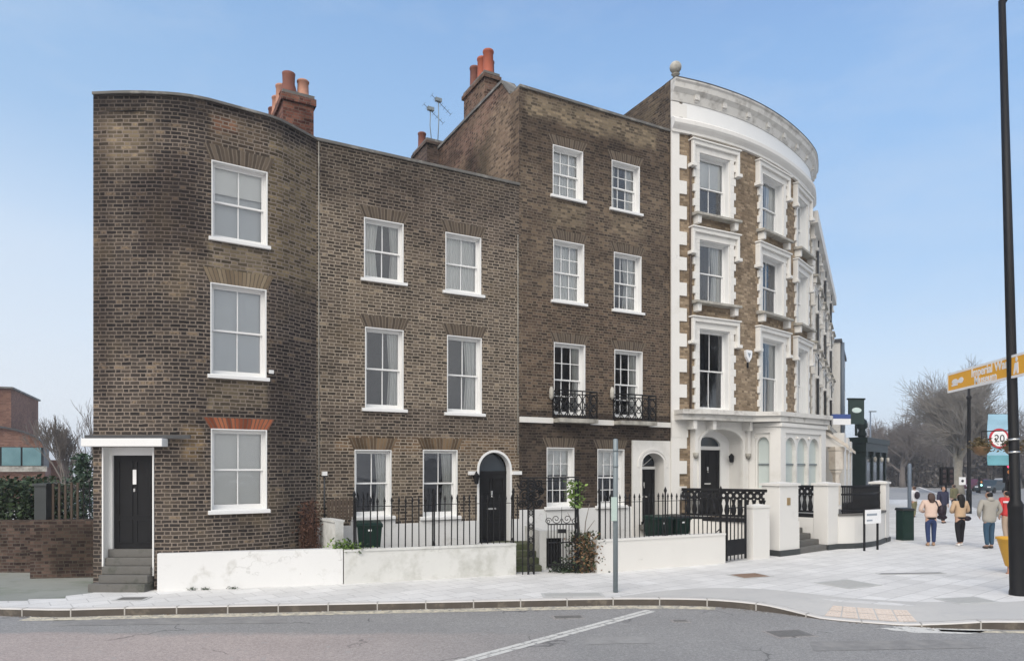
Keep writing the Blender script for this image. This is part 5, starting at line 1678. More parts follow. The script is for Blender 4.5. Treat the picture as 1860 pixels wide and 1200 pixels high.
# iron archway and garden gate between the two walls
ga, gc = (.28, 17.05), (2.05, 17.42)
ang = atan2(gc[1] - ga[1], gc[0] - ga[0])
gw = math.hypot(gc[0] - ga[0], gc[1] - ga[1])
t = thing('iron_archway', 'black wrought iron archway with scrolled lattice posts at the garden entrance', 'archway', (*ga, 0), ang)
I = 'black_iron'
def lattice(b, x0, x1, z0, z1):
    b.bar((x0, 0, z0), (x0, 0, z1), .04, .04, I); b.bar((x1, 0, z0), (x1, 0, z1), .04, .04, I)
    k = max(1, int((z1 - z0) / .3))
    for i in range(k):
        za, zc = z0 + (z1 - z0) * i / k, z0 + (z1 - z0) * (i + 1) / k
        b.bar((x0, 0, za), (x1, 0, zc), .012, .012, I); b.bar((x1, 0, za), (x0, 0, zc), .012, .012, I)
        b.tube([((x0 + x1) / 2 + (x1 - x0) * .3 * cos(2 * pi * j / 8), 0, (za + zc) / 2 + .07 * sin(2 * pi * j / 8)) for j in range(9)], .013, I, 4)
b = MB(); lattice(b, .12, .26, 0, 2.35); b.build('post', t)
b = MB(); lattice(b, gw - .48, gw - .42, .0, 2.35); b.build('post', t)
b = MB(); b.bar((-.05, 0, 2.36), (gw - .40, 0, 2.38), .035, .03, I); b.bar((.12, 0, 2.28), (gw - .42, 0, 2.3), .016, .016, I); b.build('lintel_bar', t)
def scroll(b, cx_, cz_, r, turns=1.6, sg=1, y=0, start=0.0, rad=.010):
    pts = []
    n = int(18 * turns)
    for i in range(n + 1):
        f_ = i / n; a = start + sg * 2 * pi * turns * f_
        pts.append((cx_ + r * (1 - .85 * f_) * cos(a), y, cz_ + r * (1 - .85 * f_) * sin(a)))
    b.tube(pts, rad, I, 4)
b = MB()
for (x, z, r, s_) in ((-.0, 2.2, .14, 1), (.19, 2.15, .16, -1), (.36, 2.22, .12, 1), (.05, 1.95, .14, -1), (.33, 1.95, .15, 1), (.12, 1.75, .12, 1), (.34, 1.72, .11, -1), (-.05, 1.72, .1, 1), (.19, 1.9, .13, -1), (.42, 1.75, .08, 1), (.44, 2.05, .09, 1)):
    scroll(b, x, z, r, 1.7, s_, R.uniform(-.02, .02), R.uniform(0, 6), .02)
b.build('scroll_panel', t)
b = MB(); b.bar((-.15, 0, .8), (-.15, 0, 1.95), .022, .022, I); b.bar((-.02, 0, 0), (-.02, 0, 1.9), .022, .022, I); b.bar((-.2, 0, 1.6), (.12, 0, 1.6), .02, .02, I); b.build('side_rail', t)
t = thing('garden_gate', 'low black iron garden gate with curled finials', 'gate', (*ga, 0), ang)
b = MB(); gx0, gx1 = .62, gw - .5
zg0, zg1 = .12, 1.22
for z in (zg0 + .1, zg1 - .45, zg1):
    b = MB(); b.bar((gx0, -.02, z), (gx1, -.02, z), .03, .03, I); b.build('gate_rail', t)
kk = 9
for i in range(kk + 1):
    x = gx0 + (gx1 - gx0) * i / kk
    b = MB(); b.bar((x, -.02, zg0), (x, -.02, zg1), .017, .017, I); b.build('bar', t)
b = MB(); cx_ = (gx0 + gx1) / 2
b.tube([(cx_, -.02, zg1), (cx_, -.02, zg1 + .42)], [.012, .004], I, 5)
for sg in (-1, 1):
    scroll(b, cx_ + sg * .14, zg1 + .13, .12, 1.5, sg, -.02, pi / 2 + sg * pi / 2, .009)
    scroll(b, cx_ + sg * .34, zg1 + .08, .09, 1.5, -sg, -.02, 0, .009); b.tube([(cx_ + sg * .36, -.02, zg1), (cx_ + sg * .40, -.02, zg1 + .28)], [.009, .003], I, 4)
b.build('crest', t)
b = MB(); b.box(cx_ - .1, cx_ + .1, -.045, -.03, zg1 - .22, zg1 - .12, 'black_paint'); b.build('nameplate', t)
# mossy steps and side walls behind the gate
t = thing('garden_steps', 'mossy stone steps left of the garden gate', 'steps', (.2, 17.2, 0), ang)
for k in range(4):
    b = MB(); b.box(-.35, .62, .25 + k * .3, 2.0, k * .15, (k + 1) * .15, 'mossy_stone'); b.build('step', t, bevel=.012)
t = thing('garden_wall', 'white cheek wall with a dark opening behind the garden gate', 'garden wall', (.2, 17.2, 0), ang)
b = MB(); b.box(.62, .80, .5, 2.2, 0, 1.0, 'worn_wall'); b.box(1.30, 1.8, .6, .8, 0, 1.0, 'worn_wall'); b.box(.80, 1.30, .6, .8, .80, 1.0, 'worn_wall'); b.build('wall', t)
b = MB(); b.box(.8, 1.3, .85, .9, 0, .8, 'black_paint'); b.build('opening', t)  # solid black panel; the shade inside the opening is put in as colour
# iron side gate between cream wall and low pier
ga2, gc2 = (5.92, 19.2), (6.62, 19.75)
ang2 = atan2(gc2[1] - ga2[1], gc2[0] - ga2[0]); gl2 = math.hypot(gc2[0] - ga2[0], gc2[1] - ga2[1])
t = thing('side_gate', 'tall plain black bar gate between the cream wall and the low white pier', 'gate', (*ga2, 0), ang2)
for i in range(6):
    b = MB(); x = gl2 * i / 5; b.bar((x, 0, .05), (x, 0, 1.75 if 0 < i < 5 else 1.85), .024 if 0 < i < 5 else .05, .024 if 0 < i < 5 else .05, I); b.build('bar', t)
b = MB(); b.bar((0, 0, 1.5), (gl2, 0, 1.5), .035, .03, I); b.build('gate_rail', t)
b = MB(); b.box(0, gl2, -.012, .012, .18, .62, I); b.build('gate_panel', t)
# garden ground behind the walls
b = MB()
gg = [(-7.3, 15.05), (-5.5, 15.4), (-3.8, 15.88), (-.0, 17.25), (-.35, 19.4), hp(.02, -.02), (-5.3, 16.1), (-5.7, 15.7), (-6.7, 15.1)]
b.prism(gg, -.05, .28, 'gravel_bed'); tag(b.build('garden_bed'), kind='structure')
b = MB()
gg = [(2.2, 17.6), (5.7, 19.35), hp(L3 - .05, -.06), hp(L2 + 1.6, -.06), (1.7, 19.0)]
b.prism(gg, -.05, .28, 'gravel_bed'); tag(b.build('garden_bed'), kind='structure')
# short white side wall and wooden paling by the bow house
wallbox([(-4.62, 16.75), (-4.05, 15.95)], 1.36, .2, 'worn_wall', 'garden_wall', 'short stained white wall end beside the green wheelie bin', .03, 'worn_wall')
t = thing('paling_fence', 'small brown wooden paling between the brown climber and the railing', 'fence', (-4.45, 16.7, 1.36), radians(18))
for i in range(8):
    b = MB(); b.box(.02 + i * .085, .085 + i * .085, 0, .02, 0, .5 + R.uniform(-.03, .03), 'wood_fence'); b.build('pale', t)
b = MB(); b.box(0, .7, .02, .05, .35, .41, 'wood_fence'); b.build('rail', t)

# ------------------------------------------------------------------ wheelie bins
def wheelie(loc, rz, label, lid='bin_green', s=1.0):
    t = thing('wheelie_bin', label, 'wheelie bin', loc, rz, 'green wheelie bins in the front gardens')
    t.scale = (s, s, s)
    b = MB()
    b.hexa([(-.21, -.2, .06), (.21, -.2, .06), (.21, .24, .06), (-.21, .24, .06)], [(-.28, -.3, .98), (.28, -.3, .98), (.28, .3, .98), (-.28, .3, .98)], 'bin_green')
    b.box(-.3, .3, -.32, .32, .95, 1.0, 'bin_green')
    for x in (-.12, .12): b.hexa([(x - .02, -.215, .1), (x + .02, -.215, .1), (x + .02, -.19, .1), (x - .02, -.19, .1)], [(x - .02, -.315, .94), (x + .02, -.315, .94), (x + .02, -.28, .94), (x - .02, -.28, .94)], 'bin_green')
    b.build('body', t, bevel=.02)
    b = MB()
    b.hexa([(-.31, -.34, 1.0), (.31, -.34, 1.0), (.31, .34, 1.0), (-.31, .34, 1.0)], [(-.27, -.28, 1.05), (.27, -.28, 1.05), (.27, .3, 1.08), (-.27, .3, 1.08)], lid); b.build('lid', t, bevel=.02)
    b = MB(); b.tube([(-.24, .38, 1.0), (.24, .38, 1.0)], .018, lid, 8); b.build('handle', t)
    for x in (-.25, .25):
        b = MB(); b.tube([(x - .025, .2, .1), (x + .025, .2, .1)], .1, 'rubber', 12); b.build('wheel', t)
    b = MB(); b.box(-.04, .04, -.3, -.285, .86, .9, 'sign_white')
    b.build('sticker', t)
wheelie((-3.37, 16.45, .28), .25, 'green wheelie bin behind the stained wall below the tan house window')
wheelie((4.05, 19.3, .22), .45, 'left one of the two dark green bins behind the cream wall railing')
wheelie((4.62, 19.6, .22), .5, 'right one of the two dark bins behind the cream wall railing, with a black lid', 'bin_black')

# ------------------------------------------------------------------ plants
def leaves(b, n, fn, size, mat, rnd, aspect=.55):
    for _ in range(n):
        p = Vector(fn())
        d = Vector((rnd.uniform(-1, 1), rnd.uniform(-1, 1), rnd.uniform(-.5, 1))).normalized()
        e = d.cross(Vector((rnd.uniform(-1, 1), rnd.uniform(-1, 1), rnd.uniform(-1, 1)))).normalized()
        L = size * rnd.uniform(.6, 1.3); w = L * aspect
        b.face([p, p + d * L * .5 + e * w * .5, p + d * L, p + d * L * .5 - e * w * .5], mat)
RMIN = [.004]
def grow(b, p, d, L, r, lev, rnd, mat, maxlev, spread=.55, up=.12, n=4, kids=3, shrink=.68, bt=None):
    """a limb with side branches; bt: builder for the trunk levels"""
    tgt = bt if (bt is not None and lev < 2) else b
    r = max(r, RMIN[0]); pts = [p]; rads = [r]; seg = 4 if lev < 3 else 3
    d = d.normalized()
    for i in range(seg):
        d = (d + Vector((rnd.uniform(-1, 1), rnd.uniform(-1, 1), rnd.uniform(-1, 1))) * .13 + Vector((0, 0, up * .3))).normalized()
        pts.append(pts[-1] + d * L / seg); rads.append(max(RMIN[0] * .7, r * (1 - .42 * (i + 1) / seg)))
    tgt.tube(pts, rads, mat, 8 if lev == 0 else 6 if lev < 2 else 4 if lev < 4 else 3, caps=(lev == 0))
    if lev >= maxlev: return
    k = kids if lev < maxlev - 1 else kids + 1
    for i in range(k + (1 if lev else 2)):
        f_ = .35 + .65 * (i + rnd.uniform(.2, .9)) / (k + 1) if lev else .45 + .55 * rnd.random()
        f_ = min(1, f_)
        j = min(seg - 1, int(f_ * seg)); q = pts[j].lerp(pts[j + 1], f_ * seg - j)
        a = rnd.uniform(0, 2 * pi)
        side = d.cross(Vector((cos(a), sin(a), .3))).normalized()
        nd = (d * (1 - spread) + side * spread * rnd.uniform(.7, 1.3) + Vector((0, 0, up))).normalized()
        grow(b, q, nd, L * shrink * rnd.uniform(.75, 1.15), rads[j] * rnd.uniform(.5, .68), lev + 1, rnd, mat, maxlev, spread, up, n, kids, shrink, bt)
    grow(b, pts[-1], d, L * shrink, rads[-1] * .9, lev + 1, rnd, mat, maxlev, spread, up, n, kids, shrink, bt)
def bare_tree(loc, h, label, seed, maxlev=6, spread=.55, up=.12, trunk=.3, kids=3, bark='bark', twig='twig', group=None, L0=.28, rmin=None, shrink=.68):
    rnd = random.Random(seed); RMIN[0] = rmin or .004
    t = thing('bare_tree', label, 'tree', loc, 0, group)
    bt, bc = MB(), MB()
    grow(bc, Vector((0, 0, -.1)), Vector((0, 0, 1)), h * L0, trunk, 0, rnd, twig, maxlev, spread, up, 4, kids, shrink, bt)
    top = max(v[2] for v in bc.v); k_s = h / top
    for m_b in (bt, bc): m_b.v = [(x * k_s, y * k_s, z * k_s) for x, y, z in m_b.v]
    bt.mats = [bark if m == twig else m for m in bt.mats]
    bt.build('trunk', t); bc.build('crown', t)
    return t
# tall plant in a pot by the gate
x_, y_ = 1.72, 17.45
t = thing('potted_shrub', 'tall leggy shrub with a bright green top in the gateway', 'shrub', (x_, y_, 0))
rnd = random.Random(5)
b = MB(); b.lathe([(.12, 0), (.15, .1), (.17, .3), (.19, .31), (.19, .36), (.16, .36), (.14, .32)], (.05, .02, 0), 'pipe_brown', 14); b.build('pot', t)
b = MB()
for (dx, hh, bx_) in ((0, 2.0, -.12), (.06, 1.7, .16), (-.03, 1.5, -.3), (.05, 1.3, .3)):
    b.tube([(dx, 0, .4), (dx + bx_ * .4, .02, .4 + hh * .5), (dx + bx_, 0, hh)], [.02, .014, .007], 'twig', 5)
b.build('stem', t)
b = MB()
leaves(b, 420, lambda: (rnd.gauss(-.14, .085), rnd.gauss(0, .09), rnd.uniform(1.6, 2.28)), .10, 'leaf_bright', rnd)
b.build('foliage', t)
b = MB()
leaves(b, 900, lambda: (rnd.gauss(.1, .17), rnd.gauss(-.03, .12), rnd.uniform(.02, .95)), .09, 'leaf_dry', rnd)
leaves(b, 900, lambda: (rnd.gauss(.06, .19), rnd.gauss(-.02, .12), rnd.uniform(.0, 1.0)), .08, 'leaf_dark', rnd); b.build('undergrowth', t)
t = thing('ground_plant', 'low dark leafy plant at the foot of the garden gate', 'plant', (1.2, 17.35, 0))
b = MB(); leaves(b, 380, lambda: (rnd.gauss(.2, .22), rnd.gauss(.1, .08), abs(rnd.gauss(0, .12))), .09, 'leaf_dark', rnd); b.build('foliage', t)
t = thing('ground_plant', 'low green weed spilling over the join of the white walls', 'plant', (-3.75, 15.8, .78))
b = MB(); leaves(b, 260, lambda: (rnd.gauss(-.05, .16), rnd.gauss(0, .06), rnd.gauss(.03, .07)), .08, 'leaf_bright', rnd); leaves(b, 120, lambda: (rnd.gauss(.05, .2), rnd.gauss(0, .06), rnd.gauss(.02, .07)), .08, 'leaf_dark', rnd); b.build('foliage', t)
for k_w, (wx_, lab) in enumerate(((350, 'tiny dark weed at the foot of the smooth white wall, nearest the door steps'), (374, 'tiny dark weed second from the door steps along the smooth white wall'), (424, 'tiny weed at the middle of the smooth white wall foot'))):
    q = gp(wx_, 1071 - k_w)
    t = thing('weed', lab, 'weed', (q[0], q[1] - .02, 0), 0, 'weeds along the white wall')
    b = MB(); leaves(b, 60, lambda: (rnd.gauss(0, .05), rnd.gauss(0, .02), abs(rnd.gauss(.01, .02))), .035, 'leaf_dark', rnd); b.build('foliage', t)
t = thing('climber', 'reddish brown withered climber in the corner of the bow fronted house', 'climber', (-4.78, 16.5, .2))
b = MB()
for i in range(70):
    a = rnd.uniform(-.22, .22); hh = rnd.uniform(.8, 1.75); 
    b.tube([(a, rnd.uniform(-.1, .1), 0), (a + rnd.uniform(-.1, .1), rnd.uniform(-.1, .1), hh * .5), (a * .6 + rnd.uniform(-.12, .12), rnd.uniform(-.1, .1), hh)], [.008, .006, .003], 'dead_climber', 3)
b.build('stem', t)
b = MB(); leaves(b, 900, lambda: (rnd.gauss(0, .15), rnd.gauss(0, .1), rnd.uniform(.1, 1.6)), .07, 'dead_climber', rnd); b.build('foliage', t)

# ------------------------------------------------------------------ left side: walls, hedge, building, trees
wallbox([(-30, 17.6), (-11.55, 17.35)], 1.3, .3, 'brick_wall', 'boundary_wall', 'brown brick wall under the dark hedge at the left edge', cat='wall')
wallbox([(-11.35, 16.4), (-9.02, 16.75)], 1.38, .3, 'brick_wall', 'boundary_wall', 'dark mossy brick wall between the driveway hedge and the bow fronted house', cat='wall')
t = thing('gate_pier', 'dark square timber post on the left brick wall', 'post', (-11.2, 16.6, 1.38))
b = MB(); b.box(-.12, .16, -.1, .14, 0, .80, 'black_plinth'); b.build('shaft', t); b = MB(); b.box(-.15, .19, -.13, .17, .80, .86, 'black_plinth'); b.build('cap', t)
t = thing('iron_railing', 'weathered upright railing on the dark mossy wall at the left', 'railing', (-10.95, 16.62, 1.38), atan2(.35, 2.33), None)
for i in range(14):
    b = MB(); b.bar((i * .135, 0, 0), (i * .135, 0, .86 + R.uniform(-.04, .04)), .022 if i > 4 else .05, .02, 'black_iron' if i > 4 else 'wood_fence'); b.build('bar', t)
b = MB(); b.bar((0, .015, .72), (1.8, .015, .72), .02, .03, 'black_iron'); b.build('top_rail', t)
t = thing('hedge', 'dense dark hedge behind the left brick wall', 'hedge', (-13.5, 18.0, 0))
b = MB(); rnd = random.Random(9)
def hed():
    while True:
        x = rnd.uniform(-3.5, 1.9); z = rnd.uniform(.6, 2.45); y = rnd.uniform(-.3, .9)
        lim = 2.1 + .25 * sin(x * 2.1) + .12 * sin(x * 6.3) - max(0, x - 1.2) * .9
        if z < lim: return (x, y, z)
leaves(b, 15000, hed, .13, 'leaf_hedge', rnd); b.build('foliage', t)
b = MB()
for i in range(10): b.tube([(-3 + i * .5, .3, 0), (-3 + i * .5 + .1, .3, 1.6)], [.03, .015], 'bark', 5)
b.build('stem', t)
t = thing('conifer', 'small green conifer behind the left railing beside the house', 'tree', (*at(150, 21), 0))
b = MB(); b.tube([(0, 0, 0), (0, 0, 2.5)], [.06, .02], 'bark', 6); b.build('trunk', t)
b = MB(); leaves(b, 2600, lambda: (lambda z: (rnd.gauss(0, .10 + .28 * (3.0 - z) / 3), rnd.gauss(0, .12 + .25 * (3.0 - z) / 3), z))(rnd.uniform(.6, 3.0)), .11, 'leaf_conifer', rnd); b.build('crown', t)
t = thing('shrub', 'thin leafy shrub behind the left railing', 'shrub', (*at(112, 20), 0))
b = MB()
for i in range(8): b.tube([(0, 0, 0), (rnd.uniform(-.5, .5), rnd.uniform(-.2, .2), 1.2), (rnd.uniform(-.8, .8), rnd.uniform(-.3, .3), 2.3)], [.02, .012, .005], 'twig', 4)
b.build('stem', t)
b = MB(); leaves(b, 1100, lambda: (rnd.gauss(-.1, .6), rnd.gauss(0, .2), rnd.uniform(1.0, 2.35)), .09, 'leaf_dark', rnd); b.build('foliage', t)
bare_tree((*at(124, 34), 0), 5.2, 'slim bare tree left of the bow fronted house, the one nearer the brick block', 21, 5, .36, .25, .10, 2, 'twig_dark', 'twig_dark', 'bare trees behind the left railing', rmin=.009)
bare_tree((*at(152, 34), 0), 6.0, 'slim bare tree left of the bow fronted house, partly behind its wall', 22, 4, .42, .25, .09, 2, 'twig_dark', 'twig_dark', 'bare trees behind the left railing', rmin=.007)
# modern brick building far left
Zb = 46
bx, by = at(20, Zb)
t = thing('brick_block', 'modern red brown brick block with a curved lower roof and teal glazing', 'building', (bx, by, 0), radians(115))
zt_ = zz(706, Zb)
b = MB(); b.box(0, 9.3, 0, 14, 0, zt_, 'brick_modern'); b.build('wall', t)
b = MB(); b.box(-.12, 9.4, -.12, 14.1, zz(800, Zb), zz(792, Zb), 'stone_trim'); b.build('ledge', t)
b = MB(); b.box(-.08, -.004, .9, 5, zz(772, Zb), zz(728, Zb), 'lead'); b.build('window', t)
b = MB(); b.box(-.14, 9.42, -.14, 14.1, zt_, zt_ + .12, 'coping'); b.build('coping', t)
low = bpy.data.objects.new('lower_wing', None)
wx, wy = at(82, 44); Zw = 44
rl = radians(30)
m_l = MB(); zg = zz(848, Zw); zr = zz(812, Zw)
m_l.box(-14, 0, 0, 5, 0, zg, 'brick_modern')
bpy.data.objects.remove(low)
def under(b_, name):
    o = b_.build(name, t)
    M_ = Matrix.Translation((wx, wy, 0)) @ Matrix.Rotation(rl, 4, 'Z')
    o.matrix_local = (Matrix.Translation((bx, by, 0)) @ Matrix.Rotation(radians(115), 4, 'Z')).inverted() @ M_
    return o
under(m_l, 'lower_wall')
b = MB()
arc = [(-3.6 + 3.5 * sin(pi * .5 * i / 10), zr + 1.25 * cos(pi * .5 * i / 10)) for i in range(11)]
b.plate([(-14, zr), (-.1, zr)] + arc[::-1][1:] + [(-14, zr + 1.25)], .1, 4.9, 'brick_modern'); under(b, 'vault')
b = MB()
arc2 = [(x, z + .12) for x, z in arc]
for (a0, a1), (c0, c1) in zip(zip(arc, arc2), zip(arc[1:], arc2[1:])): b.plate([a0, c0, c1, a1], -.15, 4.9, 'lead')
under(b, 'vault_edge')
b = MB(); b.box(-14, -.1, .3, 4.9, zg, zr, 'lead'); under(b, 'back_panel')
for i in range(13):
    b = MB(); b.box(-13.9 + i * 1.06, -13.9 + i * 1.06 + .96, .1, .2, zg + .1, zr - .02, 'glass_teal'); under(b, 'window')
b = MB(); b.box(-14, .1, -.25, .1, zg - .28, zg + .06, 'stone_trim'); under(b, 'balcony_edge')
bx2, by2 = at(104, 52)
t = thing('brick_annexe', 'small brick annexe with a pitched end right of the modern block', 'building', (bx2, by2, 0), radians(25))
b = MB(); zz1 = zz(835, 52)
b.box(-1.9, .8, 0, 3, 0, zz(872, 52), 'brick_modern'); b.hexa([(-1.9, 0, zz(872, 52)), (.8, 0, zz(872, 52)), (.8, 3, zz(872, 52)), (-1.9, 3, zz(872, 52))], [(-1.9, 0, zz1), (.1, 0, zz1), (.1, 3, zz1), (-1.9, 3, zz1)], 'brick_modern'); b.build('wall', t)
b = MB(); b.box(-1.9, .85, -.1, -.002, zz(880, 52), zz(874, 52), 'stone_trim'); b.build('ledge', t)

# ------------------------------------------------------------------ terrace beyond the corner house, pub
TA = radians(62.6)
E4 = (12.56, 29.33)
def tp(k, out=0): return (E4[0] + cos(TA) * k + sin(TA) * out, E4[1] + sin(TA) * k - cos(TA) * out)
TW = 5.6
def terrace(label):
    t = thing('terraced_house', label, 'house', (*E4, 0), TA, 'cream terrace beyond the corner house')
    H = 13.0
    ops = []
    for r in rows4:
        for x in (1.3, 4.0): ops.append(dict(s0=x - .55, s1=x + .55, z0=r[0], z1=r[1], depth=.4, rmat='white_paint'))
    b = MB(); b.wall(LPATH, 0, TW, 0, H, ops, 'brick_cream'); b.face([(TW, 0, 0), (TW, 8, 0), (TW, 8, H), (TW, 0, H)], 'cream_wall'); b.face([(TW, 8, 0), (0, 8, 0), (0, 8, H), (TW, 8, H)], 'cream_wall'); b.face([(0, 8, 0), (0, 0, 0), (0, 0, H), (0, 8, H)], 'cream_wall')
    b.build('wall', t)
    b = MB(); b.face([(0, 0, H - .1), (TW, 0, H - .1), (TW, 8, H - .1), (0, 8, H - .1)], 'slate'); b.build('roof', t)
    b = MB(); b.plate([(0, H - .1), (TW, H - .1), (TW, H + .4), (0, H + .4)], -.3, .1, 'white_stucco'); b.build('cornice', t)
    for o in ops:
        dressed_window(t, ((o['s0'] + o['s1']) / 2, 0, o['z0']), 0, 1.1, o['z1'] - o['z0'], [('net',)], depth=.34)
    b = MB(); b.box(0, TW, -.75, 0, 4.2, 4.42, 'stone_trim'); b.build('balcony_slab', t)
    b = MB(); b.box(3.0, 5.2, -1.2, 0, 0, 4.2, 'white_stucco'); b.build('bay', t)
    b = MB(); b.tube([(2.65, -.12, 4.4), (2.65, -.12, 12.9)], .06, 'lead', 8); b.build('drainpipe', t)
    # lean-to stone porch: sloping roof from the wall down to carved blocks on columns
    b = MB()
    k = len(b.v); n = 3
    tri = [(-.02, 3.5), (-1.15, 3.5), (-.02, 4.35)]
    for x in (.4, 1.9): b.v += [(x, y, z) for y, z in tri]
    b.add((k, k + 1, k + 2), 'white_stucco'); b.add((k + 5, k + 4, k + 3), 'white_stucco'); b.add((k + 1, k, k + 3, k + 4), 'white_stucco'); b.add((k + 2, k + 1, k + 4, k + 5), 'white_stucco')
    po = b.build('portico', t)
    b = MB()
    b.hexa([(.25, -1.45, 3.42), (2.05, -1.45, 3.42), (2.05, .0, 4.45), (.25, .0, 4.45)], [(.25, -1.45, 3.57), (2.05, -1.45, 3.57), (2.05, .0, 4.6), (.25, .0, 4.6)], 'carved_stone')
    b.build('roof', po)
    for x in (.55, 1.75):
        b = MB(); b.lathe([(.12, 1.0), (.12, 2.3), (.14, 2.36), (.2, 2.44), (.2, 2.5), (.27, 2.56), (.27, 3.3), (.31, 3.36), (.31, 3.5)], (x, -.95, 0), 'carved_stone', 4, False); b.build('column', po)
    b = MB(); b.box(.25, 2.05, -1.25, 0, 0, 1.0, 'cream_wall'); b.build('porch_base', po)
    return t
t1 = terrace('first cream terraced house beyond the curved corner house, with a sloping stone porch roof')
labs = ['second cream terraced house beyond the curved corner house', 'third cream terraced house beyond the corner, behind the dark green pub front']
for i, l in enumerate(labs):
    c = copy_tree(t1); p = tp(TW * (i + 1)); c.location = (*p, 0); c["label"] = l
t = thing('rendered_block', 'plain pale block with a dark edge at the end of the cream terrace', 'building', (*tp(TW * 3 + .2), 0), TA)
b = MB(); b.box(0, 9, -.5, 8, 0, 10.6, 'cream_wall'); b.build('wall', t)
b = MB(); b.box(-.1, 9.1, -.6, 8.1, 10.6, 10.8, 'slate'); b.build('roof', t)
b = MB(); b.tube([(.3, -.62, 4), (.3, -.62, 10.6)], .12, 'blue_steel', 8); b.build('drainpipe', t)
for i in range(4):
    for z in (5.5, 8.3): b = MB(); b.box(1.2 + i * 2, 2.2 + i * 2, -.53, -.502, z, z + 1.6, 'glass_car'); b.build('window', t)
# pub front
kx = 17.2
t = thing('pub_front', 'single storey dark green pub front standing forward of the cream terrace', 'pub', (22.7, 45.0, 0), radians(52))
b = MB(); G = 'pub_green'
b.box(0, 7, 0, 2.7, 0, 3.7, G); b.build('wall', t)
b = MB(); b.box(-.15, 7.15, -.2, 2.7, 3.7, 4.25, G); b.box(-.25, 7.25, -.3, 2.7, 4.25, 4.6, G); b.build('fascia', t)
for i in range(4):
    b = MB(); x = i * 2.2; b.box(x, x + .3, -.14, 0, 0, 3.7, G); b.box(x - .05, x + .35, -.2, 0, 3.35, 3.7, G); b.build('pilaster', t)
for i in range(3):
    b = MB(); x = .45 + i * 2.2; b.box(x, x + 1.6, -.05, -.002, 1.0, 3.2, 'glass_car'); b.build('window', t)
b = MB(); b.lathe([(.2, 4.6), (.3, 4.8), (.2, 5.1), (.35, 5.3), (.3, 5.7), (.1, 5.9)], (.6, .2, 0), G, 8); b.build('urn', t)
for i in range(3):
    b = MB(); b.lathe([(.03, 0), (.1, .1), (.11, .3), (.03, .36)], (1.3 + i * 2.2, -.45, 3.0), 'stone_trim', 8); b.bar((1.3 + i * 2.2, 0, 3.4), (1.3 + i * 2.2, -.45, 3.36), .03, .03, G); b.build('wall_lamp', t)
sgn = thing('hanging_sign', 'dark green framed pub sign on a post above the green pub front', 'sign', (*at(1555, 41), 0), radians(8))
b = MB(); b.box(-.05, .05, -.05, .05, 4.5, 5.2, G); b.build('post', sgn)
b = MB(); z0, z1 = zz(770, 41), zz(726, 41); b.box(-.48, .48, -.06, .06, z0, z1, 'sign_green'); b.box(-.54, .54, -.09, .09, z1, z1 + .1, 'pub_green'); b.build('board', sgn)
b = MB(); b.ball((0, -.05, (z0 + z1) / 2 + .1), .34, 'sign_pale', 14, (1, .08, .5)); b.build('emblem', sgn)
prj = thing('projecting_sign', 'white and blue box sign sticking out from the cream terrace', 'sign', (*at(1528, 33.5), 0), radians(10))
b = MB(); b.box(-.47, .47, -.06, .06, zz(771, 33.5), zz(760, 33.5), 'sign_white'); b.build('panel', prj)
b = MB(); b.box(-.5, .45, -.07, .07, zz(760, 33.5), zz(752, 33.5), 'sign_blue'); b.build('header', prj)
b = MB(); b.bar((-.45, 0, zz(756, 33.5)), (-1.2, .3, zz(756, 33.5)), .04, .04, 'black_iron'); b.build('arm', prj)

# ------------------------------------------------------------------ street furniture
p = gp(1118, 1075)
t = thing('signpost', 'galvanised grey steel post with a pale green plate at the kerb', 'post', (*p, 0))
b = MB(); b.lathe([(.052, -.05), (.052, 3.2), (.03, 3.22)], (0, 0, 0), 'grey_steel', 14); b.build('pole', t)
b = MB(); b.box(-.10, .02, -.045, -.085, zz(945, p[1]), zz(902, p[1]), 'green_tape'); b.build('plate', t)
b = MB(); b.lathe([(.058, 0), (.058, .05)], (0, 0, 2.62), 'grey_steel', 14); b.lathe([(.058, 0), (.058, .05)], (0, 0, 2.95), 'grey_steel', 14); b.build('clip', t)
p = gp(1849, 1080)
lean = -.027
t = thing('lamp_post', 'tall black lamp post at the right edge beside the tourist sign', 'lamp post', (*p, 0))
t.rotation_euler = (0, lean, 0)
b = MB(); b.lathe([(.16, -.05), (.16, .06), (.145, .12), (.138, 1.75), (.145, 1.8), (.145, 1.86), (.098, 1.95), (.088, 6), (.065, 12.2)], (0, 0, 0), 'black_paint', 16); b.build('shaft', t)
for z in (zz(822, p[1]), zz(799, p[1])):
    b = MB(); b.lathe([(.106, 0), (.106, .035)], (0, 0, z), 'chrome', 16); b.build('band', t)
b = MB(); b.tube([(0, 0, 12.1), (.3, 0, 12.6), (1.2, 0, 12.8)], .05, 'black_paint', 8); b.box(1.1, 1.8, -.15, .15, 12.72, 12.86, 'grey_steel'); b.build('lamp_head', t)
lp_ = p
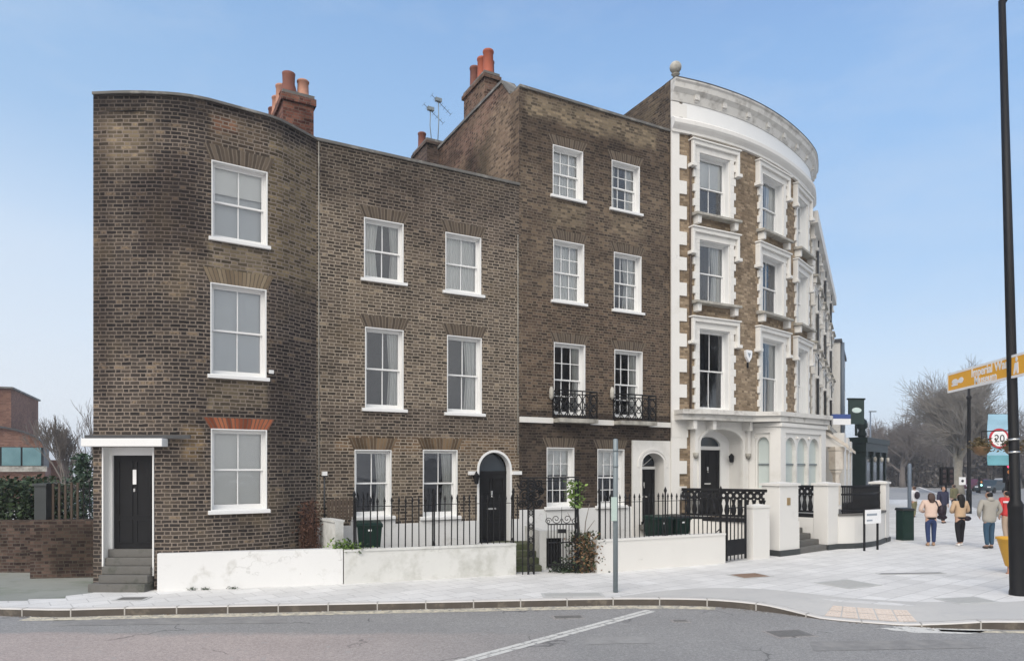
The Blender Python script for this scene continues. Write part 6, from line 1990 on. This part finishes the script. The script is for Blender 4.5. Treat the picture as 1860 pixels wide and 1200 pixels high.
# tourist finger sign on the lamp post, pointing up the street
zA = zz(667, p[1])
L_s = 2.75
sdirx, sdiry = .43 / 2.734, 2.70 / 2.734
sg_ang = atan2(sdiry, sdirx)
t = thing('finger_sign', 'long orange tourist sign with white lettering clamped to the black lamp post', 'sign', (p[0] - .02, p[1] - .0, zA), sg_ang)
b = MB(); hh = .235; x0, x1 = -1.1, L_s
b.box(x0 + .04, x1 - .04, .13, .15, -hh + .035, hh - .035, 'sign_orange'); b.build('panel', t)
b = MB()
b.box(x0, x1, .135, .146, -hh, -hh + .05, 'sign_white'); b.box(x0, x1, .135, .146, hh - .05, hh, 'sign_white'); b.box(x0, x0 + .045, .134, .152, -hh, hh, 'sign_white'); b.box(x1 - .045, x1, .134, .152, -hh, hh, 'sign_white')
b.box(x0, x1, .128, .135, -hh, -hh + .05, 'sign_white'); b.box(x0, x1, .146, .153, hh - .05, hh, 'sign_white'); b.box(x0, x1, .146, .153, -hh, -hh + .05, 'sign_white'); b.build('border', t)
# the sign's face towards the pavement side looks along +y of the sign: lettering reads from the far end
rot = (pi / 2, 0, pi)
text_mesh('Imperial War', .27, 'sign_white', t, (.80, .152, .085), rot, sx=1.05, bold=.006)
text_mesh('Museum', .27, 'sign_white', t, (.95, .152, -.11), rot, sx=1.05, bold=.006)
b = MB()
cx_ = L_s - .48
b.ball((cx_ + .1, .152, .0), .12, 'sign_white', 10, (1.3, .03, .55)); b.ball((cx_ - .22, .152, .0), .10, 'sign_white', 10, (1.2, .03, .7)); b.box(cx_ - .2, cx_ + .1, .15, .156, -.05, .03, 'sign_white'); b.box(cx_ - .05, cx_ + .25, .15, .156, -.1, -.06, 'sign_white'); b.build('pictogram', t)
b = MB(); b.ball((-.28, .152, .13), .05, 'sign_white', 10, (1, .05, 1)); b.plate([(-.36, -.16), (-.3, -.16), (-.27, -.04), (-.22, -.16), (-.17, -.16), (-.22, .06), (-.34, .07)][::1], .15, .156, 'sign_white'); b.build('walker_symbol', t)
b = MB(); b.box(-.13, .13, -.02, .13, -.18, -.12, 'black_iron'); b.box(-.13, .13, -.02, .13, .12, .18, 'black_iron'); b.build('clamp', t)
# hanging baskets
for dx, lab in ((-.33, 'dried brown hanging basket left of the black lamp post'), (.34, 'dried brown hanging basket right of the black lamp post')):
    z0 = zz(812, p[1])
    t = thing('hanging_basket', lab, 'hanging basket', (p[0] + dx - .08, p[1] + .5, z0), 0, 'hanging baskets on the lamp post')
    b = MB(); b.lathe([(.05, -.16), (.13, -.1), (.17, .0), (.17, .03)], (0, 0, 0), 'leaf_dry', 12); b.build('bowl', t)
    b = MB(); leaves(b, 420, lambda: (rnd.gauss(0, .10), rnd.gauss(0, .10), rnd.gauss(.04, .08)), .07, 'leaf_basket', rnd); b.build('foliage', t)
    b = MB(); b.bar((0, 0, .35), (-dx * .9, -.45, .35), .02, .02, 'black_iron'); b.bar((0, 0, .03), (0, 0, .35), .008, .008, 'black_iron'); b.build('bracket', t)
# orange litter bin behind the lamp post
q = at(1834, 17.2); zt_ = zz(975, 17.2)
t = thing('litter_bin', 'tapered orange litter bin behind the black lamp post', 'litter bin', (*q, 0))
b = MB(); b.lathe([(.07, zt_ - .72), (.1, zt_ - .7), (.27, zt_ - .06), (.3, zt_ - .05), (.3, zt_), (.27, zt_), (.2, zt_ - .3)], (0, 0, 0), 'orange_bin', 16); b.build('body', t)
b = MB(); b.lathe([(.09, 0), (.05, .04), (.045, zt_ - .7)], (0, 0, 0), 'terracotta_pale', 10); b.build('stand', t)
# dark green cabinet
q = gp(1651, 981)
t = thing('street_cabinet', 'dark green street cabinet beside the farthest white pier', 'cabinet', (*q, 0), radians(12))
b = MB(); b.box(-.25, .22, 0, .35, 0, 1.08, 'bin_green'); b.build('body', t, bevel=.015)
b = MB(); b.hexa([(-.28, -.03, 1.08), (.25, -.03, 1.08), (.25, .38, 1.08), (-.28, .38, 1.08)], [(-.26, -.0, 1.15), (.23, 0, 1.15), (.23, .35, 1.17), (-.26, .35, 1.17)], 'bin_black'); b.build('lid', t)
b = MB(); b.box(-.2, .17, -.012, 0, .08, 1.0, 'bin_green'); b.build('door', t)
# street name plate
p = gp(1570, 1000); p2 = gp(1594, 997.5)
ang = atan2(p2[1] - p[1], p2[0] - p[0]); L = math.hypot(p2[0] - p[0], p2[1] - p[1])
t = thing('street_sign', 'small white street name plate on two black legs before the curved wall', 'sign', (*p, 0), ang)
b = MB(); b.box(-.02, .03, -.02, .03, -.05, 1.30, 'black_iron'); b.build('leg', t)
b = MB(); b.box(L - .02, L + .03, -.02, .03, -.05, 1.30, 'black_iron'); b.build('leg', t)
b = MB(); b.box(-.0, L + .12, -.045, -.02, .85, 1.29, 'sign_white'); b.build('plate', t)
b = MB(); b.box(.06, L * .85, -.048, -.045, 1.10, 1.17, 'text_grey'); b.box(.06, L * .5, -.048, -.045, .93, .98, 'text_grey'); b.build('lettering', t)

# poles, signals and banner further up the street
q = at(1652, 29.5)
t = thing('steel_post', 'slim blue grey steel post behind the dark green cabinet', 'post', (*q, 0))
b = MB(); b.lathe([(.075, -.05), (.075, 2.75), (.05, 2.8)], (0, 0, 0), 'blue_steel', 10); b.build('pole', t)
b = MB(); b.lathe([(.11, 0), (.1, .25), (.08, .3)], (0, 0, 0), 'blue_steel', 10); b.build('base', t)
q = at(1581, 62)
t = thing('lamp_column', 'thin distant lamp column above the dark green pub front', 'lamp post', (*q, 0))
b = MB(); b.lathe([(.09, 0), (.09, 1.2), (.06, 7.6)], (0, 0, 0), 'blue_steel', 8); b.build('pole', t); b = MB(); b.box(-.1, .5, -.1, .1, 7.6, 7.7, 'grey_steel'); b.build('lamp_head', t)
q = at(1760, 40); 
t = thing('lamp_column', 'dark lamp column rising before the big bare plane tree', 'lamp post', (*q, 0))
b = MB(); b.lathe([(.14, 0), (.14, 1.3), (.1, 1.4), (.09, zz(725, 40)), (.13, zz(724, 40)), (.13, zz(720, 40)), (.07, zz(718, 40)), (.06, zz(690, 40))], (0, 0, 0), 'black_iron', 10); b.build('pole', t)
b = MB(); b.tube([(0, 0, zz(690, 40)), (.5, 0, zz(686, 40))], .05, 'black_iron', 6); b.box(.4, .95, -.12, .12, zz(687, 40), zz(683, 40), 'grey_steel'); b.build('lamp_head', t)
t = thing('road_sign', 'small round white road sign on the dark lamp column', 'sign', (*at(1748, 39.7), zz(873, 39.7)))
b = MB(); b.box(-.19, .19, -.02, .01, -.22, .22, 'sign_white'); b.build('plate', t)
b = MB(); b.ball((0, -.022, 0), .08, 'text_black', 10, (1, .1, 1)); b.build('symbol', t)
def signal(loc, label, lit, rz=0, ztop=3.3, heads=1, sc_=1.0):
    t = thing('traffic_light', label, 'traffic light', loc, rz, 'traffic lights up the street')
    b = MB(); b.lathe([(.06, 0), (.06, ztop)], (0, 0, 0), 'black_iron', 8); b.build('pole', t)
    for h_ in range(heads):
        x = (h_ - (heads - 1) / 2) * .44
        b = MB(); b.box(x - .17, x + .17, -.2, -.02, ztop - 1.0, ztop, 'black_paint'); b.box(x - .24, x + .24, -.06, -.05, ztop - 1.08, ztop + .08, 'black_paint'); hd = b.build('signal_head', t)
        for i, c_ in enumerate(('red', 'amber', 'green')):
            b = MB(); z = ztop - .18 - i * .32
            m = 'lamp_' + c_ if c_ in lit else 'lamp_amber' if c_ == 'amber' and lit else 'lamp_off'
            b.tube([(x, -.235, z), (x, -.2, z)], .105, m, 12); b.build('lamp', hd)
    return t
signal((*at(1718, 44), 0), 'unlit black pair of signal heads against the grey trees', (), 0, zz(850, 44), 2)
signal((*at(1828, 38), 0), 'traffic light showing red left of the black lamp post', ('red',), 0, zz(840, 38), 1)
signal((*at(1836, 30), 0), 'lower pink red crossing light half behind the black lamp post', ('red',), 0, zz(873, 30), 1)
signal((*at(1780, 72), 0), 'tiny distant traffic light showing green', ('green',), 0, zz(866, 72), 1)
q = at(1845, 36)
t = thing('street_banner', 'tall light blue banner with a red ringed 20 on a pole', 'banner', (*q, 0))
zb_, zt_ = zz(845, 36), zz(752, 36); wx0, wx1 = (1794 - 1845) * 36 / F, (1834 - 1845) * 36 / F
b = MB(); b.lathe([(.08, 0), (.08, zt_ + .3)], (0, 0, 0), 'black_iron', 8); b.build('pole', t)
b = MB()
n = 10
for i in range(n):
    for (y, rev) in ((-.01, 0), (.01, 1)):
        za, zc = zb_ + (zt_ - zb_) * i / n, zb_ + (zt_ - zb_) * (i + 1) / n
        ya, yc = .04 * sin(i * 1.1), .04 * sin((i + 1) * 1.1)
        f4 = [(wx0, ya + y, za), (wx1, ya + y, za), (wx1, yc + y, zc), (wx0, yc + y, zc)]
        b.face(f4[::-1] if rev else f4, 'banner_blue' if i > 1 else 'banner_teal', None, True)
b.build('cloth', t)
cxb, czb = (wx0 + wx1) / 2 - .02, zz(796, 36)
b = MB(); b.tube([(cxb, -.075, czb), (cxb, -.055, czb)], .52, 'text_red', 28); b.build('ring', t)
b = MB(); b.tube([(cxb, -.09, czb), (cxb, -.06, czb)], .41, 'sign_white', 28); rd = b.build('disc', t)
text_mesh('20', .55, 'text_black', rd, (cxb, -.095, czb - .02), (pi / 2, 0, 0))
b = MB(); b.bar((wx0, 0, zt_), (0, 0, zt_), .03, .03, 'black_iron'); b.bar((wx0, 0, zb_), (0, 0, zb_), .03, .03, 'black_iron'); b.build('arm', t)

# ------------------------------------------------------------------ trees and town beyond
pt = bare_tree((*at(1742, 72), -.1), 14.6, 'big spreading bare plane tree behind the dark lamp column', 8, 5, .50, .16, .40, 4, 'bark', 'twig', 'bare trees up the street', .22, shrink=.72, rmin=.011)
wd = [bare_tree((*at(1640, 95), -.1), 11.5, 'bare tree of the grey row, nearest the left of the big plane tree', 14, 5, .6, .12, .3, 3, 'twig_dark', 'twig_dark', 'bare trees up the street', .24, rmin=.011),
      bare_tree((*at(1690, 105), -.1), 11, 'bare tree of the grey row, directly left of the plane tree trunk', 31, 5, .6, .1, .3, 3, 'twig_dark', 'twig_dark', 'bare trees up the street', .22, rmin=.011)]
for i, (px, Z, s_, rz_, lab) in enumerate(((1605, 112, 1.0, 1.3, 'bare tree of the grey row, directly above the dark green pub front'), (1622, 100, .8, 2.9, 'low bare tree of the grey row right of the pub front'),
        (1665, 118, 1.1, 4.1, 'bare tree in the middle of the grey row, farthest back'), (1715, 122, 1.0, 2.2, 'bare tree behind the trunk of the big plane tree'), (1790, 110, 1.15, .7, 'bare tree behind the blue banner'), (1850, 95, 1.1, 5.0, 'bare tree behind the black lamp post at the right edge'))):
    c = copy_tree(wd[i % 2]); c.location = (*at(px, Z), -.1); c.rotation_euler = (0, 0, rz_); c.scale = (s_, s_, s_); c["label"] = lab
for (x_, y_, s_, rz_, lab) in ((31, 11, 1.2, .4, 'bare tree across the street, mirrored in the brown house windows'), (36, 3, 1.25, 2.0, 'bare tree across the street, mirrored in the curved house windows')):
    c = copy_tree(pt); c.location = (x_, y_, KROAD); c.rotation_euler = (0, 0, rz_); c.scale = (s_, s_, s_); c["label"] = lab; c["group"] = 'bare trees across the street'
rnd = random.Random(77)
b = MB()
def thk():
    px = rnd.uniform(1585, 1900); Z = rnd.uniform(97, 104); h = 3.6 + 1.1 * sin(px * .05) + .7 * sin(px * .17)
    return (*at(px, Z), rnd.uniform(0, h))
leaves(b, 12000, thk, .55, 'leaf_wood', rnd)
for i in range(900):
    x, y = at(rnd.uniform(1585, 1900), rnd.uniform(97, 110)); b.tube([(x, y, 0), (x + rnd.uniform(-1, 1), y, rnd.uniform(3, 8.5))], [.09, .02], 'twig_dark', 3)
tag(b.build('far_thicket'), 'grey brown thicket closing the far end of the street', 'thicket', kind='stuff')
for (px, Z, w, d, top, m, lab) in ((1795, 135, 16, 8, 822, 'far_wall', 'pale pinkish block far up the street behind the banner'), (1700, 150, 22, 8, 846, 'far_wall_grey', 'low grey building behind the distant bare trees'), (1850, 140, 12, 8, 800, 'far_wall_grey', 'grey block far up the street at the right edge')):
    t = thing('distant_building', lab, 'building', (*at(px, Z), 0), radians(-8), 'buildings far up the street')
    H = zz(top, Z)
    b = MB(); b.box(-w / 2, w / 2, 0, d, 0, H, m); b.build('wall', t)
    b = MB(); b.box(-w / 2 - .3, w / 2 + .3, -.3, d + .3, H, H + .3, 'slate'); b.build('roof', t)
    nx = int(w / 2.4)
    for i in range(nx):
        for z in (1.2, 3.8):
            if z + 1.5 < H:
                b = MB(); x = -w / 2 + .8 + i * 2.4; b.box(x, x + 1.1, -.05, -.002, z, z + 1.4, 'glass_car'); b.build('window', t)
def car(px, Z, mat, rz, label):
    t = thing('car', label, 'car', (*at(px, Z), KROAD), rz, 'cars far up the street')
    b = MB()
    b.plate([(-2.1, .3), (2.1, .3), (2.15, .6), (2.05, .82), (1.2, .92), (.6, 1.42), (-1.0, 1.46), (-1.7, .98), (-2.1, .9)], -.85, .85, mat); b.build('body', t, bevel=.06)
    b = MB(); b.plate([(1.05, .95), (.55, 1.36), (-.95, 1.4), (-1.5, 1.0)], -.862, .862, 'glass_car'); b.build('side_window', t)
    for x in (-1.3, 1.35):
        for y in (-.8, .8):
            b = MB(); b.tube([(x, y - .1, .32), (x, y + .1, .32)], .32, 'rubber', 14); b.build('wheel', t)
    for y in (-.6, .6):
        b = MB(); b.box(2.1, 2.17, y - .16, y + .16, .62, .76, 'sign_white'); b.build('headlight', t)
car(1772, 84, 'car_maroon', radians(200), 'maroon car far up the street left of the green light')
car(1800, 78, 'car_dark', radians(215), 'dark teal car far up the street behind the grey coated man')
car(1824, 92, 'car_silver', radians(205), 'silver car far up the street beside the red traffic light')

# ------------------------------------------------------------------ people
def skin_obj(name, joints, edges, mat, parent, sub=2):
    """one continuous skinned surface: joints name -> (x, y, z, rx, ry)"""
    names = list(joints); idx = {k: i for i, k in enumerate(names)}
    me = bpy.data.meshes.new(name)
    me.from_pydata([joints[k][:3] for k in names], [(idx[a], idx[c]) for a, c in edges], [])
    o = bpy.data.objects.new(name, me); COL.objects.link(o)
    md = o.modifiers.new("skin", 'SKIN'); md.use_smooth_shade = True
    if not me.skin_vertices: return None
    for i, k in enumerate(names):
        j = joints[k]; r = j[3]; r2 = j[4] if len(j) > 4 else r
        me.skin_vertices[0].data[i].radius = (r, r2); me.skin_vertices[0].data[i].use_root = (i == 0)
    sb = o.modifiers.new("sub", 'SUBSURF'); sb.levels = sub; sb.render_levels = sub
    dg = bpy.context.evaluated_depsgraph_get()
    nm = bpy.data.meshes.new_from_object(o.evaluated_get(dg))
    bpy.data.objects.remove(o)
    nm.materials.clear(); nm.materials.append(MAT[mat])
    nm.name = name
    for p_ in nm.polygons: p_.use_smooth = True
    o = bpy.data.objects.new(name, nm); COL.objects.link(o); o.parent = parent
    return o
def person(loc, rz, h, label, coat, legs, shoe, hair, hairlen, stride=.12, arm='down', coat_len=.78, hood=False, bag=None, wide=1.0, stripe=None, lean=0.0, underlayer=None):
    """figure walking towards local +y, seen from behind when rz = 0; built 1.72 m tall then scaled"""
    t = thing('person', label, 'person', loc, rz, 'people walking on the pavement')
    s = h / 1.72
    t.scale = (s, s, s)
    sf = stride
    def armj(sg):
        if arm == 'pocket': return [(sg * .20 * wide, 0, 1.42), (sg * .29 * wide, -.03, 1.15), (sg * .2 * wide, .1, .96), (sg * .17 * wide, .14, .93)]
        if arm == 'front': return [(sg * .19 * wide, 0, 1.41), (sg * .28 * wide, .0, 1.14), (sg * .14 * wide, .2, 1.08), (sg * .08, .24, 1.08)]
        w_ = .1 * sg if stride else 0
        return [(sg * .19 * wide, 0, 1.42), (sg * .255 * wide, -.03 + w_ * .5, 1.14), (sg * .265 * wide, .04 + w_, .9), (sg * .265 * wide, .06 + w_, .82)]
    J = {'pelvis': (0, 0, .94, .14, .11), 'waist': (0, .0, 1.1, .125, .1), 'chest': (0, lean * .5, 1.32, .15, .11), 'neck0': (0, lean, 1.45, .06), 'neck': (0, lean + .01, 1.51, .05), 'head0': (0, lean + .03, 1.57, .07, .08), 'head': (0, lean + .03, 1.64, .075, .092), 'top': (0, lean + .02, 1.70, .045, .06),
         'nose': (0, lean + .135, 1.60, .014)}
    E = [('pelvis', 'waist'), ('waist', 'chest'), ('chest', 'neck0'), ('neck0', 'neck'), ('neck', 'head0'), ('head0', 'head'), ('head', 'top'), ('head0', 'nose')]
    legj = {}
    for sg, n_ in ((-1, 'l'), (1, 'r')):
        a = armj(sg)
        J['sh' + n_] = (*a[0], .055); J['el' + n_] = (*a[1], .042); J['wr' + n_] = (*a[2], .03); J['pa' + n_] = (*a[3], .034, .02)
        E += [('chest', 'sh' + n_), ('sh' + n_, 'el' + n_), ('el' + n_, 'wr' + n_), ('wr' + n_, 'pa' + n_)]
        f_ = sg * sf
        L = [(sg * .09, 0, .88, .085), (sg * .095, f_ * .55 + .02, .49, .06), (sg * .09, f_ * 1.0 - .01, .1, .04), (sg * .1, f_ * 1.0 + .13, .035, .034)]
        legj[n_] = L
        for k, q in zip(('hip', 'kn', 'an', 'to'), L): J[k + n_] = q
        E += [('pelvis', 'hip' + n_), ('hip' + n_, 'kn' + n_), ('kn' + n_, 'an' + n_), ('an' + n_, 'to' + n_)]
    body = skin_obj('body', J, E, 'skin', t)
    # fingers, part of the same body mesh
    bmf = bmesh.new(); bmf.from_mesh(body.data)
    fb = MB()
    for sg in (-1, 1):
        a = armj(sg); P_ = Vector(a[3]); D = (Vector(a[3]) - Vector(a[2])).normalized(); S_ = D.cross(Vector((1, 0, 0))).normalized()
        for k, (o_, L) in enumerate(((-.026, .068), (-.009, .078), (.009, .074), (.026, .058))):
            q = P_ + S_ * o_ + D * .01
            fb.tube([q, q + D * L * .55 + Vector((-sg * .008, .004, 0)), q + D * L + Vector((-sg * .022, .012, 0))], [.009, .0085, .006], 'skin', 6)
        q = P_ - S_ * .028
        fb.tube([q, q - S_ * .022 + D * .02, q - S_ * .026 + D * .05], [.011, .009, .006], 'skin', 6)
    fo = fb.build('finger_tmp'); bmf.from_mesh(fo.data); bmf.to_mesh(body.data); bmf.free()
    fm = fo.data; bpy.data.objects.remove(fo); bpy.data.meshes.remove(fm)
    for p_ in body.data.polygons: p_.use_smooth = True
    # trousers
    J2 = {'pelvis': (0, 0, .95, .155, .125), 'low': (0, 0, .88, .15, .125)}; E2 = [('pelvis', 'low')]
    for n_ in 'lr':
        L = legj[n_]
        J2['hip' + n_] = (L[0][0], L[0][1], .82, .10, .105); J2['kn' + n_] = (*L[1][:3], .075); J2['an' + n_] = (L[2][0], L[2][1], .1, .058)
        E2 += [('low', 'hip' + n_), ('hip' + n_, 'kn' + n_), ('kn' + n_, 'an' + n_)]
    skin_obj('trousers', J2, E2, legs, t)
    for n_ in 'lr':
        L = legj[n_]
        skin_obj('shoe', {'a': (L[2][0], L[2][1] - .03, .055, .05, .05), 'b': (L[3][0], L[3][1] - .06, .045, .048, .04), 'c': (L[3][0], L[3][1] + .02, .04, .038, .03)}, [('a', 'b'), ('b', 'c')], shoe, t)
    # coat
    J3 = {'hem': (0, -.0, coat_len, .19 * wide, .15), 'hip': (0, 0, .97, .185 * wide, .145), 'waist': (0, 0, 1.14, .165 * wide, .135), 'chest': (0, lean * .5, 1.32, .185 * wide, .145), 'col': (0, lean, 1.455, .085, .08), 'col2': (0, lean, 1.5, .07, .07)}
    E3 = [('hem', 'hip'), ('hip', 'waist'), ('waist', 'chest'), ('chest', 'col'), ('col', 'col2')]
    for sg, n_ in ((-1, 'l'), (1, 'r')):
        a = armj(sg)
        J3['s' + n_] = (*a[0], .082); J3['e' + n_] = (*a[1], .068); J3['w' + n_] = (*a[2], .052)
        E3 += [('chest', 's' + n_), ('s' + n_, 'e' + n_), ('e' + n_, 'w' + n_)]
    skin_obj('coat', J3, E3, coat, t)
    if stripe:
        b = MB(); b.lathe([(.205 * wide, 1.30), (.205 * wide, 1.36)], (0, 0, 0), stripe, 20); b.v = [(x, y * .80, z) for x, y, z in b.v]; b.build('stripe', t)
    if hood:
        skin_obj('hood', {'a': (0, lean - .08, 1.42, .13, .07), 'b': (0, lean - .06, 1.5, .12, .07), 'c': (0, lean, 1.53, .1, .08)}, [('a', 'b'), ('b', 'c')], coat, t)
    # hair
    Jh = {'crown': (0, lean - .0, 1.68, .085, .09), 'back': (0, lean - .025, 1.62, .092, .085)}; Eh = [('crown', 'back')]
    if hairlen > .05:
        Jh['n'] = (0, lean - .06, 1.52, .085, .055); Eh.append(('back', 'n'))
        if hairlen > .2: Jh['n2'] = (0, lean - .11, 1.62 - hairlen, .07 * (1 if hairlen < .3 else 1.1), .035); Eh.append(('n', 'n2'))
    else:
        Jh['n'] = (0, lean - .06, 1.54, .075, .045); Eh.append(('back', 'n'))
    if hairlen > .2:
        Jh['crown'] = (0, lean - .0, 1.68, .092, .095); Jh['back'] = (0, lean - .03, 1.62, .105, .09); Jh['n'] = (0, lean - .07, 1.53, .11, .06)
        for sg in (-1, 1):
            Jh['side%d' % sg] = (sg * .075, lean - .06, 1.46, .05, .035); Eh.append(('n', 'side%d' % sg))
    skin_obj('hair', Jh, Eh, hair, t)
    if underlayer:
        skin_obj('underlayer', {'a': (0, 0, coat_len - .07, .19, .155), 'b': (0, 0, coat_len + .06, .17, .14)}, [('a', 'b')], underlayer, t)
    b = MB()
    for sg in (-1, 1): b.ball((sg * .035, lean + .115, 1.625), .012, 'text_black', 8)
    b.build('eye', t)
    if bag:
        b = MB()
        if bag == 'shoulder':
            b.ball((.26 * wide, -.04, 1.13), .17, 'bag_dark', 14, (.65, .7, 1.15)); b.tube([(.2, -.06, 1.2), (.12, -.13, 1.42), (.02, -.02, 1.5)], .018, 'bag_dark', 6)
            b.ball((.30 * wide, .05, .92), .13, 'bag_dark', 12, (1.2, .7, .6))
        elif bag == 'back': b.ball((0, -.2, 1.22), .2, 'bag_dark', 14, (.8, .5, 1.05))
        elif bag == 'waist': b.ball((.2, -.05, .9), .12, 'bag_dark', 12, (1.0, .8, .7))
        b.build('bag', t)
    return t
def pplace(px, py): return (*gp(px, py), 0)
person(pplace(1691, 991), -.25, 1.80, 'woman in a pale beige jacket and blue jeans with a dark shoulder bag', 'coat_beige', 'denim', 'shoe_tan', 'hair_brown', .24, .05, 'front', .90, bag='shoulder', wide=1.1, underlayer='trouser_black')
person(pplace(1744, 991), .0, 1.77, 'woman in a tan jacket and black leggings with long dark hair', 'coat_tan', 'trouser_black', 'shoe_white', 'hair_dark', .38, .08, 'front', .93, bag='waist', underlayer='trouser_black')
person(pplace(1797, 996), .1, 1.85, 'person in a hooded grey parka and teal jeans', 'coat_grey', 'denim_teal', 'shoe_dark', 'hair_dark', .02, .02, 'pocket', .74, hood=True, wide=1.22)
person(pplace(1829, 983), .05, 1.82, 'person in a red jacket with a pale stripe, half behind the black lamp post', 'coat_red', 'trouser_tan', 'shoe_dark', 'hair_dark', .02, .06, 'down', .82, wide=1.1, stripe='shirt_white')
person((*at(1661, 37), 0), .2, 1.66, 'distant person in a white top with a dark bag behind the green cabinet', 'shirt_white', 'olive_cloth', 'shoe_dark', 'hair_brown', .02, .1, 'down', .85, bag='back')
person((*at(1713, 33), 0), pi, 1.74, 'man in a dark navy suit facing this way behind the women', 'coat_navy', 'trouser_black', 'shoe_dark', 'hair_brown', .02, .1, 'down', .8)
person((*at(1733, 41), 0), .1, 1.66, 'distant person in an olive jacket partly behind the tan jacket woman', 'olive_cloth', 'trouser_black', 'shoe_dark', 'hair_brown', .1, .1, 'down', .8)

# ------------------------------------------------------------------ faint winter haze
b = MB(); b.box(-720, 720, -420, 920, -1.6, 19.0, 'white_paint')
hz = b.build('haze'); hz.data.materials.clear()
hm = bpy.data.materials.new('haze_air'); hm.use_nodes = True
t_ = hm.node_tree; t_.nodes.remove(t_.nodes["Principled BSDF"])
pv = t_.nodes.new("ShaderNodeVolumePrincipled")
pv.inputs['Color'].default_value = (.93, .95, 1, 1); pv.inputs['Density'].default_value = .0011; pv.inputs['Anisotropy'].default_value = .1
t_.links.new(pv.outputs[0], t_.nodes["Material Output"].inputs['Volume'])
hz.data.materials.append(hm)
tag(hz, 'thin pale winter haze softening the far end of the street', 'haze', kind='stuff')
